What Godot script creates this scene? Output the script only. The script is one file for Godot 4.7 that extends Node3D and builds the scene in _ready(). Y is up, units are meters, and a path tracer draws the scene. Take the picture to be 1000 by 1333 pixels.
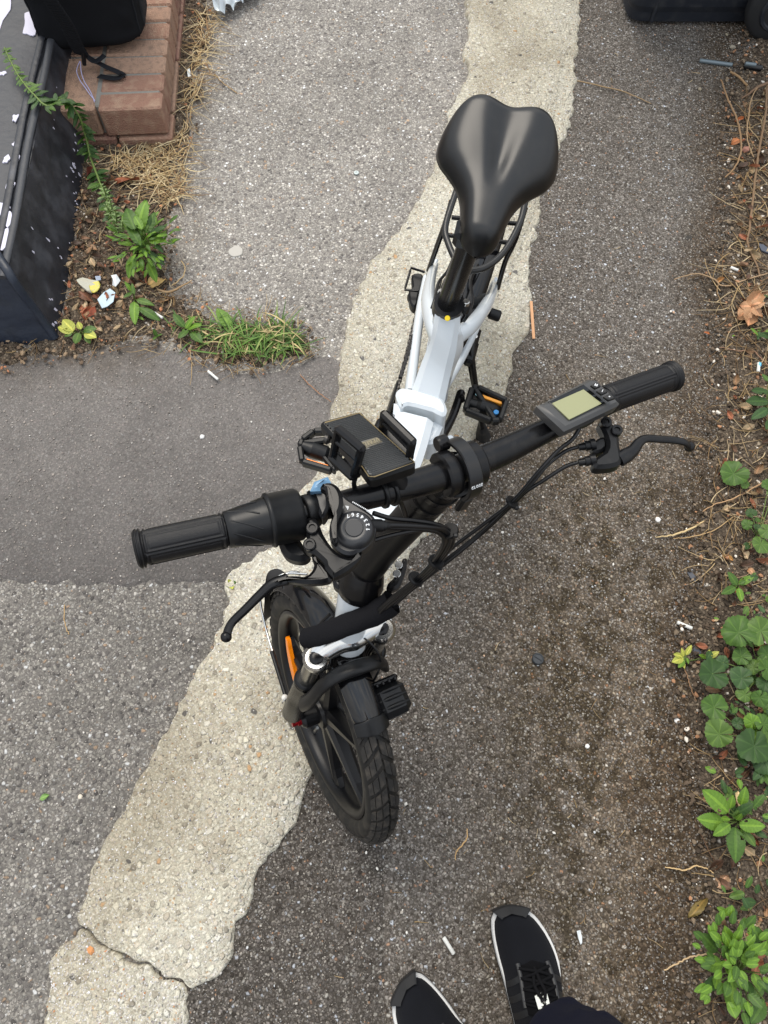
extends Node3D
# A white folding electric bicycle on a patched pavement, seen from above by the person standing in front of it.
# x runs to the right, y up, z towards the person; metres.

var rng := RandomNumberGenerator.new()
var mats := {}
var taken := {}
var org := Vector3.ZERO


class Shape:
	# A triangle soup that turns each primitive the right way round and commits to one mesh.
	var v := PackedVector3Array()
	var g := PackedInt32Array()
	var c := PackedColorArray()
	var tint := Color.WHITE
	var start := 0
	var group := 1
	var ground := false
	var o := Vector3.ZERO

	func _init(at := Vector3.ZERO) -> void:
		o = at

	func tri(a: Vector3, b: Vector3, d: Vector3, k := -1) -> void:
		v.append(a); v.append(b); v.append(d)
		for i in 3:
			g.append(k); c.append(tint)

	func quad(a: Vector3, b: Vector3, d: Vector3, e: Vector3, k := -1) -> void:
		tri(a, b, d, k); tri(a, d, e, k)

	func flip() -> void:
		for i in range(start, v.size(), 3):
			var t := v[i + 1]
			v[i + 1] = v[i + 2]
			v[i + 2] = t
			var u := c[i + 1]
			c[i + 1] = c[i + 2]
			c[i + 2] = u

	func closed() -> void:
		var mid := v[start]
		var vol := 0.0
		for i in range(start, v.size(), 3):
			vol += (v[i] - mid).dot((v[i + 1] - mid).cross(v[i + 2] - mid))
		if vol > 0.0:
			flip()
		start = v.size()
		group += 1

	func facing(dir: Vector3) -> void:
		var s := 0.0
		for i in range(start, v.size(), 3):
			s += (v[i + 1] - v[i]).cross(v[i + 2] - v[i]).dot(dir)
		if s > 0.0:
			flip()
		start = v.size()
		group += 1

	func surf(nu: int, nv: int, f: Callable, wrap_u := false, wrap_v := false) -> void:
		var p := []
		for i in nu + 1:
			for j in nv + 1:
				p.append(f.call(float(0 if wrap_u and i == nu else i) / nu, float(0 if wrap_v and j == nv else j) / nv))
		for i in nu:
			for j in nv:
				var a := i * (nv + 1) + j
				quad(p[a], p[a + nv + 1], p[a + nv + 2], p[a + 1], group)

	func fan(ring: Array, apex: Vector3, k := -1) -> void:
		for i in ring.size():
			tri(apex, ring[i], ring[(i + 1) % ring.size()], k)

	static func spline(pts: Array, n := 6) -> Array:
		var out := []
		for i in pts.size() - 1:
			var a: Vector3 = pts[max(i - 1, 0)]
			var b: Vector3 = pts[i]
			var d: Vector3 = pts[i + 1]
			var e: Vector3 = pts[min(i + 2, pts.size() - 1)]
			for k in n:
				out.append(b.cubic_interpolate(d, a, e, float(k) / n))
		out.append(pts[-1])
		return out

	static func ring_spline(pts: Array, n := 4) -> Array:
		var out := []
		var m := pts.size()
		for i in m:
			var a: Vector3 = pts[(i + m - 1) % m]
			var b: Vector3 = pts[i]
			var d: Vector3 = pts[(i + 1) % m]
			var e: Vector3 = pts[(i + 2) % m]
			for k in n:
				out.append(b.cubic_interpolate(d, a, e, float(k) / n))
		return out

	# a swept tube; r is a number or a list along the path; flat squashes it along «side»
	func tube(pts: Array, r: Variant, sides := 10, flat := 1.0, side := Vector3.UP) -> void:
		var n := pts.size()
		var rings := []
		var up: Vector3 = side
		for i in n:
			var t: Vector3 = (pts[min(i + 1, n - 1)] - pts[max(i - 1, 0)]).normalized()
			up = up - t * up.dot(t)
			if up.length() < 1e-4:
				up = Vector3(0.3, 0.8, 0.5) - t * Vector3(0.3, 0.8, 0.5).dot(t)
			up = up.normalized()
			var w := t.cross(up)
			var rr: float
			if r is Array:
				var x: float = float(i) / (n - 1) * (r.size() - 1)
				var k: int = min(int(x), r.size() - 2)
				rr = lerpf(r[k], r[k + 1], x - k)
			else:
				rr = r
			var ring := []
			for s in sides:
				var a := TAU * s / sides
				ring.append(pts[i] + (w * cos(a) + up * sin(a) * flat) * rr)
			rings.append(ring)
		for i in n - 1:
			for s in sides:
				quad(rings[i][s], rings[i][(s + 1) % sides], rings[i + 1][(s + 1) % sides], rings[i + 1][s], group)
		fan(rings[0], pts[0])
		var last: Array = rings[n - 1].duplicate()
		last.reverse()
		fan(last, pts[n - 1])
		closed()

	func lathe(a: Vector3, b: Vector3, profile: Array, segs := 24, soft := true, bumps := 0.0, lobes := 0) -> void:
		var t := (b - a).normalized()
		var u := t.cross(Vector3.UP if absf(t.y) < 0.9 else Vector3.RIGHT).normalized()
		var w := t.cross(u)
		var rings := []
		for p in profile:
			var ring := []
			for s in segs:
				var x: float = TAU * s / segs
				var rr: float = p.y * (1.0 + bumps * cos(lobes * x))
				ring.append(a.lerp(b, p.x) + (u * cos(x) + w * sin(x)) * rr)
			rings.append(ring)
		for i in rings.size() - 1:
			var k := group if soft else group + i
			for s in segs:
				quad(rings[i][s], rings[i][(s + 1) % segs], rings[i + 1][(s + 1) % segs], rings[i + 1][s], k)
		if not soft:
			group += rings.size()
		fan(rings[0], a.lerp(b, profile[0].x))
		var last: Array = rings[-1].duplicate()
		last.reverse()
		fan(last, a.lerp(b, profile[-1].x))
		closed()

	func disc(a: Vector3, b: Vector3, r: float, bevel := 0.001, segs := 24) -> void:
		var e := bevel / maxf(a.distance_to(b), 1e-5)
		lathe(a, b, [Vector2(0, r - bevel), Vector2(e, r), Vector2(1 - e, r), Vector2(1, r - bevel)], segs, false)

	# a flat outline with a real thickness and a bevelled upper edge; «down» says which way it is thick
	func plate(outline: Array, thick: float, bevel := 0.0015, down := Vector3.DOWN, dome := 0.0) -> void:
		var m := outline.size()
		var nrm := Vector3.ZERO
		for i in m:
			nrm += (outline[i] - outline[0]).cross(outline[(i + 1) % m] - outline[0])
		nrm = nrm.normalized()
		if nrm.dot(down) > 0.0:
			nrm = -nrm
		var u: Vector3 = (outline[1] - outline[0]).normalized()
		var w := nrm.cross(u).normalized()
		u = w.cross(nrm)
		var flat := PackedVector2Array()
		for p in outline:
			flat.append(Vector2(p.dot(u), p.dot(w)))
		if Geometry2D.is_polygon_clockwise(flat):
			outline = outline.duplicate()
			outline.reverse()
			flat.reverse()
		var top := []
		var edge := []
		var bottom := []
		for i in m:
			var a: Vector3 = outline[(i + m - 1) % m]
			var b: Vector3 = outline[i]
			var d: Vector3 = outline[(i + 1) % m]
			var n1 := nrm.cross((b - a).normalized())
			var n2 := nrm.cross((d - b).normalized())
			var inward := (n1 + n2)
			inward = inward / maxf(inward.length_squared() * 0.5, 0.6)
			top.append(b + inward * bevel)
			edge.append(b - nrm * bevel)
			bottom.append(b - nrm * thick)
		var ids := Geometry2D.triangulate_polygon(flat)
		for i in range(0, ids.size(), 3):
			tri(top[ids[i]], top[ids[i + 1]], top[ids[i + 2]])
			tri(bottom[ids[i]], bottom[ids[i + 2]], bottom[ids[i + 1]])
		for i in m:
			var j := (i + 1) % m
			quad(top[j], top[i], edge[i], edge[j], group)
			quad(edge[j], edge[i], bottom[i], bottom[j], group + 1)
		# the two caps and the walls were wound alike; let the volume decide
		_fix(ids.size() * 2, nrm)
		group += 2

	func _fix(caps: int, nrm: Vector3) -> void:
		# caps: alternate top and bottom triangles
		for i in range(start, start + caps, 6):
			for k in [0, 3]:
				var want := nrm if k == 0 else -nrm
				var s: int = i + k
				if (v[s + 1] - v[s]).cross(v[s + 2] - v[s]).dot(want) > 0.0:
					var t := v[s + 1]
					v[s + 1] = v[s + 2]
					v[s + 2] = t
		var keep := start
		start += caps
		# outline runs counter-clockwise round nrm, so outward is edge x nrm
		for i in range(start, v.size(), 6):
			var along := v[i + 1] - v[i]
			var out := nrm.cross(along)
			if (v[i + 1] - v[i]).cross(v[i + 2] - v[i]).dot(out) > 0.0:
				for s in [i, i + 3]:
					var t := v[s + 1]
					v[s + 1] = v[s + 2]
					v[s + 2] = t
		start = v.size()
		keep = start

	func box(x: Transform3D, size: Vector3, bevel := 0.002) -> void:
		var h := size * 0.5
		var b := minf(bevel, minf(h.x, minf(h.y, h.z)) * 0.9)
		var p := func(axis: int, s: Vector3) -> Vector3:
			var q := Vector3(s.x * (h.x - (0.0 if axis == 0 else b)), s.y * (h.y - (0.0 if axis == 1 else b)), s.z * (h.z - (0.0 if axis == 2 else b)))
			return x * q
		for axis in 3:
			for s in [-1.0, 1.0]:
				var q := []
				for k in [[-1, -1], [1, -1], [1, 1], [-1, 1]]:
					var w := Vector3.ZERO
					w[axis] = s
					w[(axis + 1) % 3] = k[0]
					w[(axis + 2) % 3] = k[1]
					q.append(p.call(axis, w))
				quad(q[0], q[1], q[2], q[3])
				start = v.size() - 6
				facing(x.basis.orthonormalized()[axis] * s)
		for axis in 3:
			var a1 := (axis + 1) % 3
			var a2 := (axis + 2) % 3
			for s in [[-1, -1], [1, -1], [1, 1], [-1, 1]]:
				var w0 := Vector3.ZERO
				w0[axis] = -1; w0[a1] = s[0]; w0[a2] = s[1]
				var w1 := w0
				w1[axis] = 1
				quad(p.call(a1, w0), p.call(a1, w1), p.call(a2, w1), p.call(a2, w0))
				var ob := x.basis.orthonormalized()
				facing(ob[a1] * s[0] + ob[a2] * s[1])
		for sx in [-1, 1]:
			for sy in [-1, 1]:
				for sz in [-1, 1]:
					var w := Vector3(sx, sy, sz)
					tri(p.call(0, w), p.call(1, w), p.call(2, w))
					facing(x.basis.orthonormalized() * w)

	func beam(a: Vector3, b: Vector3, wide: float, thick: float, up := Vector3.UP, bevel := 0.002) -> void:
		var z := (b - a).normalized()
		var xx := up.cross(z).normalized()
		var y := z.cross(xx)
		box(Transform3D(Basis(xx, y, z), (a + b) * 0.5), Vector3(wide, thick, a.distance_to(b)), bevel)

	func ball(x: Transform3D, r: Vector3, nu := 14, nv := 10) -> void:
		surf(nu, nv, func(s: float, t: float) -> Vector3:
			var a := TAU * s
			var b := PI * t
			return x * Vector3(r.x * sin(b) * cos(a), r.y * cos(b), r.z * sin(b) * sin(a)), true)
		closed()

	# part of a ring round «axis»; angles from «up», towards «front»
	func band(at: Vector3, axis: Vector3, up: Vector3, r0: float, r1: float, w0: float, w1: float, a0: float, a1: float, n := 20) -> void:
		var front := axis.cross(up)
		var q := []
		var bv := (r1 - r0) * 0.25
		for i in n + 1:
			var a := deg_to_rad(lerpf(a0, a1, float(i) / n))
			var d := up * cos(a) + front * sin(a)
			q.append([at + axis * w0 + d * r0, at + axis * w0 + d * (r1 - bv), at + axis * (w0 + bv) + d * r1, at + axis * (w1 - bv) + d * r1, at + axis * w1 + d * (r1 - bv), at + axis * w1 + d * r0])
		for i in n:
			for k in 6:
				quad(q[i][k], q[i][(k + 1) % 6], q[i + 1][(k + 1) % 6], q[i + 1][k], group + k)
		group += 6
		fan(q[0], (q[0][0] + q[0][3]) * 0.5)
		var last: Array = q[n].duplicate()
		last.reverse()
		fan(last, (q[n][0] + q[n][3]) * 0.5)
		closed()

	func mesh(at := Vector3.INF) -> ArrayMesh:
		var off := o if at == Vector3.INF else at
		var st := SurfaceTool.new()
		st.begin(Mesh.PRIMITIVE_TRIANGLES)
		for i in v.size():
			st.set_smooth_group(g[i])
			st.set_color(c[i])
			if ground:
				st.set_uv(Vector2(v[i].x, v[i].z) / 1.1)
				st.set_uv2(Vector2((v[i].x + 1.7) / 3.4, (v[i].z + 3.3) / 4.0))
			st.add_vertex(v[i] - off)
		st.generate_normals()
		st.index()
		return st.commit()


# ---------------------------------------------------------------- naming and parenting

func numbered(called: String) -> String:
	var n: int = taken.get(called, 0)
	taken[called] = n + 1
	return called if n == 0 else "%s_%03d" % [called, n]


func tag(o: Node, label: String, category: String, group := "", kind := "") -> Node:
	o.set_meta("label", label)
	if category: o.set_meta("category", category)
	if group: o.set_meta("group", group)
	if kind: o.set_meta("kind", kind)
	return o


func thing(called: String, label: String, category: String, at: Vector3, group := "") -> Node3D:
	var o := Node3D.new()
	o.name = numbered(called)
	o.position = at
	add_child(o)
	tag(o, label, category, group)
	org = at
	return o


func shape() -> Shape:
	return Shape.new(org)


func part(called: String, s: Shape, m: Material, parent: Node) -> MeshInstance3D:
	return piece(called, s.mesh(), m, parent)


func piece(called: String, mesh: Mesh, m: Material, parent: Node, x := Transform3D()) -> MeshInstance3D:
	var o := MeshInstance3D.new()
	o.name = called
	o.mesh = mesh
	o.material_override = m
	o.transform = x
	parent.add_child(o, true)
	return o


# one mesh that is a thing by itself; its vertices are measured from «at»
func single(called: String, s: Shape, m: Material, label: String, category: String, at: Vector3, group := "", kind := "") -> MeshInstance3D:
	var o := piece(numbered(called), s.mesh(at), m, self)
	o.position = at
	tag(o, label, category, group, kind)
	return o


func struct(called: String, s: Shape, m: Material) -> MeshInstance3D:
	var o := piece(numbered(called), s.mesh(Vector3.ZERO), m, self)
	o.set_meta("kind", "structure")
	return o


# ---------------------------------------------------------------- materials

func rgb(r: float, g: float, b: float) -> Color:
	return Color(r / 255.0, g / 255.0, b / 255.0)


func mat(called: String, col: Color, rough := 0.6, metal := 0.0, spec := 0.5) -> StandardMaterial3D:
	if mats.has(called):
		return mats[called]
	var m := StandardMaterial3D.new()
	m.resource_name = called
	m.albedo_color = col
	m.roughness = rough
	m.metallic = metal
	m.metallic_specular = spec
	mats[called] = m
	return m


func noise(freq: float, kind := FastNoiseLite.TYPE_SIMPLEX_SMOOTH, octaves := 3, sd := 1) -> FastNoiseLite:
	var n := FastNoiseLite.new()
	n.noise_type = kind
	n.frequency = freq
	n.seed = sd
	n.fractal_type = FastNoiseLite.FRACTAL_FBM if octaves > 1 else FastNoiseLite.FRACTAL_NONE
	n.fractal_octaves = octaves
	return n


func cells(freq: float, what: int, sd: int) -> FastNoiseLite:
	var n := noise(freq, FastNoiseLite.TYPE_CELLULAR, 1, sd)
	n.cellular_return_type = what
	n.cellular_jitter = 1.0
	return n


func normal_tex(n: FastNoiseLite, size := 256, strength := 4.0) -> NoiseTexture2D:
	var t := NoiseTexture2D.new()
	t.width = size
	t.height = size
	t.seamless = true
	t.as_normal_map = true
	t.bump_strength = strength
	t.noise = n
	return t


func grained(m: StandardMaterial3D, t: Texture2D, per_metre: float, depth := 1.0) -> StandardMaterial3D:
	m.uv1_triplanar = true
	m.uv1_scale = Vector3.ONE * per_metre
	m.normal_enabled = true
	m.normal_texture = t
	m.normal_scale = depth
	return m


# dirt, dust or scuffing in soft patches over a material: «col» with its alpha where the noise is high
func worn(m: StandardMaterial3D, col: Color, per_metre: float, from: float, to: float, sd: int, octaves := 5) -> StandardMaterial3D:
	var t := NoiseTexture2D.new()
	t.width = 512
	t.height = 512
	t.seamless = true
	t.noise = noise(0.014, FastNoiseLite.TYPE_SIMPLEX_SMOOTH, octaves, sd)
	var ramp := Gradient.new()
	ramp.colors = PackedColorArray([Color(col, 0.0), Color(col, col.a)])
	ramp.offsets = PackedFloat32Array([from, to])
	t.color_ramp = ramp
	m.detail_enabled = true
	m.detail_blend_mode = BaseMaterial3D.BLEND_MODE_MIX
	m.detail_uv_layer = BaseMaterial3D.DETAIL_UV_2
	m.detail_albedo = t
	m.uv2_triplanar = true
	m.uv2_scale = Vector3.ONE * per_metre
	return m


# stones in a binder: an albedo picture and a relief picture, 1024 pixels to 1.1 m
func aggregate(palette: Array, binder: Color, coarse: float, fine: float, share: float, wear: float, sd: int) -> Array:
	var size := 1024
	var big := cells(coarse, FastNoiseLite.RETURN_CELL_VALUE, sd).get_image(size, size).get_data()
	var gap := cells(coarse, FastNoiseLite.RETURN_DISTANCE2_SUB, sd).get_image(size, size).get_data()
	var small := cells(fine, FastNoiseLite.RETURN_CELL_VALUE, sd + 7).get_image(size, size).get_data()
	var rough := noise(0.35, FastNoiseLite.TYPE_SIMPLEX, 2, sd + 3).get_image(size, size).get_data()
	var lut := []
	var r := RandomNumberGenerator.new()
	r.seed = sd
	var total := 0.0
	for p in palette:
		total += p[1]
	for i in 512:
		var pick := r.randf() * total
		var col: Color = palette[0][0]
		for p in palette:
			if pick < p[1]:
				col = p[0]
				break
			pick -= p[1]
		var k := r.randf_range(0.9, 1.1)
		lut.append([col.r * 255.0 * k, col.g * 255.0 * k, col.b * 255.0 * k, r.randf()])
	var br := binder.r * 255.0
	var bg := binder.g * 255.0
	var bb := binder.b * 255.0
	var a := PackedByteArray()
	a.resize(size * size * 3)
	var h := PackedByteArray()
	h.resize(size * size)
	var j := 0
	for i in size * size:
		var e: Array = lut[big[i]]
		var d := gap[i] / 255.0
		var f := 0.89 + 0.22 * rough[i] / 255.0
		var hh := 0.25
		if e[3] < share and d > 0.1:
			var k := minf(1.0, (d - 0.1) * 6.0) * f
			var w := (1.0 - minf(1.0, (d - 0.1) * 6.0)) * f
			a[j] = mini(255, int(e[0] * k + br * w)); a[j + 1] = mini(255, int(e[1] * k + bg * w)); a[j + 2] = mini(255, int(e[2] * k + bb * w))
			hh = 0.3 + minf(0.6, d * 1.6) * (0.5 + 0.5 * e[3] / share)
		else:
			var s: Array = lut[256 + small[i]]
			var k := (wear if s[3] < 0.6 else 0.35 * wear) * f
			var w := f - k
			a[j] = mini(255, int(s[0] * k + br * w)); a[j + 1] = mini(255, int(s[1] * k + bg * w)); a[j + 2] = mini(255, int(s[2] * k + bb * w))
			hh = 0.1 + 0.25 * s[3] + 0.2 * rough[i] / 255.0
		h[i] = int(clampf(hh, 0.0, 1.0) * 255.0)
		j += 3
	return [ImageTexture.create_from_image(Image.create_from_data(size, size, false, Image.FORMAT_RGB8, a)), ImageTexture.create_from_image(Image.create_from_data(size, size, false, Image.FORMAT_L8, h))]


var soiling: ImageTexture


# what lies on the paving: moss, damp earth, bleaching, each where it grows (no light or shade)
func make_soiling() -> void:
	var w := 680
	var h := 800
	var big := noise(0.006, FastNoiseLite.TYPE_SIMPLEX_SMOOTH, 4, 21)
	var mid := noise(0.03, FastNoiseLite.TYPE_SIMPLEX_SMOOTH, 3, 22)
	var spot := noise(0.09, FastNoiseLite.TYPE_SIMPLEX_SMOOTH, 2, 23)
	var im := Image.create(w, h, false, Image.FORMAT_RGB8)
	for y in h:
		for x in w:
			var px := x * 3.4 / w - 1.7
			var pz := y * 4.0 / h - 3.3
			var k := 0.97 + 0.07 * big.get_noise_2d(x, y) + 0.07 * mid.get_noise_2d(x, y)
			var tone := Color(k, k, k)
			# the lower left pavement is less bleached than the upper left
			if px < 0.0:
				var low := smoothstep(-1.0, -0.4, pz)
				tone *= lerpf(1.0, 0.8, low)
			# moss in the pores of the right-hand asphalt, thickest towards the planted edge
			var side := smoothstep(0.05, 0.45, px) * smoothstep(-1.3, -0.5, pz)
			tone *= Color(1, 1, 1).lerp(Color(1.0, 0.93, 0.83), clampf(side * (0.75 + 0.5 * big.get_noise_2d(x * 1.3, y * 1.3 + 50)), 0.0, 1.0))
			var moss := smoothstep(0.12, 0.5, spot.get_noise_2d(x, y) + 0.7 * big.get_noise_2d(x * 1.7 + 90, y * 1.7) + 0.25 * side - 0.06) * side
			tone = tone.lerp(Color(0.6, 0.55, 0.44), moss * 0.7)
			# earth trodden along the right margin and along the wall on the left
			var edge := smoothstep(0.14, 0.0, absf(px - (0.6 - 0.22 * (pz + 0.2)) - 0.05 * mid.get_noise_2d(x * 0.6, y * 0.6)) )
			tone = tone.lerp(Color(0.66, 0.58, 0.48), edge * 0.65)
			var left := smoothstep(0.2, 0.0, px + 0.66 + 0.06 * mid.get_noise_2d(x, y)) * smoothstep(-0.98, -1.2, pz)
			tone = tone.lerp(Color(0.6, 0.53, 0.44), left * 0.6 * (0.5 + 0.5 * spot.get_noise_2d(x, y)))
			# one damp stain beside the concrete
			var damp := smoothstep(0.16, 0.0, Vector2(px - 0.2, (pz + 0.86) * 0.8).length() + 0.05 * mid.get_noise_2d(x * 1.4, y * 1.4))
			tone = tone.lerp(Color(0.6, 0.55, 0.5), damp * 0.75)
			im.set_pixel(x, y, tone)
	soiling = ImageTexture.create_from_image(im)


func paving(called: String, tex: Array, depth_cm: float, rough := 0.9) -> StandardMaterial3D:
	var m := mat(called, Color.WHITE, rough, 0.0, 0.35)
	m.albedo_texture = tex[0]
	m.heightmap_enabled = true
	m.heightmap_texture = tex[1]
	m.heightmap_scale = depth_cm
	m.detail_enabled = true
	m.detail_blend_mode = BaseMaterial3D.BLEND_MODE_MUL
	m.detail_uv_layer = BaseMaterial3D.DETAIL_UV_2
	m.detail_albedo = soiling
	return m


# ---------------------------------------------------------------- ground helpers

func ragged(pts: Array, step: float, amp: float, sd: int) -> PackedVector2Array:
	var n := noise(16.0, FastNoiseLite.TYPE_SIMPLEX_SMOOTH, 5, sd)
	var out := PackedVector2Array()
	for i in pts.size():
		var a: Vector2 = pts[i]
		var b: Vector2 = pts[(i + 1) % pts.size()]
		var k: int = clampi(int(a.distance_to(b) / step), 1, 120)
		var nrm := (b - a).orthogonal().normalized()
		for s in k:
			var p := a.lerp(b, float(s) / k)
			out.append(p + nrm * n.get_noise_2d(p.x, p.y) * amp + Vector2(n.get_noise_2d(p.x + 9, p.y), n.get_noise_2d(p.x, p.y + 9)) * amp * 0.5)
	return out


func curvy(pts: Array) -> Array:
	var v := []
	for p in pts:
		v.append(Vector3(p.x, 0, p.y))
	return Shape.ring_spline(v, 4).map(func(q: Vector3) -> Vector2: return Vector2(q.x, q.z))


# a sheet with a worn, sloping edge
func sheet(s: Shape, poly: PackedVector2Array, y: float, low: float, run: float) -> void:
	s.ground = true
	if Geometry2D.is_polygon_clockwise(poly):
		poly.reverse()
	var ids := Geometry2D.triangulate_polygon(poly)
	for i in range(0, ids.size(), 3):
		var q := []
		for k in 3:
			var p := poly[ids[i + k]]
			q.append(Vector3(p.x, y, p.y))
		s.tri(q[0], q[1], q[2], 9000)
	s.facing(Vector3.UP)
	var m := poly.size()
	for i in m:
		var a := poly[i]
		var b := poly[(i + 1) % m]
		var pa := poly[(i + m - 1) % m]
		var nb := poly[(i + 2) % m]
		var na := (b - pa).normalized().orthogonal()
		var n2 := (nb - a).normalized().orthogonal()
		var ua := a - na * run
		var ub := b - n2 * run
		if Geometry2D.is_point_in_polygon(a - na * 0.002, poly):
			ua = a + na * run
			ub = b + n2 * run
		s.quad(Vector3(a.x, y, a.y), Vector3(b.x, y, b.y), Vector3(ub.x, low, ub.y), Vector3(ua.x, low, ua.y), 9000)
		s.facing(Vector3.UP)


func pebble_mesh(sd: int, jag := 0.25) -> ArrayMesh:
	var r := RandomNumberGenerator.new()
	r.seed = sd
	var t := (1.0 + sqrt(5.0)) / 2.0
	var p := [Vector3(-1, t, 0), Vector3(1, t, 0), Vector3(-1, -t, 0), Vector3(1, -t, 0), Vector3(0, -1, t), Vector3(0, 1, t), Vector3(0, -1, -t), Vector3(0, 1, -t), Vector3(t, 0, -1), Vector3(t, 0, 1), Vector3(-t, 0, -1), Vector3(-t, 0, 1)]
	for i in 12:
		p[i] = p[i].normalized() * r.randf_range(1.0 - jag, 1.0 + jag)
	var f := [0, 11, 5, 0, 5, 1, 0, 1, 7, 0, 7, 10, 0, 10, 11, 1, 5, 9, 5, 11, 4, 11, 10, 2, 10, 7, 6, 7, 1, 8, 3, 9, 4, 3, 4, 2, 3, 2, 6, 3, 6, 8, 3, 8, 9, 4, 9, 5, 2, 4, 11, 6, 2, 10, 8, 6, 7, 9, 8, 1]
	var s := Shape.new()
	for i in range(0, 60, 3):
		s.tri(p[f[i]], p[f[i + 1]], p[f[i + 2]], -1)
	s.closed()
	return s.mesh(Vector3.ZERO)


func copies(called: String, mesh: Mesh, m: Material, where: Array, tints: Array, label: String, category: String, parent: Node = null) -> MultiMeshInstance3D:
	var mm := MultiMesh.new()
	mm.transform_format = MultiMesh.TRANSFORM_3D
	mm.use_colors = true
	mm.mesh = mesh
	mm.instance_count = where.size()
	for i in where.size():
		mm.set_instance_transform(i, where[i])
		mm.set_instance_color(i, tints[i])
	var o := MultiMeshInstance3D.new()
	o.multimesh = mm
	o.material_override = m
	o.name = numbered(called) if parent == null else called
	(self if parent == null else parent).add_child(o, true)
	if parent == null:
		tag(o, label, category, "", "stuff")
	else:
		o.set_meta("kind", "stuff")
	return o


func lin(c: Color, k := 1.0) -> Color:
	var l := c.srgb_to_linear()
	return Color(l.r * k, l.g * k, l.b * k)


# loose chips and grains lying in a region; sizes in millimetres
func scatter(called: String, label: String, category: String, region: PackedVector2Array, holes: Array, count: int, y: float, small: float, large: float, palette: Array, squat: float, sink: float, sd: int, jag := 0.25) -> void:
	var r := RandomNumberGenerator.new()
	r.seed = sd
	var lo := region[0]
	var hi := region[0]
	for p in region:
		lo = lo.min(p)
		hi = hi.max(p)
	lo = lo.max(Vector2(-1.35, -2.6))
	hi = hi.min(Vector2(1.35, 0.5))
	var where := []
	var tints := []
	var tries := 0
	while where.size() < count and tries < count * 12:
		tries += 1
		var p := Vector2(r.randf_range(lo.x, hi.x), r.randf_range(lo.y, hi.y))
		# the picture covers a wedge that widens with distance
		if absf(p.x) > 0.72 + 0.24 * (0.25 - p.y) or not Geometry2D.is_point_in_polygon(p, region):
			continue
		var out := false
		for hole in holes:
			out = out or Geometry2D.is_point_in_polygon(p, hole)
		if out:
			continue
		var k := lerpf(small, large, pow(r.randf(), 2.5)) * 0.001
		var b := Basis.from_euler(Vector3(r.randf_range(-0.4, 0.4), r.randf() * TAU, r.randf_range(-0.4, 0.4))) * Basis.from_scale(Vector3(k, k * squat, k * r.randf_range(0.6, 1.0)))
		where.append(Transform3D(b, Vector3(p.x, y + k * squat * (1.0 - sink * 2.0), p.y)))
		var pick := r.randf()
		var col: Color = palette[-1][0]
		for e in palette:
			if pick < e[1]:
				col = e[0]
				break
			pick -= e[1]
		tints.append(lin(col, r.randf_range(0.8, 1.2)))
	var m := mat("chips", Color.WHITE, 0.85, 0.0, 0.35)
	m.vertex_color_use_as_albedo = true
	copies(called, pebble_mesh(sd, jag), m, where, tints, label, category)


# ---------------------------------------------------------------- the bicycle

func along(pts: Array, x: float) -> float:
	for i in pts.size() - 1:
		if x <= pts[i + 1].x or i == pts.size() - 2:
			var k: float = (x - pts[i].x) / (pts[i + 1].x - pts[i].x)
			return clampf(cubic_interpolate(pts[i].y, pts[i + 1].y, pts[max(i - 1, 0)].y, pts[min(i + 2, pts.size() - 1)].y, clampf(k, 0, 1)), 0.0, 9.0)
	return 0.0


func letters(txt: String, size: float, depth: float, serif := false) -> Mesh:
	var f := SystemFont.new()
	f.font_names = PackedStringArray(["Droid Serif" if serif else "Droid Sans"])
	f.font_weight = 700
	var t := TextMesh.new()
	t.text = txt
	t.font = f
	t.font_size = 32
	t.pixel_size = size / 24.0
	t.depth = depth
	return t


# a frame whose y is «nrm» and whose x is as near as can be to «right»
func framed(nrm: Vector3, right: Vector3) -> Basis:
	var y := nrm.normalized()
	var z := right.cross(y).normalized()
	return Basis(y.cross(z), y, z)


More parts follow.
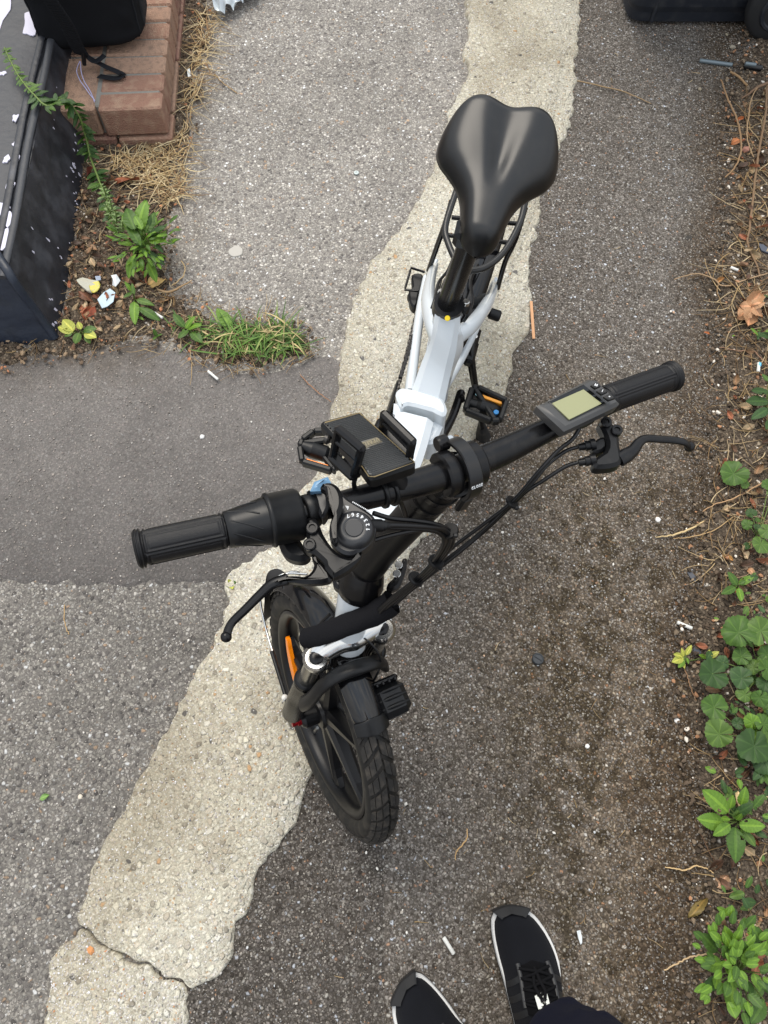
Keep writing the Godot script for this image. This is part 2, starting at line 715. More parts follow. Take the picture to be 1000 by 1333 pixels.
func make_wheel(called: String, parent: Node, at: Transform3D, hub_r: float) -> MeshInstance3D:
	var black := mat("black_alloy", rgb(17, 17, 19), 0.34, 0.0, 0.4)
	var rubber := worn(mat("tyre_rubber", rgb(26, 26, 26), 0.6, 0.0, 0.4), Color(0.4, 0.37, 0.33, 0.3), 5.0, 0.5, 0.95, 132)
	org = Vector3.ZERO
	# the rim, a channel section
	var rim := shape()
	var sect := [Vector2(-0.019, 0.187), Vector2(-0.0205, 0.184), Vector2(-0.019, 0.177), Vector2(-0.012, 0.171), Vector2(0.012, 0.171), Vector2(0.019, 0.177), Vector2(0.0205, 0.184), Vector2(0.019, 0.187)]
	rim.surf(96, 7, func(s: float, t: float) -> Vector3:
		var p: Vector2 = sect[int(round(t * 7))]
		return Vector3(p.x, cos(TAU * s) * p.y, sin(TAU * s) * p.y), true)
	rim.closed()
	var root := piece(called, rim.mesh(), black, parent, at)
	# tyre: a carcass, and the worn tread blocks standing proud of it
	var ty := shape()
	ty.surf(200, 28, func(s: float, t: float) -> Vector3:
		var b := TAU * t
		var r := 0.0272 - 0.0036 * smoothstep(0.1, 0.35, cos(b)) + (0.0006 if absf(cos(b) + 0.45) < 0.1 else 0.0)
		var rad := 0.2077 + r * cos(b)
		return Vector3(r * sin(b) * 0.96, cos(TAU * s) * rad, sin(TAU * s) * rad), true, true)
	ty.closed()
	var tyre := part("tyre", ty, rubber, root)
	var blocks := shape()
	var count := 46
	for i in count:
		for e in [-1.0, 1.0]:
			for row in 3:
				# from the crown to the shoulder; each block leans back like a chevron
				var b0: float = [0.07, 0.47, 0.86][row]
				var b1: float = [0.42, 0.81, 1.2][row]
				var shift: float = (0.5 if e > 0.0 else 0.0) + [0.0, 0.32, 0.62][row]
				var ring := []
				for c in [[0.0, b0], [0.7, b0], [0.98, b1], [0.28, b1]]:
					var s: float = TAU * (i + shift + c[0]) / count
					var b: float = c[1] * e
					var r := 0.0276 if row < 2 else 0.0274
					var rad := 0.2077 + r * cos(b)
					ring.append([Vector3(r * sin(b) * 0.96, cos(s) * rad, sin(s) * rad), Vector3(sin(b), cos(s) * cos(b), sin(s) * cos(b))])
				var mid := Vector3.ZERO
				for q in ring:
					mid += q[0] * 0.25
				for k in 4:
					var p0: Vector3 = ring[k][0]
					var p1: Vector3 = ring[(k + 1) % 4][0]
					blocks.quad(p0, p1, p1 - ring[(k + 1) % 4][1] * 0.0045 + (p1 - mid) * 0.05, p0 - ring[k][1] * 0.0045 + (p0 - mid) * 0.05)
				blocks.quad(ring[0][0], ring[1][0], ring[2][0], ring[3][0])
				blocks.fan([ring[3][0] - ring[3][1] * 0.0045, ring[2][0] - ring[2][1] * 0.0045, ring[1][0] - ring[1][1] * 0.0045, ring[0][0] - ring[0][1] * 0.0045], mid - ring[0][1] * 0.0045)
				blocks.closed()
	part("tread", blocks, worn(mat("tread_rubber", rgb(46, 45, 44), 0.75, 0.0, 0.35), Color(0.42, 0.39, 0.35, 0.5), 6.0, 0.45, 0.9, 131), tyre).set_meta("kind", "stuff")
	# hub with flanges
	var hub := shape()
	var hw := 0.052
	hub.lathe(Vector3(-hw, 0, 0), Vector3(hw, 0, 0), [Vector2(0, 0.012), Vector2(0.06, 0.017), Vector2(0.28, 0.017), Vector2(0.3, hub_r), Vector2(0.36, hub_r + 0.002), Vector2(0.64, hub_r + 0.002), Vector2(0.7, hub_r), Vector2(0.72, 0.017), Vector2(0.94, 0.017), Vector2(1, 0.012)], 28, false)
	part("hub", hub, black, root)
	for i in 7:
		var a := deg_to_rad(91.0 + i * 360.0 / 7.0)
		var d := Vector3(0, cos(a), sin(a))
		var side := Vector3(0, -sin(a), cos(a))
		var sp := shape()
		var n := 8
		var rings := []
		for k in n + 1:
			var t := float(k) / n
			var r := lerpf(hub_r - 0.006, 0.1725, t)
			var half := lerpf(0.016, 0.0068, minf(1.0, t * 1.5)) + 0.014 * pow(maxf(0.0, t - 0.75) * 4.0, 2.0)
			var dep := lerpf(0.016, 0.009, t)
			rings.append([d * r + side * half + Vector3(dep * 0.55, 0, 0), d * r + side * half * 0.45 + Vector3(dep, 0, 0), d * r - side * half * 0.45 + Vector3(dep, 0, 0), d * r - side * half + Vector3(dep * 0.55, 0, 0),
				d * r - side * half - Vector3(dep * 0.55, 0, 0), d * r - side * half * 0.45 - Vector3(dep, 0, 0), d * r + side * half * 0.45 - Vector3(dep, 0, 0), d * r + side * half - Vector3(dep * 0.55, 0, 0)])
		for k in n:
			for j in 8:
				sp.quad(rings[k][j], rings[k][(j + 1) % 8], rings[k + 1][(j + 1) % 8], rings[k + 1][j], -1)
		sp.closed()
		part("spoke", sp, black, root)
	var valve := shape()
	valve.lathe(Vector3(0, -0.166, 0.0), Vector3(0, -0.134, 0.0), [Vector2(0, 0.004), Vector2(0.5, 0.004), Vector2(0.55, 0.0035), Vector2(1, 0.003)], 10, false)
	part("valve", valve, mat("bare_steel", rgb(170, 170, 168), 0.3, 1.0), root)
	return root


# a mudguard blade round the wheel's own axis
func mudguard(s: Shape, x: Transform3D, r: float, half: float, a0: float, a1: float, flare := 0.0) -> void:
	var n := 40
	var m := 10
	for lay in 2:
		s.surf(n, m, func(t: float, q: float) -> Vector3:
			var a := deg_to_rad(lerpf(a0, a1, t))
			var e := q * 2.0 - 1.0
			var rr := r - 0.016 * pow(absf(e), 2.6) + flare * pow(absf(t - 0.5) * 2.0, 8.0) - lay * 0.0018
			var w := half * (1.0 - 0.35 * pow(absf(t - 0.5) * 2.0, 14.0))
			return x * Vector3(e * w, cos(a) * rr, sin(a) * rr))
		s.facing(x.basis.y * (1.0 if lay == 0 else -1.0))
	for e in [-1.0, 1.0]:
		s.surf(n, 1, func(t: float, q: float) -> Vector3:
			var a := deg_to_rad(lerpf(a0, a1, t))
			var rr := r - 0.016 + flare * pow(absf(t - 0.5) * 2.0, 8.0) - q * 0.0018
			return x * Vector3(e * half * (1.0 - 0.35 * pow(absf(t - 0.5) * 2.0, 14.0)), cos(a) * rr, sin(a) * rr))
		s.facing(x.basis.x * e)


func bicycle() -> void:
	var black := mat("black_alloy", rgb(17, 17, 19), 0.34, 0.0, 0.4)
	var plast := worn(mat("black_plastic", rgb(16, 17, 19), 0.4, 0.0, 0.4), Color(0.4, 0.38, 0.35, 0.08), 7.0, 0.55, 1.0, 135, 6)
	var satin := worn(mat("satin_black", rgb(14, 14, 16), 0.27, 0.0, 0.4), Color(0.4, 0.38, 0.35, 0.08), 7.0, 0.55, 1.0, 134, 6)
	var glossy := mat("gloss_black", rgb(14, 14, 16), 0.09)
	var rubber := grained(mat("grip_rubber", rgb(19, 19, 21), 0.42, 0.0, 0.42), normal_tex(cells(0.2, FastNoiseLite.RETURN_DISTANCE, 4), 256, 5.0), 34.0, 0.35)
	var cable := mat("cable_sheath", rgb(15, 15, 17), 0.3, 0.0, 0.45)
	var white := mat("white_paint", rgb(214, 221, 226), 0.2)
	white.clearcoat_enabled = true
	white.clearcoat = 0.5
	white.clearcoat_roughness = 0.08
	var chrome := mat("polished_alloy", rgb(205, 205, 203), 0.2, 1.0)
	var steel := mat("bare_steel", rgb(170, 170, 168), 0.3, 1.0)
	var amber := mat("amber_reflector", rgb(255, 140, 10), 0.25)
	var cloth := grained(mat("neoprene", rgb(22, 22, 25), 0.85, 0.0, 0.25), normal_tex(cells(0.09, FastNoiseLite.RETURN_DISTANCE, 9), 256, 5.0), 22.0, 0.6)

	var bike := thing("folding_bicycle", "white folding electric bicycle with black saddle and handlebar standing on the pavement", "bicycle", Vector3(0.02, 0, -0.66))
	var at := bike.position

	# ---- wheels: measured in their own planes
	var fx := Vector3(0.8872, -0.2330, -0.3982)
	var fz := Vector3(0.4095, 0, 0.9123)
	var front := Transform3D(Basis(fx, fz.cross(fx), fz), Vector3(-0.0985, 0.2285, -0.2319) - at)
	make_wheel("front_wheel", bike, front, 0.027)
	var rz := Vector3(-0.2588, 0, 0.9659)
	var ry := Vector3(0.168, 0.985, 0.045).normalized()
	var rx := ry.cross(rz).normalized()
	ry = rz.cross(rx)
	var rear := Transform3D(Basis(rx, ry, rz), Vector3(0.1649, 0.235, -1.115) - at)
	make_wheel("rear_wheel", bike, rear, 0.06)
	org = at
	var fw := Transform3D(front.basis, front.origin + at)     # the same two frames in the world
	var rw := Transform3D(rear.basis, rear.origin + at)
	var frame_fwd := rz
	var frame_right := rx

	# ---- frame
	var fr := shape()
	var seat_top := Vector3(0.1016, 0.615, -0.797)
	var seat_low := Vector3(0.0998, 0.34, -0.8861)
	fr.tube([seat_low, seat_top], 0.021, 20)
	var frame := part("frame", fr, white, bike)
	# rear beam: bevelled section sweeping from the seat tube down to the hinge
	var s := shape()
	var path := Shape.spline([Vector3(0.1019, 0.628, -0.7819), Vector3(0.0961, 0.588, -0.756), Vector3(0.0852, 0.535, -0.7337), Vector3(0.0725, 0.495, -0.6995)], 6)
	for i in path.size() - 1:
		pass
	var sec := func(p: Vector3, d: Vector3, half: float, deep: float) -> Array:
		var x := d.cross(Vector3.UP).normalized()
		x = (x - frame_right * 0.0).normalized()
		if x.dot(frame_right) < 0.0:
			x = -x
		x = (x + Vector3.DOWN * 0.12).normalized()
		var y := x.cross(d).normalized()
		if y.y < 0.0:
			y = -y
		return [p + x * half * 0.62, p + x * half - y * 0.009, p + x * half * 1.05 - y * deep * 0.6, p + x * half * 0.5 - y * deep, p - x * half * 0.5 - y * deep, p - x * half * 1.05 - y * deep * 0.6, p - x * half - y * 0.009, p - x * half * 0.62]
	var loft := func(sh: Shape, pts: Array, halves: Array, deeps: Array) -> void:
		var rings := []
		for i in pts.size():
			var d: Vector3 = (pts[min(i + 1, pts.size() - 1)] - pts[max(i - 1, 0)]).normalized()
			var t := float(i) / (pts.size() - 1)
			var k: float = t * (halves.size() - 1)
			var j: int = mini(int(k), halves.size() - 2)
			rings.append(sec.call(pts[i], d, lerpf(halves[j], halves[j + 1], k - j), lerpf(deeps[j], deeps[j + 1], k - j)))
		for i in rings.size() - 1:
			for j in 8:
				sh.quad(rings[i][j], rings[i][(j + 1) % 8], rings[i + 1][(j + 1) % 8], rings[i + 1][j], sh.group + j)
		sh.group += 8
		sh.fan(rings[0], (rings[0][0] + rings[0][4]) * 0.5)
		var last: Array = rings[-1].duplicate()
		last.reverse()
		sh.fan(last, (last[0] + last[4]) * 0.5)
		sh.closed()
	loft.call(s, path, [0.020, 0.0215, 0.026, 0.030], [0.06, 0.075, 0.085, 0.085])
	part("rear_beam", s, white, frame)
	s = shape()
	path = Shape.spline([Vector3(0.0526, 0.495, -0.6695), Vector3(0.0347, 0.505, -0.5914), Vector3(0, 0.53, -0.4848), Vector3(-0.03, 0.555, -0.382), Vector3(-0.0411, 0.565, -0.3325)], 6)
	loft.call(s, path, [0.033, 0.03, 0.025, 0.021, 0.018], [0.085, 0.08, 0.06, 0.055, 0.045])
	part("front_beam", s, white, frame)
	# the folding joint: two flanges meeting, with a latch at the side
	s = shape()
	s.plate(Shape.ring_spline([Vector3(0.0195, 0.503, -0.7051), Vector3(0.0281, 0.503, -0.7185), Vector3(0.0466, 0.503, -0.7168), Vector3(0.0889, 0.503, -0.7018), Vector3(0.0999, 0.503, -0.6935), Vector3(0.105, 0.503, -0.6754), Vector3(0.099, 0.503, -0.664), Vector3(0.0852, 0.503, -0.6705), Vector3(0.0796, 0.503, -0.6738), Vector3(0.0405, 0.503, -0.6853), Vector3(0.0292, 0.503, -0.6803)], 3), 0.095, 0.005)
	part("hinge_flange", s, white, frame)
	s = shape()
	s.plate([Vector3(0.0168, 0.49, -0.6984), Vector3(0.0381, 0.49, -0.695), Vector3(0.0279, 0.49, -0.6686), Vector3(0.0152, 0.49, -0.6785)], 0.08, 0.006)
	part("hinge_flange", s, white, frame)
	s = shape()
	s.plate(Shape.ring_spline([Vector3(0.0846, 0.47, -0.6807), Vector3(0.1022, 0.47, -0.6907), Vector3(0.1046, 0.47, -0.6773), Vector3(0.0862, 0.47, -0.6346), Vector3(0.0705, 0.47, -0.632), Vector3(0.068, 0.47, -0.6444)], 3), 0.06, 0.006)
	part("hinge_latch", s, white, frame)
	# Y-shaped seat stays and the chain stays
	for pts in [[Vector3(0.0948, 0.545, -0.7788), Vector3(0.0829, 0.53, -0.8314), Vector3(0.0804, 0.47, -0.93), Vector3(0.095, 0.37, -1.0668), Vector3(0.11, 0.295, -1.1656)], [Vector3(0.1156, 0.545, -0.7882), Vector3(0.147, 0.53, -0.8233), Vector3(0.1839, 0.46, -0.9171), Vector3(0.2141, 0.37, -1.0239), Vector3(0.2353, 0.295, -1.1152)]]:
		s = shape()
		s.tube(Shape.spline(pts, 5), [0.019, 0.0175, 0.0165, 0.014, 0.011], 14, 0.75, frame_right)
		part("seat_stay", s, white, frame)
	for pts in [[Vector3(0.0475, 0.375, -0.7889), Vector3(0.0631, 0.33, -0.93), Vector3(0.0781, 0.29, -1.0579), Vector3(0.093, 0.265, -1.1579)], [Vector3(0.1113, 0.375, -0.8008), Vector3(0.1572, 0.32, -0.915), Vector3(0.2074, 0.28, -1.0497), Vector3(0.2311, 0.265, -1.1197)]]:
		s = shape()
		s.tube(Shape.spline(pts, 5), [0.0125, 0.0125, 0.012, 0.01], 14, 0.8, frame_right)
		part("chain_stay", s, white, frame)
	for pq in [[Vector3(0.11, 0.295, -1.1656), -1.0], [Vector3(0.2353, 0.295, -1.1152), 1.0]]:
		s = shape()
		var e: Vector3 = pq[0]
		s.box(Transform3D(rw.basis, e - rw.basis.y * 0.04 + rw.basis.z * 0.008), Vector3(0.007, 0.11, 0.036), 0.003)
		var drop := part("dropout", s, white, frame)
		for k in 2:
			s = shape()
			var b := e + rw.basis.y * (0.006 - 0.022 * k) + rw.basis.z * 0.012
			s.disc(b + rw.basis.x * pq[1] * 0.002, b + rw.basis.x * pq[1] * 0.012, 0.0055, 0.001, 8)
			part("bolt", s, chrome, drop)
	# head tube
	s = shape()
	s.tube([Vector3(-0.0523, 0.458, -0.2904), Vector3(-0.0497, 0.5, -0.3062), Vector3(-0.0424, 0.555, -0.3243), Vector3(-0.0374, 0.58, -0.3332)], [0.025, 0.0245, 0.0245, 0.0265], 24)
	part("head_tube", s, white, frame)
	s = shape()
	var dot := Vector3(0.0991, 0.626, -0.7649)
	s.disc(dot, dot + Vector3(0, 0.0015, 0.0008), 0.0043, 0.0004, 20)
	part("yellow_sticker", s, mat("yellow_sticker", rgb(235, 205, 20), 0.5), frame)
	# printing on the white beam: a dark word in small strokes and a red flash
	for it in [["CAUTION", .0058, 484, 692, .545], ["READ BEFORE", .0034, 488, 698, .546], ["RIDING", .0034, 491, 703, .546]]:
		pass
	for p in [[Vector3(-0.0336, 0.5525, -0.3984), Vector3(-0.0247, 0.5525, -0.4056), Vector3(-0.029, 0.5525, -0.3912), Vector3(-0.0379, 0.5525, -0.3877)], [Vector3(-0.0608, 0.512, -0.3236), Vector3(-0.0541, 0.512, -0.3271), Vector3(-0.0561, 0.512, -0.3167), Vector3(-0.0628, 0.512, -0.3143)]]:
		s = shape()
		s.plate(p, 0.003, 0.0004)
		part("red_flash", s, mat("red_print", rgb(205, 62, 55), 0.4), frame)
	s = shape()
	var deca := [Vector3(-0.0114, 0.5475, -0.4331), Vector3(0, 0.5475, -0.4393), Vector3(-0.0125, 0.5475, -0.4221)]
	for i in 4:
		var a: Vector3 = deca[0].lerp(deca[2], i * 0.42)
		var b: Vector3 = a + (deca[1] - deca[0]) * (0.95 - 0.1 * (i % 2))
		for k in 4:
			s.beam(a.lerp(b, k * 0.25), a.lerp(b, k * 0.25 + 0.17), 0.0016, 0.002, Vector3.UP, 0.0003)
	part("frame_lettering", s, mat("ink", rgb(26, 26, 30), 0.5), frame)

	# ---- seat post, clamp, saddle
	s = shape()
	s.tube([Vector3(0.1059, 0.56, -0.8398), Vector3(0.1003, 0.63, -0.7923), Vector3(0.1226, 0.765, -0.7929)], 0.0168, 24)
	part("seat_post", s, mat("anodised_black", rgb(20, 20, 21), 0.24), bike)
	s = shape()
	s.tube([Vector3(0.1027, 0.602, -0.8013), Vector3(0.1025, 0.632, -0.7907)], [0.026, 0.0265, 0.024], 24)
	s.box(Transform3D(rw.basis, Vector3(0.1225, 0.615, -0.7985)), Vector3(0.03, 0.018, 0.02), 0.004)
	s.box(Transform3D(rw.basis, Vector3(0.0911, 0.615, -0.8138)), Vector3(0.014, 0.018, 0.03), 0.004)
	var clamp := part("seat_clamp", s, satin, bike)
	for p in [Vector3(0.0898, 0.632, -0.8104), Vector3(0.1293, 0.63, -0.7923)]:
		s = shape()
		s.disc(p - Vector3(0, 0.005, 0), p + Vector3(0, 0.004, 0), 0.0055, 0.001, 10)
		part("bolt", s, chrome, clamp)

	var nose := Vector3(0.1276, 0.806, -0.7473)
	var back := Vector3(0.18, 0.832, -0.9732)
	var sf := (nose - back).normalized()
	var ss := Vector3.UP.cross(sf).normalized()
	ss = (ss * 0.985 + Vector3.DOWN * 0.09).normalized()
	var su := sf.cross(ss).normalized()
	var slen := back.distance_to(nose)
	var wide := [Vector2(0, 0.066), Vector2(0.06, 0.074), Vector2(0.16, 0.083), Vector2(0.27, 0.088), Vector2(0.38, 0.087), Vector2(0.47, 0.078), Vector2(0.55, 0.062), Vector2(0.63, 0.047), Vector2(0.72, 0.037), Vector2(0.83, 0.031), Vector2(0.92, 0.026), Vector2(0.965, 0.0195), Vector2(0.99, 0.011), Vector2(1.0, 0.002)]
	s = shape()
	s.surf(70, 72, func(t: float, q: float) -> Vector3:
		var w := along(wide, t)
		var top := q < 0.72
		var e := (q / 0.72) * 2.0 - 1.0 if top else 1.0 - (q - 0.72) / 0.28 * 2.0
		var lobe := 0.011 * exp(-pow(e / 0.34, 2.0)) + 0.03 * pow(absf(e), 4.0)
		var p := back + sf * (slen * t + lobe * pow(1.0 - t, 5.0) - 0.012 * (1.0 - t))
		var round_end := sqrt(maxf(0.0, 1.0 - pow(maxf(0.0, 1.0 - t / 0.14), 2.0))) * sqrt(maxf(0.0, 1.0 - pow(maxf(0.0, (t - 0.9) / 0.1), 2.0)))
		var wing := smoothstep(0.62, 0.3, t)
		var skirt := lerpf(0.03, 0.042, wing)
		var y: float
		if top:
			var dome := lerpf(0.017, 0.024, wing) * (1.0 - pow(absf(e), 2.8))
			var dip := 0.0085 * exp(-pow(e * w / lerpf(0.008, 0.021, smoothstep(0.62, 0.0, t)), 2.0)) * smoothstep(0.68, 0.45, t)
			var ridge := 0.0006 * exp(-pow((absf(e) * w - lerpf(0.012, 0.03, smoothstep(0.62, 0.1, t))) / 0.008, 2.0)) * smoothstep(0.72, 0.58, t) * smoothstep(0.0, 0.4, t)
			y = (dome - dip + ridge + skirt * (1.0 - pow(absf(e), 7.0)) * 0.75) * round_end - skirt
			e = signf(e) * (1.0 - pow(1.0 - absf(e), 1.25))
		else:
			y = -skirt - 0.004 * (1.0 - e * e)
			e *= 0.97
		y += 0.014 * pow(1.0 - minf(1.0, t / 0.55), 2.0) - 0.006 * smoothstep(0.7, 1.0, t)
		return p + ss * (e * w) + su * (y + 0.006), false, true)
	s.closed()
	var skin := mat("saddle_cover", rgb(12, 13, 15), 0.36, 0.0, 0.5)
	grained(skin, normal_tex(cells(0.1, FastNoiseLite.RETURN_DISTANCE, 31), 256, 3.0), 30.0, 0.1)
	worn(skin, Color(0.36, 0.34, 0.31, 0.05), 5.0, 0.5, 0.95, 133)
	var saddle := part("saddle", s, skin, bike)
	s = shape()
	for e in [-1.0, 1.0]:
		s.tube(Shape.spline([back + sf * 0.06 + ss * e * 0.035 - su * 0.035, back + sf * 0.12 + ss * e * 0.024 - su * 0.05, back + sf * 0.2 + ss * e * 0.02 - su * 0.05, nose - sf * 0.03 + ss * e * 0.008 - su * 0.03], 6), 0.0036, 8)
	s.box(Transform3D(Basis(ss, su, sf), Vector3(0.1226, 0.765, -0.7929) + su * 0.008), Vector3(0.05, 0.03, 0.035), 0.006)
	part("saddle_rail", s, satin, saddle)

	# ---- rear rack
	s = shape()
	s.tube(Shape.spline([Vector3(0.2506, 0.575, -1.2802), Vector3(0.2862, 0.57, -1.205), Vector3(0.2543, 0.565, -1.0726), Vector3(0.24, 0.562, -1.0211), Vector3(0.2095, 0.558, -0.9616), Vector3(0.1758, 0.556, -0.9291), Vector3(0.1435, 0.556, -0.9223), Vector3(0.1282, 0.556, -0.9376), Vector3(0.1134, 0.558, -0.979), Vector3(0.1091, 0.56, -1.0177), Vector3(0.1276, 0.565, -1.0856), Vector3(0.1628, 0.572, -1.2027), Vector3(0.204, 0.575, -1.2802)], 7), 0.0058, 12)
	var rack := part("rear_rack", s, mat("rack_tube", rgb(38, 38, 38), 0.28, 0.25), bike)
	for ab in [[Vector3(0.1212, 0.557, -1.0423), Vector3(0.2466, 0.557, -1.0261)], [Vector3(0.1406, 0.562, -1.1245), Vector3(0.265, 0.562, -1.0981)], [Vector3(0.1115, 0.557, -1.001), Vector3(0.2272, 0.557, -0.9817)]]:
		s = shape()
		s.tube(ab, 0.004, 8)
		part("crossbar", s, satin, rack)
	for pts in [[Vector3(0.0952, 0.31, -1.1396), Vector3(0.107, 0.42, -1.1086), Vector3(0.1157, 0.5, -1.0859), Vector3(0.1227, 0.556, -1.082)], [Vector3(0.2402, 0.31, -1.0921), Vector3(0.2388, 0.42, -1.0655), Vector3(0.2445, 0.5, -1.0446), Vector3(0.2554, 0.556, -1.0672)]]:
		s = shape()
		s.tube(Shape.spline(pts, 5), 0.0052, 10)
		part("rack_leg", s, satin, rack)
	s = shape()
	mudguard(s, rw, 0.253, 0.03, -130, 62)
	part("rear_mudguard", s, glossy, bike)
	# cables that run down beside the seat post
	for pts in [[Vector3(0.1303, 0.5, -1.0114), Vector3(0.1162, 0.5, -0.9718), Vector3(0.0968, 0.52, -0.9263), Vector3(0.0857, 0.56, -0.856), Vector3(0.0804, 0.555, -0.8407)], [Vector3(0.1714, 0.5, -0.9843), Vector3(0.1529, 0.53, -0.9229), Vector3(0.1493, 0.56, -0.856), Vector3(0.1395, 0.575, -0.8151), Vector3(0.1331, 0.56, -0.8112)]]:
		s = shape()
		s.tube(Shape.spline(pts, 6), 0.0028, 8)
		part("rear_cable", s, cable, bike)

	# ---- drive: chainring, guard, cranks, pedals, chain, derailleur
	var bb := Vector3(0.0571, 0.29, -0.7501)
	var cr := bb - frame_right * 0.052
	s = shape()
	s.disc(cr - frame_right * 0.003, cr + frame_right * 0.001, 0.078, 0.001, 40)
	var ring := part("chainring", s, satin, bike)
	s = shape()
	s.lathe(cr - frame_right * 0.011, cr - frame_right * 0.006, [Vector2(0, 0.084), Vector2(0.2, 0.0895), Vector2(0.8, 0.0895), Vector2(1, 0.084)], 48, false)
	part("chain_guard", s, plast, ring)
	s = shape()
	s.tube([cr, bb + frame_right * 0.05], 0.021, 18)
	part("bottom_bracket", s, satin, frame)
	var left_end := Vector3(0.1581, 0.255, -0.8662)
	var left_root := Vector3(0.0984, 0.29, -0.7228)
	s = shape()
	s.tube(Shape.spline([left_root, left_root.lerp(left_end, 0.5) + frame_right * 0.006, left_end], 6), [0.0155, 0.011, 0.012], 12, 0.75, frame_right)
	part("crank_arm", s, satin, bike)
	var right_end := bb - frame_right * 0.075 + frame_fwd * 0.14 + Vector3(0, 0.045, 0)
	s = shape()
	s.tube([bb - frame_right * 0.065, right_end], [0.0155, 0.011, 0.012], 12, 0.75, frame_right)
	part("crank_arm", s, satin, bike)
	# pedals: two side rails, axle body, end bars, reflectors
	for k in 2:
		var q: Array = [Vector3(0.1792, 0.268, -0.8684), Vector3(0.1914, 0.268, -0.8704), Vector3(0.248, 0.268, -0.8381), Vector3(0.2315, 0.268, -0.7925), Vector3(0.2145, 0.268, -0.7913), Vector3(0.1631, 0.268, -0.8161)] if k == 0 else [Vector3(-0.1559, 0.345, -0.69), Vector3(-0.1523, 0.345, -0.7047), Vector3(-0.1315, 0.345, -0.7232), Vector3(-0.0936, 0.345, -0.7232), Vector3(-0.0854, 0.345, -0.6949), Vector3(-0.0884, 0.345, -0.6443), Vector3(-0.0957, 0.345, -0.6408), Vector3(-0.1503, 0.345, -0.6586)]
		s = shape()
		var mid := Vector3.ZERO
		for p in q:
			mid += p / q.size()
		for i in q.size():
			s.beam(q[i], q[(i + 1) % q.size()], 0.011, 0.019, Vector3.UP, 0.003)
		var pedal_axis := frame_right * (1.0 if k == 0 else -1.0)
		s.lathe(mid - pedal_axis * 0.042 - Vector3(0, 0.009, 0), mid + pedal_axis * 0.036 - Vector3(0, 0.009, 0), [Vector2(0, 0.009), Vector2(0.3, 0.011), Vector2(0.4, 0.016), Vector2(0.75, 0.016), Vector2(1, 0.011)], 14, false)
		s.beam(q[1].lerp(q[0], 0.5), q[3].lerp(q[4], 0.5), 0.012, 0.012, Vector3.UP, 0.003)
		if k == 0:
			s.plate([q[0] + Vector3(0.004, -0.004, 0.004), q[0].lerp(q[2], 0.42), q[5].lerp(q[4], 0.5), q[5] + Vector3(0.003, -0.004, -0.004)], 0.012, 0.002)
		else:
			s.beam(q[0].lerp(q[2], 0.55), mid + Vector3(0, -0.009, 0), 0.01, 0.012, Vector3.UP, 0.003)
			s.beam(q[6].lerp(q[5], 0.5), mid + Vector3(0, -0.009, 0), 0.01, 0.012, Vector3.UP, 0.003)
		var ped := part("pedal", s, plast, bike)
		s = shape()
		if k == 0:
			s.plate([Vector3(0.1999, 0.2705, -0.8542), Vector3(0.238, 0.2705, -0.8373), Vector3(0.239, 0.2705, -0.8317), Vector3(0.2363, 0.2705, -0.8309), Vector3(0.1988, 0.2705, -0.8469)], 0.012, 0.001)
		else:
			s.plate([Vector3(-0.1429, 0.3475, -0.6662), Vector3(-0.1022, 0.3475, -0.6526), Vector3(-0.1024, 0.3475, -0.6464), Vector3(-0.1431, 0.3475, -0.6602)], 0.014, 0.001)
		part("pedal_reflector", s, mat("amber_paler", rgb(238, 160, 50), 0.35) if k == 0 else amber, ped)
		s = shape()
		s.tube([mid - pedal_axis * 0.05 - Vector3(0, 0.009, 0), (left_end if k == 0 else right_end)], 0.0075, 12)
		part("pedal_spindle", s, satin, ped)
		if k == 0:
			s = shape()
			var b0 := Vector3(0.1914, 0.2705, -0.8553)
			s.lathe(b0 - Vector3(0, 0.004, 0), b0 + Vector3(0, 0.0012, 0), [Vector2(0, 0.006), Vector2(0.9, 0.006), Vector2(0.91, 0.0045), Vector2(1, 0.0025)], 16, false)
			part("pedal_screw", s, mat("zinc_blue", rgb(150, 195, 205), 0.3, 0.5), ped)
			s = shape()
			var b1 := Vector3(0.226, 0.268, -0.8133)
			s.disc(b1 - Vector3(0, 0.004, 0), b1 + Vector3(0, 0.001, 0), 0.0056, 0.0005, 16)
			part("blue_sticker", s, mat("blue_sticker", rgb(20, 130, 200), 0.35), ped)
	# chain: one link after another along two strands
	s = shape()
	for st in [[Vector3(0.0306, 0.372, -0.8251), Vector3(0.0834, 0.285, -1.066)], [Vector3(0.008, 0.212, -0.8039), Vector3(0.0803, 0.2, -1.1479)]]:
		var n := 34
		for i in n:
			var a: Vector3 = st[0].lerp(st[1], (i + 0.06) / n)
			var b: Vector3 = st[0].lerp(st[1], (i + 0.94) / n)
			s.beam(a, b, 0.0052 if i % 2 else 0.0078, 0.0075, Vector3.UP, 0.001)
	part("chain", s, mat("dark_steel", rgb(70, 68, 66), 0.38, 0.8), bike)
	s = shape()
	var ax := rw.origin
	for i in 5:
		s.disc(ax - rw.basis.x * (0.036 + 0.0045 * i), ax - rw.basis.x * (0.038 + 0.0045 * i), 0.05 - 0.005 * i, 0.0008, 28)
	part("sprocket_cluster", s, mat("dark_steel", rgb(70, 68, 66), 0.38, 0.8), bike)
	s = shape()
	s.plate(Shape.ring_spline([Vector3(0.064, 0.2, -1.2257), Vector3(0.0865, 0.2, -1.2298), Vector3(0.0908, 0.2, -1.2075), Vector3(0.0806, 0.2, -1.1755), Vector3(0.0753, 0.2, -1.1401), Vector3(0.0673, 0.2, -1.1323), Vector3(0.0581, 0.2, -1.1479), Vector3(0.057, 0.2, -1.1795), Vector3(0.0651, 0.2, -1.1915)], 3), 0.024, 0.004)
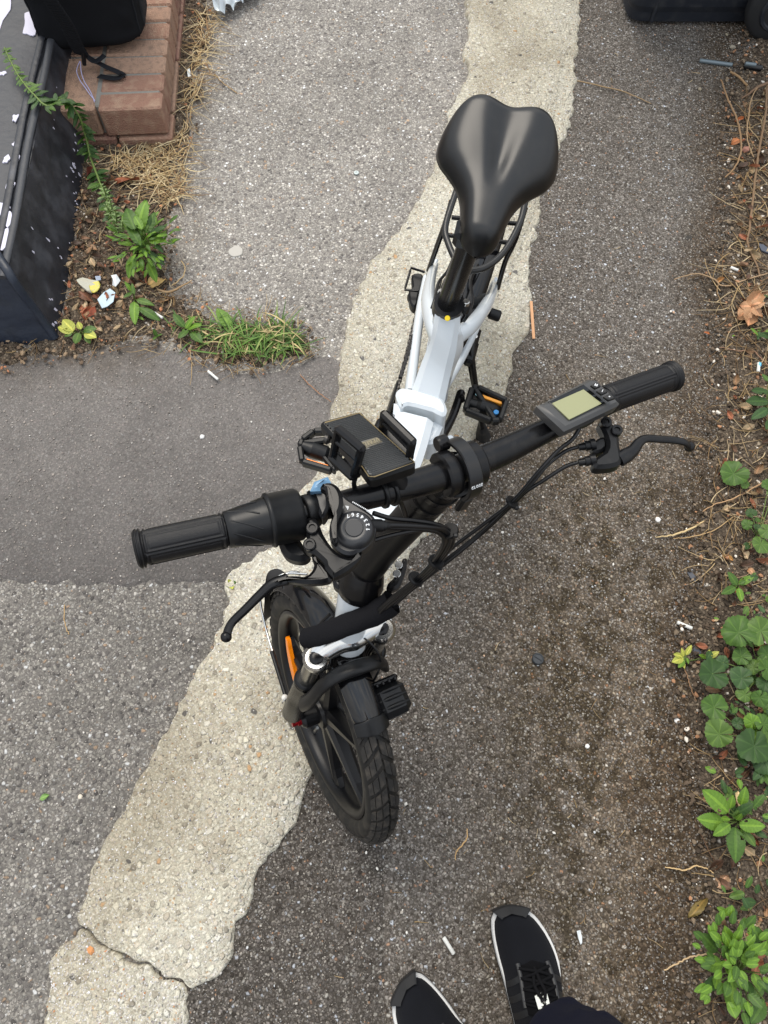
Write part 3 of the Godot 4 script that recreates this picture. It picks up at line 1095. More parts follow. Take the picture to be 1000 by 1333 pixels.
	s.lathe(Vector3(0.0705, 0.19, -1.1649), Vector3(0.0717, 0.165, -1.1856), [Vector2(0, 0.014), Vector2(0.3, 0.018), Vector2(0.7, 0.018), Vector2(1, 0.014)], 18, false)
	var der := part("derailleur", s, plast, bike)
	s = shape()
	s.tube([Vector3(0.0935, 0.215, -1.2186), Vector3(0.062, 0.215, -1.2307), Vector3(0.0603, 0.215, -1.2227), Vector3(0.0486, 0.215, -1.1747), Vector3(0.047, 0.215, -1.1677), Vector3(0.0767, 0.215, -1.1637), Vector3(0.0822, 0.215, -1.1747)], 0.0028, 8)
	part("wire_guard", s, satin, der)
	s = shape()
	s.lathe(ax + rw.basis.x * 0.045, ax + rw.basis.x * 0.098, [Vector2(0, 0.009), Vector2(0.5, 0.009), Vector2(0.55, 0.0125), Vector2(0.95, 0.0125), Vector2(1, 0.01)], 16, false)
	part("axle_cap", s, plast, bike)
	# kickstand
	s = shape()
	s.tube(Shape.spline([Vector3(0.1873, 0.275, -0.9938), Vector3(0.1821, 0.262, -0.9564), Vector3(0.1953, 0.2, -0.925), Vector3(0.2057, 0.16, -0.9115)], 5), [0.011, 0.013, 0.011, 0.009], 12, 0.7, frame_right)
	s.box(Transform3D(rw.basis, Vector3(0.1828, 0.258, -0.9632)), Vector3(0.022, 0.024, 0.06), 0.006)
	s.box(Transform3D(rw.basis, Vector3(0.193, 0.268, -0.9951)), Vector3(0.016, 0.02, 0.05), 0.006)
	s.tube([Vector3(0.2057, 0.16, -0.9115), Vector3(0.2274, 0.05, -0.9039)], 0.0062, 10)
	var stand := part("kickstand", s, satin, bike)
	s = shape()
	s.lathe(Vector3(0.2246, 0.062, -0.9112), Vector3(0.2359, 0.002, -0.9066), [Vector2(0, 0.007), Vector2(0.2, 0.0095), Vector2(0.8, 0.017), Vector2(1, 0.0185)], 16)
	part("rubber_foot", s, mat("tyre_rubber", rgb(38, 37, 37), 0.72), stand)
	for p in [Vector3(0.1792, 0.272, -0.9677), Vector3(0.1895, 0.282, -0.9885)]:
		s = shape()
		s.disc(p, p + Vector3(0.002, 0.005, 0.003), 0.0048, 0.001, 10)
		part("bolt", s, chrome, stand)

	# ---- front fork
	s = shape()
	var crown := Shape.spline([Vector3(-0.1092, 0.47, -0.2596), Vector3(-0.091, 0.478, -0.2761), Vector3(-0.0682, 0.485, -0.2893), Vector3(-0.0489, 0.487, -0.2969), Vector3(-0.0274, 0.485, -0.3068), Vector3(-0.0092, 0.478, -0.3158), Vector3(0.0046, 0.47, -0.3181)], 4)
	s.tube(crown, [0.019, 0.0195, 0.0215, 0.025, 0.0215, 0.0195, 0.019], 16, 0.72, Vector3.UP)
	var fork := part("fork_crown", s, chrome, bike)
	for q in [Vector3(-0.0989, 0.487, -0.2625), Vector3(-0.0034, 0.487, -0.3063)]:
		s = shape()
		s.lathe(q - Vector3(0, 0.016, 0), q, [Vector2(0, 0.021), Vector2(0.55, 0.021), Vector2(0.85, 0.0185), Vector2(1, 0.0165)], 24)
		var boss := part("fork_boss", s, chrome, fork)
		s = shape()
		s.ball(Transform3D(Basis(), q + Vector3(0, -0.001, 0)), Vector3(0.0112, 0.004, 0.0112), 20, 10)
		part("cap", s, satin, boss)
	var ends := []
	for e in [-1.0, 1.0]:
		var top: Vector3 = Vector3(-0.1017, 0.468, -0.2658) if e < 0.0 else Vector3(-0.0035, 0.468, -0.3091)
		var low: Vector3 = fw.origin + fw.basis.x * e * 0.064 + fw.basis.y * 0.012 - fw.basis.z * 0.012
		ends.append([top, low])
		s = shape()
		s.tube([top, top.lerp(low, 0.45)], 0.0135, 20)
		part("stanchion", s, mat("grey_stanchion", rgb(150, 148, 142), 0.25, 0.9), fork)
		s = shape()
		var w := top.lerp(low, 0.33)
		s.lathe(w, low, [Vector2(0, 0.017), Vector2(0.02, 0.0195), Vector2(0.1, 0.0195), Vector2(0.12, 0.0178), Vector2(0.5, 0.0188), Vector2(0.93, 0.0188), Vector2(1, 0.015)], 24)
		s.box(Transform3D(fw.basis, low - fw.basis.y * 0.014), Vector3(0.009, 0.05, 0.03), 0.004)
		var leg := part("fork_leg", s, satin, fork)
		s = shape()
		s.lathe(w - (low - w) * 0.03, w + (low - w) * 0.04, [Vector2(0, 0.0165), Vector2(0.3, 0.0205), Vector2(0.7, 0.0205), Vector2(1, 0.018)], 24)
		part("fork_seal", s, plast, leg)
		s = shape()
		var nut: Vector3 = fw.origin + fw.basis.x * e * 0.05
		s.lathe(nut, nut + fw.basis.x * e * 0.018, [Vector2(0, 0.0085), Vector2(0.45, 0.0085), Vector2(0.5, 0.0065), Vector2(1, 0.0065)], 6, false)
		part("axle_nut", s, mat("red_anodised", rgb(165, 18, 30), 0.25, 0.6) if e < 0.0 else chrome, leg)
	# arched brace over the tyre
	s = shape()
	s.tube(Shape.spline([Vector3(-0.1257, 0.385, -0.214), Vector3(-0.1107, 0.42, -0.2148), Vector3(-0.0903, 0.465, -0.2262), Vector3(-0.0669, 0.486, -0.2375), Vector3(-0.0402, 0.489, -0.2474), Vector3(-0.0181, 0.478, -0.2566), Vector3(-0.0046, 0.45, -0.2654), Vector3(0, 0.41, -0.265)], 6), [0.013, 0.0135, 0.0125, 0.0125, 0.0135, 0.013, 0.012, 0.01], 14, 0.6, Vector3.UP)
	part("fork_brace", s, plast, fork)
	# ---- front mudguard with its stay and flap
	s = shape()
	mudguard(s, fw, 0.243, 0.0262, -93, 24)
	var guard := part("front_mudguard", s, glossy, bike)
	s = shape()
	mudguard(s, fw, 0.245, 0.0272, 19, 25)
	part("mudguard_tip", s, plast, guard)
	s = shape()
	mudguard(s, fw, 0.2465, 0.031, -116, -86, 0.03)
	part("mud_flap", s, mat("flap_rubber", rgb(46, 45, 45), 0.6), guard)
	s = shape()
	var on := func(a: float, r: float, lat: float) -> Vector3:
		return fw * Vector3(lat, cos(deg_to_rad(a)) * r, sin(deg_to_rad(a)) * r)
	s.tube(Shape.spline([on.call(-62, 0.238, 0.03), on.call(-68, 0.249, 0.0), on.call(-70, 0.243, -0.026), on.call(-88, 0.236, -0.038), on.call(-96, 0.19, -0.044), on.call(-98, 0.13, -0.05)], 6), 0.0022, 8)
	s.tube(Shape.spline([on.call(-62, 0.238, -0.03), on.call(-68, 0.249, 0.0), on.call(-70, 0.243, 0.026), on.call(-88, 0.236, 0.038), on.call(-96, 0.19, 0.044), on.call(-98, 0.13, 0.05)], 6), 0.0022, 8)
	part("mudguard_stay", s, chrome, guard)
	s = shape()
	s.tube([on.call(-98, 0.14, -0.05), on.call(-104, 0.07, -0.056), on.call(-110, 0.035, -0.06)], [0.0042, 0.0036, 0.0042], 8)
	s.tube([on.call(-98, 0.14, 0.05), on.call(-104, 0.07, 0.056), on.call(-110, 0.035, 0.06)], [0.0042, 0.0036, 0.0042], 8)
	part("stay_sleeve", s, plast, guard)
	s = shape()
	s.ball(Transform3D(Basis(), on.call(-106, 0.052, -0.06)), Vector3.ONE * 0.006)
	part("stay_screw", s, mat("white_nylon", rgb(215, 212, 205), 0.4), guard)
	# amber reflector between two spokes
	s = shape()
	var rr := []
	for i in 9:
		rr.append(on.call(lerpf(-98, -140, i / 8.0), lerpf(0.158, 0.135, i / 8.0) - 0.0, -0.017))
	for i in range(8, -1, -1):
		rr.append(on.call(lerpf(-98, -140, i / 8.0), lerpf(0.142, 0.108, i / 8.0) + 0.008 * (1.0 - sin(PI * i / 8.0)) , -0.017))
	s.plate(rr, 0.008, 0.0012, fw.basis.x)
	part("wheel_reflector", s, amber, bike)

	# ---- headlight on a bracket
	var lx := Basis(fx.slide(Vector3.UP).normalized(), Vector3.UP, fz)
	lx = lx.rotated(lx.x, 0.12).rotated(fz, -0.12)
	var lp := Vector3(0.0082, 0.415, -0.2168)
	s = shape()
	s.box(Transform3D(lx, lp + lx.z * 0.004), Vector3(0.05, 0.05, 0.05), 0.009)
	var lamp := part("headlight", s, plast, bike)
	s = shape()
	s.box(Transform3D(lx, lp - lx.z * 0.0255), Vector3(0.042, 0.046, 0.009), 0.003)
	for i in 4:
		s.box(Transform3D(lx, lp - lx.z * 0.0225 + lx.x * (-0.015 + 0.01 * i) + lx.y * 0.0255), Vector3(0.0045, 0.005, 0.006), 0.0012)
	part("rear_shell", s, satin, lamp)
	for i in 3:
		s = shape()
		var c := lp + lx.y * 0.0245 + lx.z * (-0.011 + 0.0125 * i) - lx.y * 0.0012
		s.tube(Shape.spline([c - lx.x * 0.019 - lx.y * 0.005, c - lx.x * 0.006 + lx.y * 0.001, c + lx.x * 0.009 + lx.y * 0.001, c + lx.x * 0.021 - lx.y * 0.005], 5), 0.0042, 10, 0.8, lx.z)
		part("cooling_rib", s, plast, lamp)
	s = shape()
	s.disc(lp + lx.z * 0.024 - lx.y * 0.004, lp + lx.z * 0.0298 - lx.y * 0.004, 0.017, 0.002, 24)
	part("lens", s, mat("lens", rgb(60, 62, 66), 0.08, 0.2), lamp)
	s = shape()
	s.tube(Shape.spline([Vector3(-0.0371, 0.44, -0.2432), Vector3(-0.0256, 0.43, -0.2313), Vector3(-0.0197, 0.425, -0.2161), Vector3(-0.0233, 0.42, -0.2079)], 5), 0.0035, 8)
	s.tube(Shape.spline([Vector3(-0.0289, 0.445, -0.2467), Vector3(-0.0231, 0.44, -0.2385), Vector3(-0.0139, 0.43, -0.229), Vector3(-0.0105, 0.425, -0.2207)], 5), 0.003, 8)
	for p in [Vector3(-0.0393, 0.44, -0.2374), Vector3(-0.0231, 0.43, -0.2072)]:
		s.disc(p, p + Vector3(-0.002, 0.006, 0.002), 0.0055, 0.001, 8)
	part("lamp_bracket", s, chrome, lamp)
	s = shape()
	s.tube(Shape.spline([Vector3(-0.0235, 0.5, -0.2843), Vector3(-0.0113, 0.49, -0.2731), Vector3(-0.0045, 0.475, -0.2607), Vector3(-0.0091, 0.46, -0.2469), Vector3(-0.0162, 0.44, -0.2374)], 6), 0.0018, 8)
	part("lamp_cable", s, cable, lamp)
	# coil of spare cable behind the crown
	s = shape()
	for k in 4:
		s.tube(Shape.spline([Vector3(-0.0682, 0.5, -0.3237), Vector3(-0.0829, 0.48, -0.3153), Vector3(-0.0931, 0.46, -0.2994), Vector3(-0.0902, 0.43, -0.2891)], 6).map(func(p: Vector3) -> Vector3: return p + Vector3(0.007 * k - 0.012, 0.003 * k, 0.004 * k)), 0.0026, 8)
	for k in 4:
		s.tube(Shape.spline([Vector3(-0.0186, 0.46, -0.2994), Vector3(-0.0306, 0.44, -0.2866), Vector3(-0.0322, 0.42, -0.2783), Vector3(-0.0218, 0.4, -0.2781), Vector3(-0.012, 0.41, -0.2879), Vector3(-0.013, 0.44, -0.2974)], 6).map(func(p: Vector3) -> Vector3: return p + Vector3(0.002 * k, -0.008 * k, 0.001 * k)), 0.0027, 8)
	part("brake_cable", s, cable, bike)

	# ---- handlebar stem
	s = shape()
	s.tube([Vector3(-0.0317, 0.6, -0.3488), Vector3(0, 0.675, -0.3624), Vector3(0.0536, 0.79, -0.3787), Vector3(0.0687, 0.83, -0.3828)], [0.0235, 0.0225, 0.0225, 0.0235], 28)
	var stem := part("handlebar_stem", s, mat("stem_black", rgb(13, 13, 14), 0.33, 0.0, 0.4), bike)
	s = shape()
	s.lathe(Vector3(-0.0365, 0.574, -0.3352), Vector3(-0.0238, 0.624, -0.3513), [Vector2(0, 0.024), Vector2(0.12, 0.031), Vector2(0.4, 0.032), Vector2(0.75, 0.028), Vector2(1, 0.0235)], 28)
	s.plate(Shape.ring_spline([Vector3(-0.0707, 0.6, -0.3421), Vector3(-0.0675, 0.6, -0.3465), Vector3(-0.0539, 0.6, -0.3439), Vector3(-0.0353, 0.6, -0.3403), Vector3(-0.0251, 0.6, -0.3262), Vector3(-0.0418, 0.6, -0.3227), Vector3(-0.0553, 0.6, -0.328), Vector3(-0.062, 0.6, -0.3306), Vector3(-0.068, 0.6, -0.335)], 3), 0.022, 0.005)
	var base := part("stem_base", s, satin, stem)
	s = shape()
	s.plate(Shape.ring_spline([Vector3(-0.0316, 0.612, -0.3389), Vector3(-0.0266, 0.612, -0.338), Vector3(-0.0183, 0.612, -0.3327), Vector3(-0.0158, 0.612, -0.3301), Vector3(-0.0249, 0.612, -0.3301), Vector3(-0.0299, 0.612, -0.3345)], 3), 0.006, 0.001)
	part("grey_insert", s, mat("bare_steel", rgb(170, 170, 168), 0.3, 1.0), base)
	s = shape()
	s.plate(Shape.ring_spline([Vector3(0.0253, 0.61, -0.3707), Vector3(0.0312, 0.61, -0.3716), Vector3(0.0311, 0.61, -0.3599), Vector3(0.0259, 0.61, -0.3422), Vector3(0.0199, 0.61, -0.3299), Vector3(0.0083, 0.61, -0.3247), Vector3(0.0033, 0.61, -0.3264), Vector3(0.005, 0.61, -0.3352), Vector3(0.0134, 0.61, -0.344), Vector3(0.0218, 0.61, -0.3581)], 3), 0.013, 0.004)
	var latch := part("folding_latch", s, satin, base)
	for p in [Vector3(0.0172, 0.616, -0.347), Vector3(0.0199, 0.616, -0.3597)]:
		s = shape()
		s.disc(p - Vector3(0, 0.008, 0), p + Vector3(0, 0.003, 0.001), 0.0058, 0.001, 10)
		part("bolt", s, chrome, latch)
	s = shape()
	s.lathe(Vector3(0.0503, 0.786, -0.3786), Vector3(0.0534, 0.794, -0.3788), [Vector2(0, 0.0238), Vector2(1, 0.0238)], 28, false)
	s.lathe(Vector3(0.0615, 0.808, -0.382), Vector3(0.0645, 0.816, -0.382), [Vector2(0, 0.0252), Vector2(1, 0.0252)], 28, false)
	part("stem_ring", s, satin, stem)

	# ---- handlebar
	var bar_pts := [Vector3(-0.2287, 0.929, -0.2613), Vector3(-0.1561, 0.92, -0.283), Vector3(-0.0797, 0.906, -0.3077), Vector3(-0.0157, 0.891, -0.3332), Vector3(0.0487, 0.873, -0.3614), Vector3(0.0825, 0.865, -0.3783), Vector3(0.1265, 0.856, -0.4019), Vector3(0.1774, 0.846, -0.4337), Vector3(0.2737, 0.822, -0.4957), Vector3(0.3521, 0.803, -0.5367)]
	var bar := Shape.spline(bar_pts, 6)
	s = shape()
	s.tube(bar, [0.011, 0.011, 0.0115, 0.0135, 0.0158, 0.0162, 0.0158, 0.0142, 0.0115, 0.011], 24)
	var hb := part("handlebar", s, satin, bike)
	s = shape()
	for t in [[Vector3(-0.0039, 0.889, -0.3368), Vector3(0, 0.888, -0.3386)], [Vector3(0.0055, 0.886, -0.3408), Vector3(0.0087, 0.885, -0.3426)]]:
		s.lathe(t[0], t[1], [Vector2(0, 0.0152), Vector2(0.2, 0.0163), Vector2(0.8, 0.0163), Vector2(1, 0.0152)], 24)
	part("bar_shim", s, plast, hb)
	# grips: ribbed rubber with panels and an end flange
	var ga := Vector3(-0.2312, 0.93, -0.2602)
	var gb := Vector3(-0.1519, 0.9195, -0.284)
	var grips := [[ga, gb], [Vector3(0.358, 0.801, -0.5403), Vector3(0.2612, 0.825, -0.4895)]]
	for q in grips:
		var a: Vector3 = q[0]
		var b: Vector3 = q[1]
		var t := (b - a).normalized()
		var u := (Vector3.UP - t * t.y).normalized()
		var w := t.cross(u)
		s = shape()
		s.surf(110, 110, func(m: float, th: float) -> Vector3:
			var x := TAU * th
			var r := 0.0163
			if m < 0.035:
				r = 0.0196 * sqrt(m / 0.035) if m < 0.012 else 0.0196
				if m >= 0.012: r = 0.0193
			elif m < 0.05:
				r = 0.0178
			elif m < 0.065:
				r = 0.019
			elif m < 0.08:
				r = 0.0168
			else:
				# four long panels, each a sunken frame round a raised pad
				var k := fposmod(th * 5.0 + 0.35, 1.0)
				var e := absf(k - 0.5) * 2.0
				var mm := (m - 0.08) / 0.92
				var inside := minf(0.86 - e, (minf(mm, 1.0 - mm) - 0.03) * 6.0)
				r = 0.0158 + 0.0017 * smoothstep(-0.1, -0.02, inside) - 0.0013 * smoothstep(0.08, 0.14, inside) + 0.0007 * smoothstep(0.2, 0.32, inside)
			return a + (b - a) * m + (u * cos(x) + w * sin(x)) * r, false, true)
		s.closed()
		var grip := part("grip", s, rubber, hb)
		s = shape()
		s.disc(a - t * 0.0012, a + t * 0.003, 0.0185, 0.002, 32)
		s.lathe(a - t * 0.0022, a, [Vector2(0, 0.004), Vector2(1, 0.005)], 6, false)
		part("end_plug", s, plast, grip)
	# twist throttle inboard of the left grip
	var tc := [Vector3(-0.1519, 0.9195, -0.284), Vector3(-0.1138, 0.9125, -0.2967), Vector3(-0.0819, 0.9065, -0.3071)]
	s = shape()
	s.lathe(tc[0], tc[1], [Vector2(0, 0.0165), Vector2(0.02, 0.018), Vector2(0.25, 0.0188), Vector2(0.7, 0.0215), Vector2(0.9, 0.0235), Vector2(1, 0.0238)], 48)
	var throttle := part("throttle", s, mat("throttle_rubber", rgb(19, 20, 22), 0.36, 0.0, 0.42), hb)
	s = shape()
	for i in 9:
		var ang := TAU * i / 9.0
		var t := (Vector3(tc[1]) - Vector3(tc[0])).normalized()
		var u := (Vector3.UP - t * t.y).normalized()
		var w := t.cross(u)
		var pts := []
		for k in 9:
			var m := k / 8.0
			var x := ang + m * 0.75
			pts.append(Vector3(tc[0]).lerp(tc[1], 0.12 + 0.68 * m) + (u * cos(x) + w * sin(x)) * along([Vector2(0, 0.0181), Vector2(0.5, 0.0197), Vector2(1, 0.0224)], m))
		s.tube(pts, 0.0009, 6)
	part("throttle_rib", s, mat("throttle_rubber", rgb(19, 20, 22), 0.36, 0.0, 0.42), throttle)
	s = shape()
	s.lathe(tc[1], tc[2], [Vector2(0, 0.0255), Vector2(0.04, 0.0272), Vector2(0.12, 0.0272), Vector2(0.14, 0.0262), Vector2(0.9, 0.0262), Vector2(1, 0.024)], 48)
	s.plate(Shape.ring_spline([Vector3(-0.1052, 0.892, -0.2821), Vector3(-0.1, 0.892, -0.2866), Vector3(-0.0863, 0.892, -0.2881), Vector3(-0.0805, 0.892, -0.2807), Vector3(-0.0733, 0.892, -0.2704), Vector3(-0.0784, 0.892, -0.2643), Vector3(-0.088, 0.892, -0.2643), Vector3(-0.0977, 0.892, -0.269)], 3), 0.016, 0.005)
	part("throttle_housing", s, plast, throttle)
	# left brake lever
	s = shape()
	s.lathe(Vector3(-0.079, 0.906, -0.3086), Vector3(-0.0665, 0.9025, -0.3139), [Vector2(0, 0.0155), Vector2(0.1, 0.0172), Vector2(0.9, 0.0172), Vector2(1, 0.0155)], 24)
	s.plate(Shape.ring_spline([Vector3(-0.0759, 0.9185, -0.296), Vector3(-0.0693, 0.9185, -0.2982), Vector3(-0.0638, 0.9185, -0.2946), Vector3(-0.0588, 0.9185, -0.2816), Vector3(-0.0497, 0.9185, -0.2673), Vector3(-0.039, 0.9185, -0.2589), Vector3(-0.0285, 0.9185, -0.2575), Vector3(-0.0214, 0.9185, -0.2645), Vector3(-0.022, 0.9185, -0.2575), Vector3(-0.0335, 0.9185, -0.245), Vector3(-0.0463, 0.9185, -0.2379), Vector3(-0.0489, 0.9185, -0.2384), Vector3(-0.0557, 0.9185, -0.2464), Vector3(-0.0571, 0.9185, -0.2519), Vector3(-0.0666, 0.9185, -0.261), Vector3(-0.0719, 0.9185, -0.2624), Vector3(-0.0767, 0.9185, -0.2673), Vector3(-0.0744, 0.9185, -0.2758)], 2), 0.014, 0.004)
	var lever := part("brake_lever", s, plast, hb)
	s = shape()
	s.plate(Shape.ring_spline([Vector3(-0.0696, 0.9145, -0.2615), Vector3(-0.0568, 0.9145, -0.2513), Vector3(-0.0485, 0.9145, -0.2375), Vector3(-0.0581, 0.9145, -0.2327), Vector3(-0.0776, 0.9145, -0.2327), Vector3(-0.0906, 0.9145, -0.2343), Vector3(-0.1021, 0.9145, -0.2313), Vector3(-0.1012, 0.9145, -0.2368), Vector3(-0.0896, 0.9145, -0.2402), Vector3(-0.0753, 0.9145, -0.2395), Vector3(-0.0683, 0.9145, -0.2451), Vector3(-0.0666, 0.9145, -0.252)], 2), 0.010, 0.0035)
	s.tube(Shape.spline([Vector3(-0.0917, 0.909, -0.2379), Vector3(-0.1056, 0.907, -0.234), Vector3(-0.1164, 0.904, -0.2251), Vector3(-0.1306, 0.9, -0.2112), Vector3(-0.144, 0.896, -0.1982), Vector3(-0.1478, 0.894, -0.1869)], 5), [0.006, 0.0055, 0.005, 0.0046, 0.0043, 0.0046], 12, 0.7, Vector3.UP)
	s.ball(Transform3D(Basis(), Vector3(-0.1481, 0.894, -0.1861)), Vector3.ONE * 0.0054)
	part("lever_blade", s, satin, lever)
	for q in [Vector3(-0.0688, 0.9215, -0.286), Vector3(-0.0708, 0.9205, -0.2694)]:
		s = shape()
		s.lathe(q - Vector3(0, 0.006, 0), q + Vector3(0, 0.0015, 0.0006), [Vector2(0, 0.0062), Vector2(0.9, 0.0062), Vector2(1, 0.0052), Vector2(1, 0.0034), Vector2(0.75, 0.003)], 18, false)
		part("clamp_bolt", s, satin, lever)
	# thumb shifter with its numbered dial
	s = shape()
	s.plate(Shape.ring_spline([Vector3(-0.0431, 0.921, -0.3252), Vector3(-0.0348, 0.921, -0.317), Vector3(-0.0185, 0.921, -0.3059), Vector3(-0.0097, 0.921, -0.2979), Vector3(-0.0074, 0.921, -0.2877), Vector3(-0.0103, 0.921, -0.2748), Vector3(-0.0168, 0.921, -0.2663), Vector3(-0.0285, 0.921, -0.2591), Vector3(-0.0402, 0.921, -0.2607), Vector3(-0.0497, 0.921, -0.2706), Vector3(-0.0527, 0.921, -0.2834), Vector3(-0.0504, 0.921, -0.2979), Vector3(-0.0454, 0.921, -0.3125)], 3), 0.018, 0.003)
	s.plate(Shape.ring_spline([Vector3(-0.0764, 0.9195, -0.3259), Vector3(-0.0608, 0.9195, -0.3259), Vector3(-0.0553, 0.9195, -0.3222), Vector3(-0.0536, 0.9195, -0.3103), Vector3(-0.0573, 0.9195, -0.3), Vector3(-0.0612, 0.9195, -0.2985), Vector3(-0.0656, 0.9195, -0.3088), Vector3(-0.0687, 0.9195, -0.3192)], 3), 0.02, 0.003)
	var shifter := part("gear_shifter", s, mat("shifter_grey", rgb(30, 31, 34), 0.38), hb)
	var dn := Vector3(0.0, 0.97, 0.12).normalized()
	var dc := Vector3(-0.0283, 0.931, -0.2816)
	s = shape()
	s.lathe(dc - dn * 0.014, dc, [Vector2(0, 0.0195), Vector2(0.35, 0.0195), Vector2(0.5, 0.0185), Vector2(0.9, 0.0168), Vector2(0.93, 0.0095), Vector2(0.9, 0.0088), Vector2(1, 0.0082)], 40)
	var dial := part("gear_dial", s, mat("dial_grey", rgb(36, 37, 40), 0.36), shifter)
	for i in 7:
		var a := deg_to_rad(-6.0 + i * 20.5)
		var out := Vector3(cos(a), 0, -sin(a))
		out = (out - dn * out.dot(dn)).normalized()
		var side := out.cross(dn)
		piece("dial_number", letters(str(i + 1), 0.0036, 0.0006), mat("white_print", rgb(225, 228, 230), 0.5), dial, Transform3D(Basis(-side, -out, dn) if (-side).cross(-out).dot(dn) > 0.0 else Basis(side, -out, dn), dc - dn * 0.0011 + out * 0.0132 - at))
	s = shape()
	s.plate([Vector3(-0.0376, 0.9222, -0.3087), Vector3(-0.0339, 0.9222, -0.3079), Vector3(-0.0349, 0.9222, -0.3034)], 0.0015, 0.0002)
	for k in 12:
		var a := Vector3(-0.0306, 0.9218, -0.3126).lerp(Vector3(-0.0126, 0.9218, -0.3015), k / 12.0)
		var b := Vector3(-0.0306, 0.9218, -0.3126).lerp(Vector3(-0.0126, 0.9218, -0.3015), (k + 0.62) / 12.0)
		s.beam(a, b, 0.0013, 0.0014, Vector3.UP, 0.0002)
	part("shifter_print", s, mat("white_print", rgb(225, 228, 230), 0.5), shifter)
	s = shape()
	s.plate(Shape.ring_spline([Vector3(-0.0607, 0.944, -0.3186), Vector3(-0.0569, 0.944, -0.3234), Vector3(-0.0497, 0.944, -0.3237), Vector3(-0.043, 0.944, -0.3186), Vector3(-0.0391, 0.944, -0.3091), Vector3(-0.0389, 0.944, -0.2977), Vector3(-0.0423, 0.944, -0.2878), Vector3(-0.0449, 0.944, -0.278), Vector3(-0.043, 0.944, -0.2655), Vector3(-0.0455, 0.944, -0.2621), Vector3(-0.0495, 0.944, -0.2683), Vector3(-0.0504, 0.944, -0.278), Vector3(-0.0481, 0.944, -0.2892), Vector3(-0.051, 0.944, -0.2991), Vector3(-0.053, 0.944, -0.3099), Vector3(-0.0561, 0.944, -0.3164)], 3), 0.013, 0.004)
	part("thumb_lever", s, satin, shifter)
	s = shape()
	s.plate([Vector3(-0.0721, 0.928, -0.3223), Vector3(-0.0682, 0.928, -0.3328), Vector3(-0.0552, 0.928, -0.3384), Vector3(-0.0512, 0.928, -0.3308), Vector3(-0.0583, 0.928, -0.3301), Vector3(-0.0618, 0.928, -0.3263), Vector3(-0.0611, 0.928, -0.3229)], 0.016, 0.003)
	part("release_button", s, mat("pale_blue_plastic", rgb(105, 145, 178), 0.4), shifter)

	# ---- clamp that joins stem and bar, with its quick-release lever
	var bm := Vector3(0.08, 0.865, -0.3774)
	var ba := (Vector3(0.1265, 0.856, -0.4019) - Vector3(0.0487, 0.873, -0.3614)).normalized()
	var bu := (Vector3(0.16, 1, 0.0) - ba * Vector3(0.16, 1, 0.0).dot(ba)).normalized()
	s = shape()
	s.band(bm, ba, bu, 0.0155, 0.0252, -0.0235, -0.0065, -100, 130, 30)
	s.band(bm, ba, bu, 0.0155, 0.0252, 0.0105, 0.0255, -80, 110, 30)
	s.tube([Vector3(0.0673, 0.826, -0.3829), bm - bu * 0.012], [0.0235, 0.026], 24)
	var clampb := part("bar_clamp", s, satin, stem)
	s = shape()
	s.band(bm, ba, bu, 0.0302, 0.0348, -0.0075, 0.0085, -78, 116, 36)
	var hook := bm + bu.rotated(ba, deg_to_rad(118)) * 0.0315
	s.box(Transform3D(Basis(ba, bu, ba.cross(bu)), hook - bu * 0.012 + ba.cross(bu) * 0.001), Vector3(0.016, 0.03, 0.008), 0.003)
	var qr := part("quick_release_lever", s, mat("lever_black", rgb(22, 22, 23), 0.3), clampb)
	s = shape()
	var piv := bm + bu.rotated(ba, deg_to_rad(-64)) * 0.0325
	s.lathe(piv - ba * 0.016, piv - ba * 0.004, [Vector2(0, 0.0075), Vector2(0.2, 0.0088), Vector2(1, 0.0088)], 20, false)
	part("pivot_pin", s, satin, qr)
	s = shape()
	s.disc(piv + bu * 0.0035, piv + bu * 0.0055, 0.0042, 0.0008, 14)
	part("adjusting_screw", s, chrome, qr)
	var la := deg_to_rad(62)
	var ln := bu.rotated(ba, la)
	piece("lever_lettering", letters("CLOSE", 0.0036, 0.0006), mat("white_print", rgb(225, 228, 230), 0.5), qr, Transform3D(Basis(ba, ln.cross(ba), ln), bm + ln * 0.035 - at))

	# ---- display on the right half of the bar
	var disp := [Vector3(0.167, 0.884, -0.4467), Vector3(0.174, 0.883, -0.4507), Vector3(0.23, 0.8752, -0.4868), Vector3(0.2393, 0.874, -0.4872), Vector3(0.2628, 0.8709, -0.4583), Vector3(0.2597, 0.8713, -0.4546), Vector3(0.1949, 0.8804, -0.417)]
	s = shape()
	s.plate(disp, 0.016, 0.004)
	var display := part("display", s, mat("display_grey", rgb(66, 66, 66), 0.4), hb)
	s = shape()
	s.plate([Vector3(0.1794, 0.8832, -0.4512), Vector3(0.2222, 0.8772, -0.4775), Vector3(0.2458, 0.8741, -0.4544), Vector3(0.2018, 0.8803, -0.4285)], 0.004, 0.0008)
	part("screen_bezel", s, mat("bezel", rgb(20, 21, 21), 0.12), display)
	s = shape()
	s.plate([Vector3(0.1832, 0.8842, -0.4486), Vector3(0.2208, 0.879, -0.4697), Vector3(0.2396, 0.8765, -0.453), Vector3(0.2003, 0.882, -0.4292)], 0.002, 0.0003)
	part("screen", s, mat("lcd", rgb(148, 149, 112), 0.1), display)
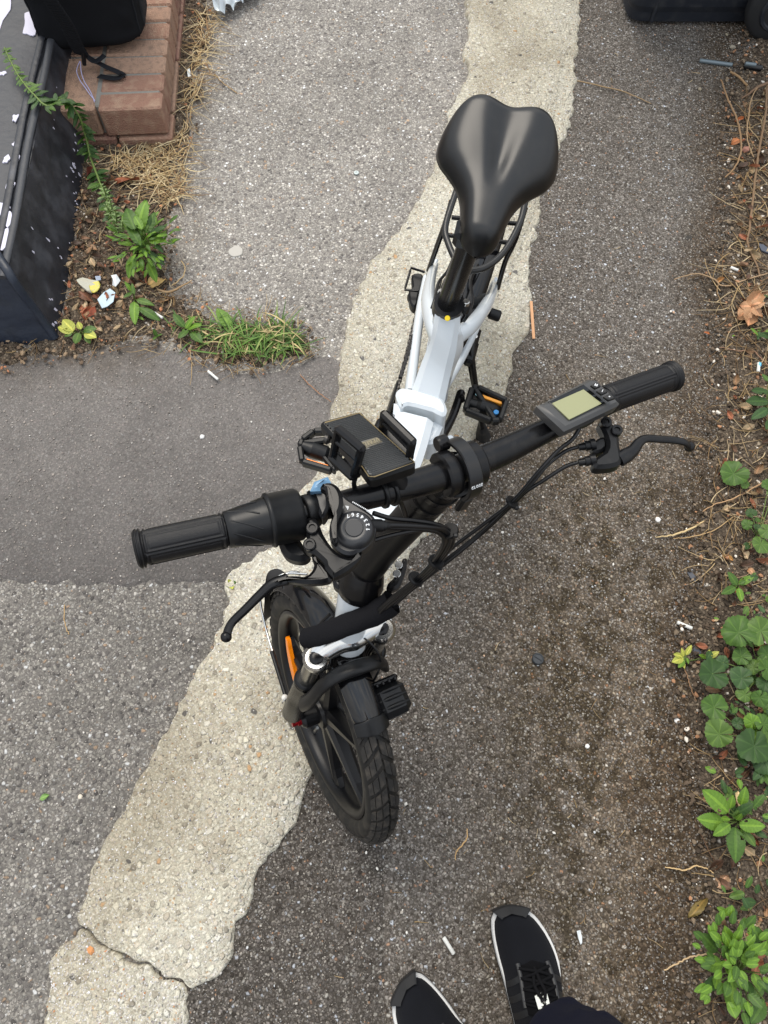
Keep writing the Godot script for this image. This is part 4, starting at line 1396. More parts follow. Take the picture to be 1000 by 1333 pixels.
	var keys := [[Vector3(0.2276, 0.8848, -0.4716), Vector3(0.2342, 0.8848, -0.4753), Vector3(0.2387, 0.8848, -0.4707), Vector3(0.2321, 0.8848, -0.4675)], [Vector3(0.2334, 0.8846, -0.4644), Vector3(0.2404, 0.8846, -0.4678), Vector3(0.2453, 0.8846, -0.4633), Vector3(0.2383, 0.8846, -0.4599)], [Vector3(0.24, 0.8844, -0.4573), Vector3(0.2478, 0.8844, -0.4611), Vector3(0.2525, 0.8844, -0.4554), Vector3(0.2452, 0.8844, -0.4525)]]
	var marks := ["M", "i", "+"]
	for k in 3:
		s = shape()
		s.plate(keys[k], 0.004, 0.001)
		var key := part("button", s, mat("bezel_matt", rgb(18, 18, 19), 0.5), display)
		var mid: Vector3 = (keys[k][0] + keys[k][2]) * 0.5
		var rt: Vector3 = (keys[k][2] - keys[k][3]).normalized()
		piece("button_symbol", letters(marks[k], 0.0032, 0.0006), mat("white_print", rgb(225, 228, 230), 0.5), key, Transform3D(Basis(Vector3(0.9, 0, 0.42).normalized(), Vector3(0.42, 0, -0.9).normalized(), Vector3.UP), mid + Vector3(0, 0.0002, 0) - at))
	s = shape()
	s.lathe(Vector3(0.2232, 0.836, -0.4618), Vector3(0.2353, 0.833, -0.4688), [Vector2(0, 0.0125), Vector2(0.1, 0.0155), Vector2(0.9, 0.0155), Vector2(1, 0.0125)], 20)
	s.box(Transform3D(Basis(ba, bu, ba.cross(bu)), Vector3(0.223, 0.852, -0.4532)), Vector3(0.02, 0.03, 0.024), 0.004)
	part("display_clamp", s, plast, display)
	# right brake lever
	s = shape()
	s.lathe(Vector3(0.2549, 0.826, -0.4836), Vector3(0.2707, 0.822, -0.4936), [Vector2(0, 0.0145), Vector2(0.1, 0.0165), Vector2(0.9, 0.0165), Vector2(1, 0.0145)], 24)
	s.plate(Shape.ring_spline([Vector3(0.2467, 0.838, -0.4529), Vector3(0.2582, 0.838, -0.4576), Vector3(0.2633, 0.838, -0.4494), Vector3(0.2675, 0.838, -0.4378), Vector3(0.2669, 0.838, -0.4218), Vector3(0.2673, 0.838, -0.4038), Vector3(0.2608, 0.838, -0.3967), Vector3(0.2467, 0.838, -0.3938), Vector3(0.2354, 0.838, -0.3949), Vector3(0.2358, 0.838, -0.4056), Vector3(0.2487, 0.838, -0.4146), Vector3(0.2525, 0.838, -0.4264), Vector3(0.2494, 0.838, -0.4425)], 2), 0.016, 0.004)
	s.plate(Shape.ring_spline([Vector3(0.2384, 0.832, -0.4297), Vector3(0.2534, 0.832, -0.4378), Vector3(0.2537, 0.832, -0.4228), Vector3(0.2429, 0.832, -0.416), Vector3(0.2372, 0.832, -0.4194)], 2), 0.012, 0.003)
	var lever2 := part("brake_lever", s, plast, hb)
	for q in [Vector3(0.2534, 0.841, -0.4507), Vector3(0.2645, 0.8405, -0.4404)]:
		s = shape()
		s.lathe(q - Vector3(0, 0.006, 0), q + Vector3(0, 0.002, 0.0006), [Vector2(0, 0.0065), Vector2(0.9, 0.0065), Vector2(1, 0.0055), Vector2(1, 0.0035), Vector2(0.75, 0.003)], 18, false)
		part("clamp_bolt", s, satin, lever2)
	s = shape()
	s.tube(Shape.spline([Vector3(0.2655, 0.83, -0.408), Vector3(0.2752, 0.83, -0.4137), Vector3(0.2848, 0.828, -0.4216), Vector3(0.2929, 0.826, -0.4319), Vector3(0.3025, 0.824, -0.4382), Vector3(0.3184, 0.82, -0.4399), Vector3(0.3387, 0.815, -0.4411), Vector3(0.351, 0.812, -0.4402), Vector3(0.3615, 0.8, -0.44)], 5), [0.0095, 0.009, 0.0072, 0.006, 0.0052, 0.005, 0.0049, 0.0048, 0.0055], 12, 0.7, Vector3.UP)
	s.ball(Transform3D(Basis(), Vector3(0.3618, 0.8, -0.4409)), Vector3.ONE * 0.0064)
	part("lever_blade", s, satin, lever2)
	for q in [[Vector3(0.2407, 0.832, -0.4267), Vector3(0.2218, 0.829, -0.4239)], [Vector3(0.2385, 0.832, -0.407), Vector3(0.2198, 0.829, -0.4041)]]:
		s = shape()
		s.lathe(q[0], q[1], [Vector2(0, 0.0068), Vector2(0.3, 0.0068), Vector2(0.32, 0.0055), Vector2(0.6, 0.006), Vector2(0.62, 0.0046), Vector2(1, 0.004)], 14, false)
		part("cable_adjuster", s, plast, lever2)
	# cables from the right: three sheaths tied together, down to the sleeve
	s = shape()
	for pts in [
			[Vector3(0.2177, 0.855, -0.4335), Vector3(0.21, 0.85, -0.4226), Vector3(0.194, 0.84, -0.4124), Vector3(0.1737, 0.825, -0.394), Vector3(0.149, 0.795, -0.3725), Vector3(0.1187, 0.76, -0.3585), Vector3(0.085, 0.72, -0.3448), Vector3(0.0585, 0.68, -0.3312), Vector3(0.0204, 0.625, -0.3121), Vector3(-0.0052, 0.6, -0.2996)],
			[Vector3(0.221, 0.829, -0.4244), Vector3(0.2058, 0.828, -0.419), Vector3(0.1855, 0.822, -0.4043), Vector3(0.1673, 0.808, -0.3859), Vector3(0.1464, 0.788, -0.3708), Vector3(0.1209, 0.755, -0.3547), Vector3(0.0871, 0.715, -0.3386), Vector3(0.0587, 0.675, -0.3278), Vector3(0.0204, 0.62, -0.3073), Vector3(-0.0052, 0.6, -0.2942)],
			[Vector3(0.219, 0.829, -0.4046), Vector3(0.2047, 0.825, -0.4008), Vector3(0.18, 0.812, -0.3888), Vector3(0.1639, 0.8, -0.3819), Vector3(0.1496, 0.78, -0.3735), Vector3(0.1196, 0.75, -0.3528), Vector3(0.0835, 0.71, -0.3334), Vector3(0.0549, 0.67, -0.3223), Vector3(0.0164, 0.615, -0.3068), Vector3(-0.0104, 0.595, -0.2925)]]:
		s.tube(Shape.spline(pts, 6), 0.0024, 10)
	part("control_cable", s, cable, bike)
	s = shape()
	for pts in [
			[Vector3(-0.0105, 0.912, -0.3051), Vector3(0.0076, 0.9, -0.3046), Vector3(0.0311, 0.885, -0.3085), Vector3(0.0516, 0.87, -0.3116), Vector3(0.0682, 0.85, -0.313), Vector3(0.0751, 0.825, -0.3117), Vector3(0.0692, 0.79, -0.3081), Vector3(0.0521, 0.72, -0.3089), Vector3(0.015, 0.64, -0.3011), Vector3(-0.0052, 0.6, -0.2974)],
			[Vector3(-0.0089, 0.915, -0.2907), Vector3(0.0152, 0.9, -0.2971), Vector3(0.0438, 0.88, -0.3039), Vector3(0.0625, 0.86, -0.3088), Vector3(0.0709, 0.835, -0.3086), Vector3(0.0648, 0.79, -0.3062), Vector3(0.0483, 0.72, -0.3089), Vector3(0.012, 0.64, -0.3031), Vector3(-0.0083, 0.6, -0.2974)],
			[Vector3(-0.0105, 0.912, -0.2904), Vector3(0.0153, 0.895, -0.2967), Vector3(0.0407, 0.878, -0.3022), Vector3(0.0576, 0.86, -0.3054), Vector3(0.0642, 0.835, -0.305), Vector3(0.0573, 0.785, -0.3044), Vector3(0.043, 0.715, -0.3087), Vector3(0.008, 0.64, -0.3031), Vector3(-0.0103, 0.6, -0.2974)],
			[Vector3(-0.0334, 0.905, -0.2643), Vector3(-0.0188, 0.9, -0.2775), Vector3(0.0038, 0.892, -0.2889), Vector3(0.0351, 0.88, -0.3005), Vector3(0.0577, 0.86, -0.3071), Vector3(0.0672, 0.83, -0.3088), Vector3(0.0612, 0.78, -0.3081), Vector3(0.0467, 0.715, -0.3087), Vector3(0.01, 0.64, -0.3011), Vector3(-0.0083, 0.6, -0.2942)]]:
		s.tube(Shape.spline(pts, 6), 0.0026, 10)
	part("control_cable", s, cable, bike)
	s = shape()
	s.lathe(Vector3(-0.0141, 0.917, -0.2899), Vector3(0.0045, 0.906, -0.2941), [Vector2(0, 0.0065), Vector2(0.6, 0.0065), Vector2(0.62, 0.0052), Vector2(0.75, 0.0056), Vector2(0.78, 0.0045), Vector2(1, 0.004)], 14, false)
	part("cable_adjuster", s, plast, shifter)
	s = shape()
	for p in [[Vector3(0.1471, 0.79, -0.3719), Vector3(0.1493, 0.793, -0.3729), 0.0088], [Vector3(0.0379, 0.7, -0.3089), Vector3(0.0406, 0.704, -0.3105), 0.0105], [Vector3(0.0691, 0.85, -0.313), Vector3(0.0711, 0.845, -0.3125), 0.0095], [Vector3(0.0582, 0.77, -0.3053), Vector3(0.0606, 0.775, -0.3067), 0.0095]]:
		s.lathe(p[0], p[1], [Vector2(0, p[2] - 0.0005), Vector2(0.2, p[2]), Vector2(0.8, p[2]), Vector2(1, p[2] - 0.0005)], 14)
		s.box(Transform3D(Basis(), p[0] + Vector3(0.006, 0.002, 0.007)), Vector3(0.005, 0.004, 0.005), 0.001)
	part("cable_tie", s, plast, bike)
	# the fabric sleeve that gathers them, open at its upper end
	s = shape()
	var sl := Shape.spline([Vector3(0.0114, 0.607, -0.3103), Vector3(-0.0104, 0.592, -0.2998), Vector3(-0.0402, 0.573, -0.2913), Vector3(-0.0749, 0.555, -0.2832), Vector3(-0.1028, 0.54, -0.2795), Vector3(-0.1131, 0.534, -0.2788)], 5)
	for lay in 2:
		s.surf(sl.size() - 1, 20, func(t: float, q: float) -> Vector3:
			var i: int = int(round(t * (sl.size() - 1)))
			var d: Vector3 = (sl[min(i + 1, sl.size() - 1)] - sl[max(i - 1, 0)]).normalized()
			var u := (Vector3.UP - d * d.y).normalized()
			var w := d.cross(u)
			var a := TAU * q
			var r := (0.0178 - 0.0035 * t) * (1.0 + 0.05 * sin(a * 3.0 + t * 9.0) + 0.03 * sin(t * 40.0 + a)) - 0.0016 * lay
			return sl[i] + u * cos(a) * r * 0.8 + w * sin(a) * r, false, true)
		s.facing(Vector3.UP)
	s.group += 1
	var sleeve := part("cable_sleeve", s, cloth, bike)
	s = shape()
	s.tube([sl[-1] + Vector3(0.004, 0.006, 0), sl[-1] + Vector3(-0.008, 0.004, 0.006)], 0.0008, 5)
	s.tube(Shape.spline([sl[2] + Vector3(0, -0.0165, 0.0005), sl[12] + Vector3(0, -0.0158, 0.004), sl[22] + Vector3(0, -0.0145, 0.004)], 8), 0.0012, 6)
	part("sleeve_seam", s, cloth, sleeve)

	# ---- phone holder on the bar
	var face := Shape.ring_spline([Vector3(-0.0635, 0.934, -0.3924), Vector3(-0.0629, 0.934, -0.3953), Vector3(-0.0605, 0.934, -0.3974), Vector3(-0.0265, 0.934, -0.4082), Vector3(-0.0224, 0.934, -0.4071), Vector3(-0.0189, 0.934, -0.4024), Vector3(0.0306, 0.934, -0.3502), Vector3(0.0305, 0.934, -0.347), Vector3(0.0266, 0.934, -0.3445), Vector3(-0.0082, 0.934, -0.3317), Vector3(-0.0132, 0.934, -0.3313), Vector3(-0.0166, 0.934, -0.335), Vector3(-0.0228, 0.934, -0.3445)], 1)
	s = shape()
	s.plate(face, 0.018, 0.003)
	var holder := part("phone_holder", s, plast, hb)
	s = shape()
	s.plate([Vector3(-0.0568, 0.9352, -0.393), Vector3(-0.0235, 0.9352, -0.403), Vector3(0.0266, 0.9352, -0.3495), Vector3(-0.0099, 0.9352, -0.3357), Vector3(-0.0149, 0.9352, -0.3357), Vector3(-0.0206, 0.9352, -0.3464)], 0.003, 0.0006)
	var weave := grained(mat("ribbed_pad", rgb(88, 89, 89), 0.38), null, 1.0)
	weave.normal_enabled = false
	var pad := part("rubber_pad", s, weave, holder)
	# little raised ribs over the pad, in staggered rows, and a raised name plate left clear of them
	s = shape()
	var padq := [Vector3(-0.0568, 0.9354, -0.3929), Vector3(-0.0235, 0.9354, -0.4029), Vector3(0.0266, 0.9354, -0.3494), Vector3(-0.0115, 0.9354, -0.3356)]
	var plate_q := [Vector3(-0.0248, 0.9358, -0.3703), Vector3(-0.0067, 0.9358, -0.3775), Vector3(-0.001, 0.9358, -0.3719), Vector3(-0.0194, 0.9358, -0.3632)]
	var p2 := PackedVector2Array([Vector2(plate_q[0].x, plate_q[0].z), Vector2(plate_q[1].x, plate_q[1].z), Vector2(plate_q[2].x, plate_q[2].z), Vector2(plate_q[3].x, plate_q[3].z)])
	for i in 34:
		for j in 16:
			var a := (i + 0.5) / 34.0
			var b := (j + 0.25 + 0.5 * (i % 2)) / 16.0
			var p: Vector3 = padq[0].lerp(padq[3], a).lerp(padq[1].lerp(padq[2], a), b)
			if Geometry2D.is_point_in_polygon(Vector2(p.x, p.z), p2):
				continue
			var d: Vector3 = (padq[1].lerp(padq[2], a) - padq[0].lerp(padq[3], a)).normalized() * 0.0017
			var e: Vector3 = (padq[3] - padq[0]).normalized() * 0.0009
			var top := p + Vector3(0, 0.0014, 0)
			s.tri(p - d - e, top - d * 0.4, p - d + e)
			s.tri(p + d - e, p + d + e, top + d * 0.4)
			s.quad(p - d - e, p + d - e, top + d * 0.4, top - d * 0.4)
			s.quad(p + d + e, p - d + e, top - d * 0.4, top + d * 0.4)
	s.facing(Vector3.UP)
	part("pad_ribs", s, weave, pad).set_meta("kind", "stuff")
	s = shape()
	s.plate(plate_q, 0.002, 0.0004)
	part("name_plate", s, mat("plate_rubber", rgb(92, 86, 70), 0.5), pad)
	var pr: Vector3 = (plate_q[0] - plate_q[1]).normalized()
	piece("plate_lettering", letters("VEMU", 0.0048, 0.0005), mat("pad_letters", rgb(130, 120, 92), 0.5), pad, Transform3D(Basis(pr, Vector3.UP.cross(pr), Vector3.UP), (plate_q[0] + plate_q[2]) * 0.5 + Vector3(0, 0.0003, 0) - at))
	s = shape()
	s.tube([Vector3(-0.0591, 0.9356, -0.3934), Vector3(-0.0247, 0.9356, -0.4048), Vector3(0.03, 0.9356, -0.3489), Vector3(-0.0093, 0.9356, -0.333), Vector3(-0.0149, 0.9356, -0.3336), Vector3(-0.0217, 0.9356, -0.3449), Vector3(-0.0182, 0.9356, -0.3386)], 0.0006, 5)
	part("pad_trim", s, mat("tan_trim", rgb(140, 122, 84), 0.5), pad)
	for k in 2:
		var q: Array = [Vector3(-0.0508, 0.925, -0.3607), Vector3(-0.0298, 0.925, -0.3389), Vector3(-0.021, 0.964, -0.3484), Vector3(-0.0432, 0.964, -0.3696)] if k == 0 else [Vector3(-0.001, 0.928, -0.3899), Vector3(0.0247, 0.928, -0.3578), Vector3(0.0269, 0.962, -0.357), Vector3(0.0002, 0.962, -0.3874)]
		s = shape()
		for i in 4:
			var a: Vector3 = q[i]
			var b: Vector3 = q[(i + 1) % 4]
			var out := (b - a).normalized() * 0.003
			s.beam(a - out, b + out, 0.0075, 0.009 if i != 0 else 0.012, (q[3] - q[0]).cross(q[1] - q[0]), 0.0025)
		s.beam(q[0].lerp(q[3], 0.62), q[1].lerp(q[2], 0.62), 0.0045, 0.008, (q[3] - q[0]).cross(q[1] - q[0]), 0.0015)
		part("side_jaw", s, satin, holder)
	s = shape()
	s.lathe(Vector3(-0.0545, 0.928, -0.3778), Vector3(-0.0592, 0.928, -0.3795), [Vector2(0, 0.004), Vector2(0.3, 0.0055), Vector2(1, 0.0048)], 12, false)
	part("jaw_screw", s, mat("dark_steel", rgb(70, 68, 66), 0.38, 0.8), holder)
	s = shape()
	s.tube([Vector3(0, 0.92, -0.3586), Vector3(0.0159, 0.885, -0.3466)], 0.012, 14)
	s.tube(Shape.spline([Vector3(-0.0285, 0.91, -0.3465), Vector3(-0.0303, 0.9, -0.341), Vector3(-0.0253, 0.885, -0.3369)], 4), 0.0026, 8)
	part("holder_foot", s, plast, holder)
	s = shape()
	s.tube(Shape.spline([Vector3(0.0111, 0.886, -0.3408), Vector3(0.0179, 0.86, -0.3397), Vector3(0.0245, 0.8, -0.3509), Vector3(0.0331, 0.7, -0.3756)], 5), 0.0028, 8)
	part("holder_cable", s, cable, holder)


# ---------------------------------------------------------------- plants

var leaves := {}


# a leaf of unit length along z, lying in y = 0, with folds along its veins
func leaf_mesh(kind: String, variant: int) -> ArrayMesh:
	var key := "%s%d" % [kind, variant]
	if leaves.has(key):
		return leaves[key]
	var r := RandomNumberGenerator.new()
	r.seed = hash(key)
	var s := Shape.new()
	var droop := r.randf_range(0.05, 0.3)
	var twist := r.randf_range(-0.25, 0.25)
	if kind == "round":
		var n := 112
		var rings := 7
		var pts := []
		var ph := r.randf() * TAU
		for i in n + 1:
			var row := []
			var a := lerpf(-3.06, 3.06, float(i) / n)
			var lobes := cos(a * 7.0)
			for j in rings + 1:
				var t := float(j) / rings
				var edge := 0.47 * (1.0 - 0.055 * pow(absf(sin(a * 10.5 + ph)), 3.0) + 0.02 * lobes) * (1.0 + 0.09 * cos(a + ph) + 0.05 * cos(a * 3.0 + ph * 2.0)) * (1.0 - 0.2 * pow(absf(a) / PI, 9.0))
				var rad := t * edge
				var y := -0.02 * lobes * t * (1.2 - t) + 0.05 * t * t * sin(a * 2.0 + ph) + 0.03 * t * t * t * sin(a * 5.0 + ph) - droop * 0.5 * t * t * t + 0.1 * t
				row.append(Vector3(sin(a) * rad, y, cos(a) * rad))
			pts.append(row)
		for i in n:
			for j in rings:
				var a := lerpf(-3.06, 3.06, (i + 0.5) / n)
				var fork := 0.13 * maxf(0.0, j - 2.5) / 4.0
				var near := fposmod(a * 7.0 / TAU + 0.5, 1.0) - 0.5
				var v := maxf(smoothstep(0.1, 0.03, absf(near)), smoothstep(0.07, 0.02, absf(absf(near) - fork)) * (0.8 if j > 2 else 0.0)) * (1.0 - 0.45 * j / rings)
				var k := r.randf_range(0.95, 1.05)
				s.tint = Color(lerpf(0.52, 0.95, v) * k, lerpf(0.56, 0.92, v) * k, lerpf(0.54, 0.9, v) * k)
				s.quad(pts[i][j], pts[i + 1][j], pts[i + 1][j + 1], pts[i][j + 1], 1)
	else:
		var n := 24
		var m := 12
		var pts := []
		var nick := r.randf_range(0.2, 0.8)
		for i in n + 1:
			var t := float(i) / n
			var body := 2.6 * pow(t, 0.62) * pow(1.0 - t, 0.85)
			var w: float
			match kind:
				"lance": w = 0.17 * body * (1.0 + 0.1 * (i % 2))
				"broad": w = 0.235 * body * (1.0 + 0.08 * (i % 2))
				"dry": w = 0.22 * body * (1.0 + 0.14 * r.randf_range(-1, 1))
				_: w = 0.1 * body
			var row := []
			for j in m + 1:
				var e := j * 2.0 / m - 1.0
				var y := 0.22 * w * absf(e) - droop * t * t * 0.6 + 0.1 * t + 0.016 * sin(t * 38.0 - absf(e) * 4.0) * absf(e) * (1.0 - t) - droop * 0.5 * w * e * e + 0.03 * sin(t * 6.0 + variant * 2.0) * e
				if kind == "dry":
					y = 0.55 * w * e * e + 0.2 * sin(t * 5.0 + variant) * w + 0.12 * sin(t * 3.0 + e * 2.0 + variant) - 0.05
				row.append(Vector3(e * w + twist * 0.3 * t * t, y + twist * e * w * t, t))
			pts.append(row)
		for i in n:
			for j in m:
				var e := absf((j + 0.5) * 2.0 / m - 1.0)
				var rib := fposmod(float(i) / n * 7.0 - e * 1.1, 1.0)
				var v := maxf(smoothstep(0.22, 0.08, e) * 0.9, smoothstep(0.3, 0.1, absf(rib - 0.5) * 2.0) * 0.35 * (1.0 - e))
				if kind != "dry" and rng_bite(r, i, j, variant, nick):
					continue
				var k := r.randf_range(0.9, 1.1)
				s.tint = Color(lerpf(0.52, 0.88, v) * k, lerpf(0.56, 0.86, v) * k, lerpf(0.54, 0.84, v) * k)
				s.quad(pts[i][j], pts[i + 1][j], pts[i + 1][j + 1], pts[i][j + 1], 1)
	s.facing(Vector3.UP)
	leaves[key] = s.mesh(Vector3.ZERO)
	return leaves[key]


# a small hole that something has eaten
func rng_bite(_r: RandomNumberGenerator, i: int, j: int, variant: int, nick: float) -> bool:
	return variant == 3 and absf(i - 24.0 * nick) < 1.6 and j >= 9 and j <= 10


func leaf_mat(called: String, col: Color, through := 0.35) -> StandardMaterial3D:
	if mats.has(called):
		return mats[called]
	var m := mat(called, col, 0.5, 0.0, 0.4)
	m.vertex_color_use_as_albedo = true
	m.backlight_enabled = true
	m.backlight = Color(through, through, through)
	return m


func leaf(parent: Node3D, kind: String, base: Vector3, tip: Vector3, m: Material, wide := 1.0) -> void:
	var d := tip - base
	var l := maxf(d.length(), 0.004)
	var z := d / l
	var x := Vector3.UP.cross(z)
	x = (x.normalized() if x.length() > 0.01 else Vector3.RIGHT)
	var y := z.cross(x)
	var b := Basis(x * l * wide, y * l, z * l)
	piece("leaf", leaf_mesh(kind, rng.randi() % 4), m, parent, Transform3D(b, base - parent.position))


# round leaves on stalks from one root; each spot is a leaf's middle, each radius metres
func mallow(label: String, root: Vector3, spots: Array, radii: Array, tones: Array, group := "") -> void:
	var p := thing("round_leaved_plant", label, "plant", root, group)
	var s := shape()
	for i in spots.size():
		var c: Vector3 = spots[i]
		s.tube(Shape.spline([root + Vector3(rng.randf_range(-.008, .008), 0, rng.randf_range(-.008, .008)), root.lerp(c, 0.5) + Vector3(0, 0.005, 0), c], 4), 0.0011, 5)
	part("stalk", s, leaf_mat("stalk_green", rgb(105, 125, 65), 0.2), p)
	for i in spots.size():
		var c: Vector3 = spots[i]
		var out := (c - root) * Vector3(1, 0, 1)
		out = (out + Vector3(rng.randf_range(-.01, .01), 0, rng.randf_range(-.01, .01))).normalized()
		var nrm := (Vector3.UP + out * rng.randf_range(-0.25, 0.45) + Vector3(rng.randf_range(-.15, .15), 0, rng.randf_range(-.05, .25))).normalized()
		var x := nrm.cross(out).normalized()
		var b := Basis(x, nrm, x.cross(nrm)).scaled_local(Vector3.ONE * radii[i] * 2.15)
		piece("leaf", leaf_mesh("round", rng.randi() % 4), tones[i % tones.size()], p, Transform3D(b, c - root))


# leaves given as pairs base, tip
func leafy(called: String, label: String, root: Vector3, pairs: Array, kind: String, tones: Array, wide := 1.0, group := "") -> Node3D:
	var p := thing(called, label, "plant", root, group)
	var s := shape()
	for i in range(0, pairs.size(), 2):
		var c: Vector3 = pairs[i]
		s.tube([root, root.lerp(c, 0.6) + Vector3(0, 0.004, 0), c], [0.0016, 0.001], 5)
	part("stem", s, leaf_mat("stalk_green", rgb(105, 125, 65), 0.2), p)
	for i in range(0, pairs.size(), 2):
		leaf(p, kind, pairs[i], pairs[i + 1], tones[(i / 2) % tones.size()], wide * rng.randf_range(0.9, 1.15))
	return p


func straws(called: String, label: String, region: PackedVector2Array, count: int, long: Vector2, thick: float, tones: Array, y: float, sd: int, category := "dry grass") -> void:
	var r := RandomNumberGenerator.new()
	r.seed = sd
	var lo := region[0]
	var hi := region[0]
	for p in region:
		lo = lo.min(p)
		hi = hi.max(p)
	var s := Shape.new()
	var made := 0
	var tries := 0
	while made < count and tries < count * 20:
		tries += 1
		var p := Vector2(r.randf_range(lo.x, hi.x), r.randf_range(lo.y, hi.y))
		if not Geometry2D.is_point_in_polygon(p, region):
			continue
		made += 1
		s.tint = lin(tones[r.randi() % tones.size()], r.randf_range(0.75, 1.2))
		var a := r.randf() * TAU
		var bend := r.randfn(0.0, 0.65)
		var l := r.randf_range(long.x, long.y)
		var pts := []
		var q := Vector3(p.x, y + r.randf() * 0.006, p.y)
		var rise := r.randf_range(-0.1, 0.22)
		for k in 6:
			pts.append(q)
			q += Vector3(cos(a), rise * (1.0 - k / 2.5), sin(a)) * l / 5.0
			q.y = maxf(q.y, y + 0.0008)
			a += bend / 5.0 + r.randfn(0.0, 0.12)
		s.tube(pts, [thick * r.randf_range(0.6, 1.3), thick * 0.4], 4)
	var m := mat("straw", Color.WHITE, 0.75, 0.0, 0.3)
	m.vertex_color_use_as_albedo = true
	single(called, s, m, label, category, Vector3((lo.x + hi.x) * 0.5, 0, (lo.y + hi.y) * 0.5), "", "stuff")


func twig(called: String, label: String, pts: Array, r: Variant, col: Color, group := "", category := "twig", knots := 0.0) -> void:
	var s := Shape.new()
	var path := Shape.spline(pts, 6)
	for i in path.size():
		path[i] += Vector3(rng.randfn(0, 0.0006), absf(rng.randfn(0, 0.0004)), rng.randfn(0, 0.0006))
	s.tube(path, r, 7)
	if knots > 0.0:
		for i in range(2, path.size() - 1, 3):
			var d := Vector3(rng.randf_range(-1, 1), 0.4, rng.randf_range(-1, 1)).normalized()
			s.tube([path[i], path[i] + d * knots], [0.0012, 0.0006], 5)
	var m := grained(mat("twig_%02x%02x%02x" % [col.r8, col.g8, col.b8], col, 0.8, 0.0, 0.3), bark, 30.0, 0.7)
	single(called, s, m, label, category, pts[0], group)


var bark: NoiseTexture2D


func dry_leaf(label: String, base: Vector3, tip: Vector3, col: Color, group := "", wide := 1.0) -> void:
	var s := Shape.new()
	var o := MeshInstance3D.new()
	o.name = numbered("dry_leaf")
	o.mesh = leaf_mesh("dry", rng.randi() % 4)
	o.material_override = leaf_mat("dry_%02x%02x%02x" % [col.r8, col.g8, col.b8], (col.srgb_to_linear() * 1.6).linear_to_srgb().clamp(), 0.12)
	var z := (tip - base)
	var l := z.length()
	z /= l
	var x := Vector3.UP.cross(z).normalized()
	var y := z.cross(x)
	o.transform = Transform3D(Basis(x * l * wide, y * l, z * l), base)
	add_child(o)
	tag(o, label, "leaf", group)


func scrap(called: String, label: String, category: String, outline: Array, m: Material, thick := 0.0012, group := "", crumple := 0.0) -> void:
	var s := Shape.new()
	for i in outline.size():
		outline[i] += Vector3(0, rng.randf() * crumple, 0)
	s.plate(outline, thick, minf(0.0004, thick * 0.3))
	var mid := Vector3.ZERO
	for p in outline:
		mid += p / outline.size()
	single(called, s, m, label, category, mid, group)


func butt(label: String, a: Vector3, b: Vector3, col: Color, r := 0.0036, called := "cigarette_end", category := "cigarette end") -> void:
	var s := Shape.new()
	s.lathe(a, b, [Vector2(0, r * 0.75), Vector2(0.04, r), Vector2(0.5, r * 0.92), Vector2(0.96, r), Vector2(1, r * 0.7)], 12)
	single(called, s, mat("paper_%02x%02x%02x" % [col.r8, col.g8, col.b8], col, 0.8), label, category, (a + b) * 0.5)


# ---------------------------------------------------------------- the person

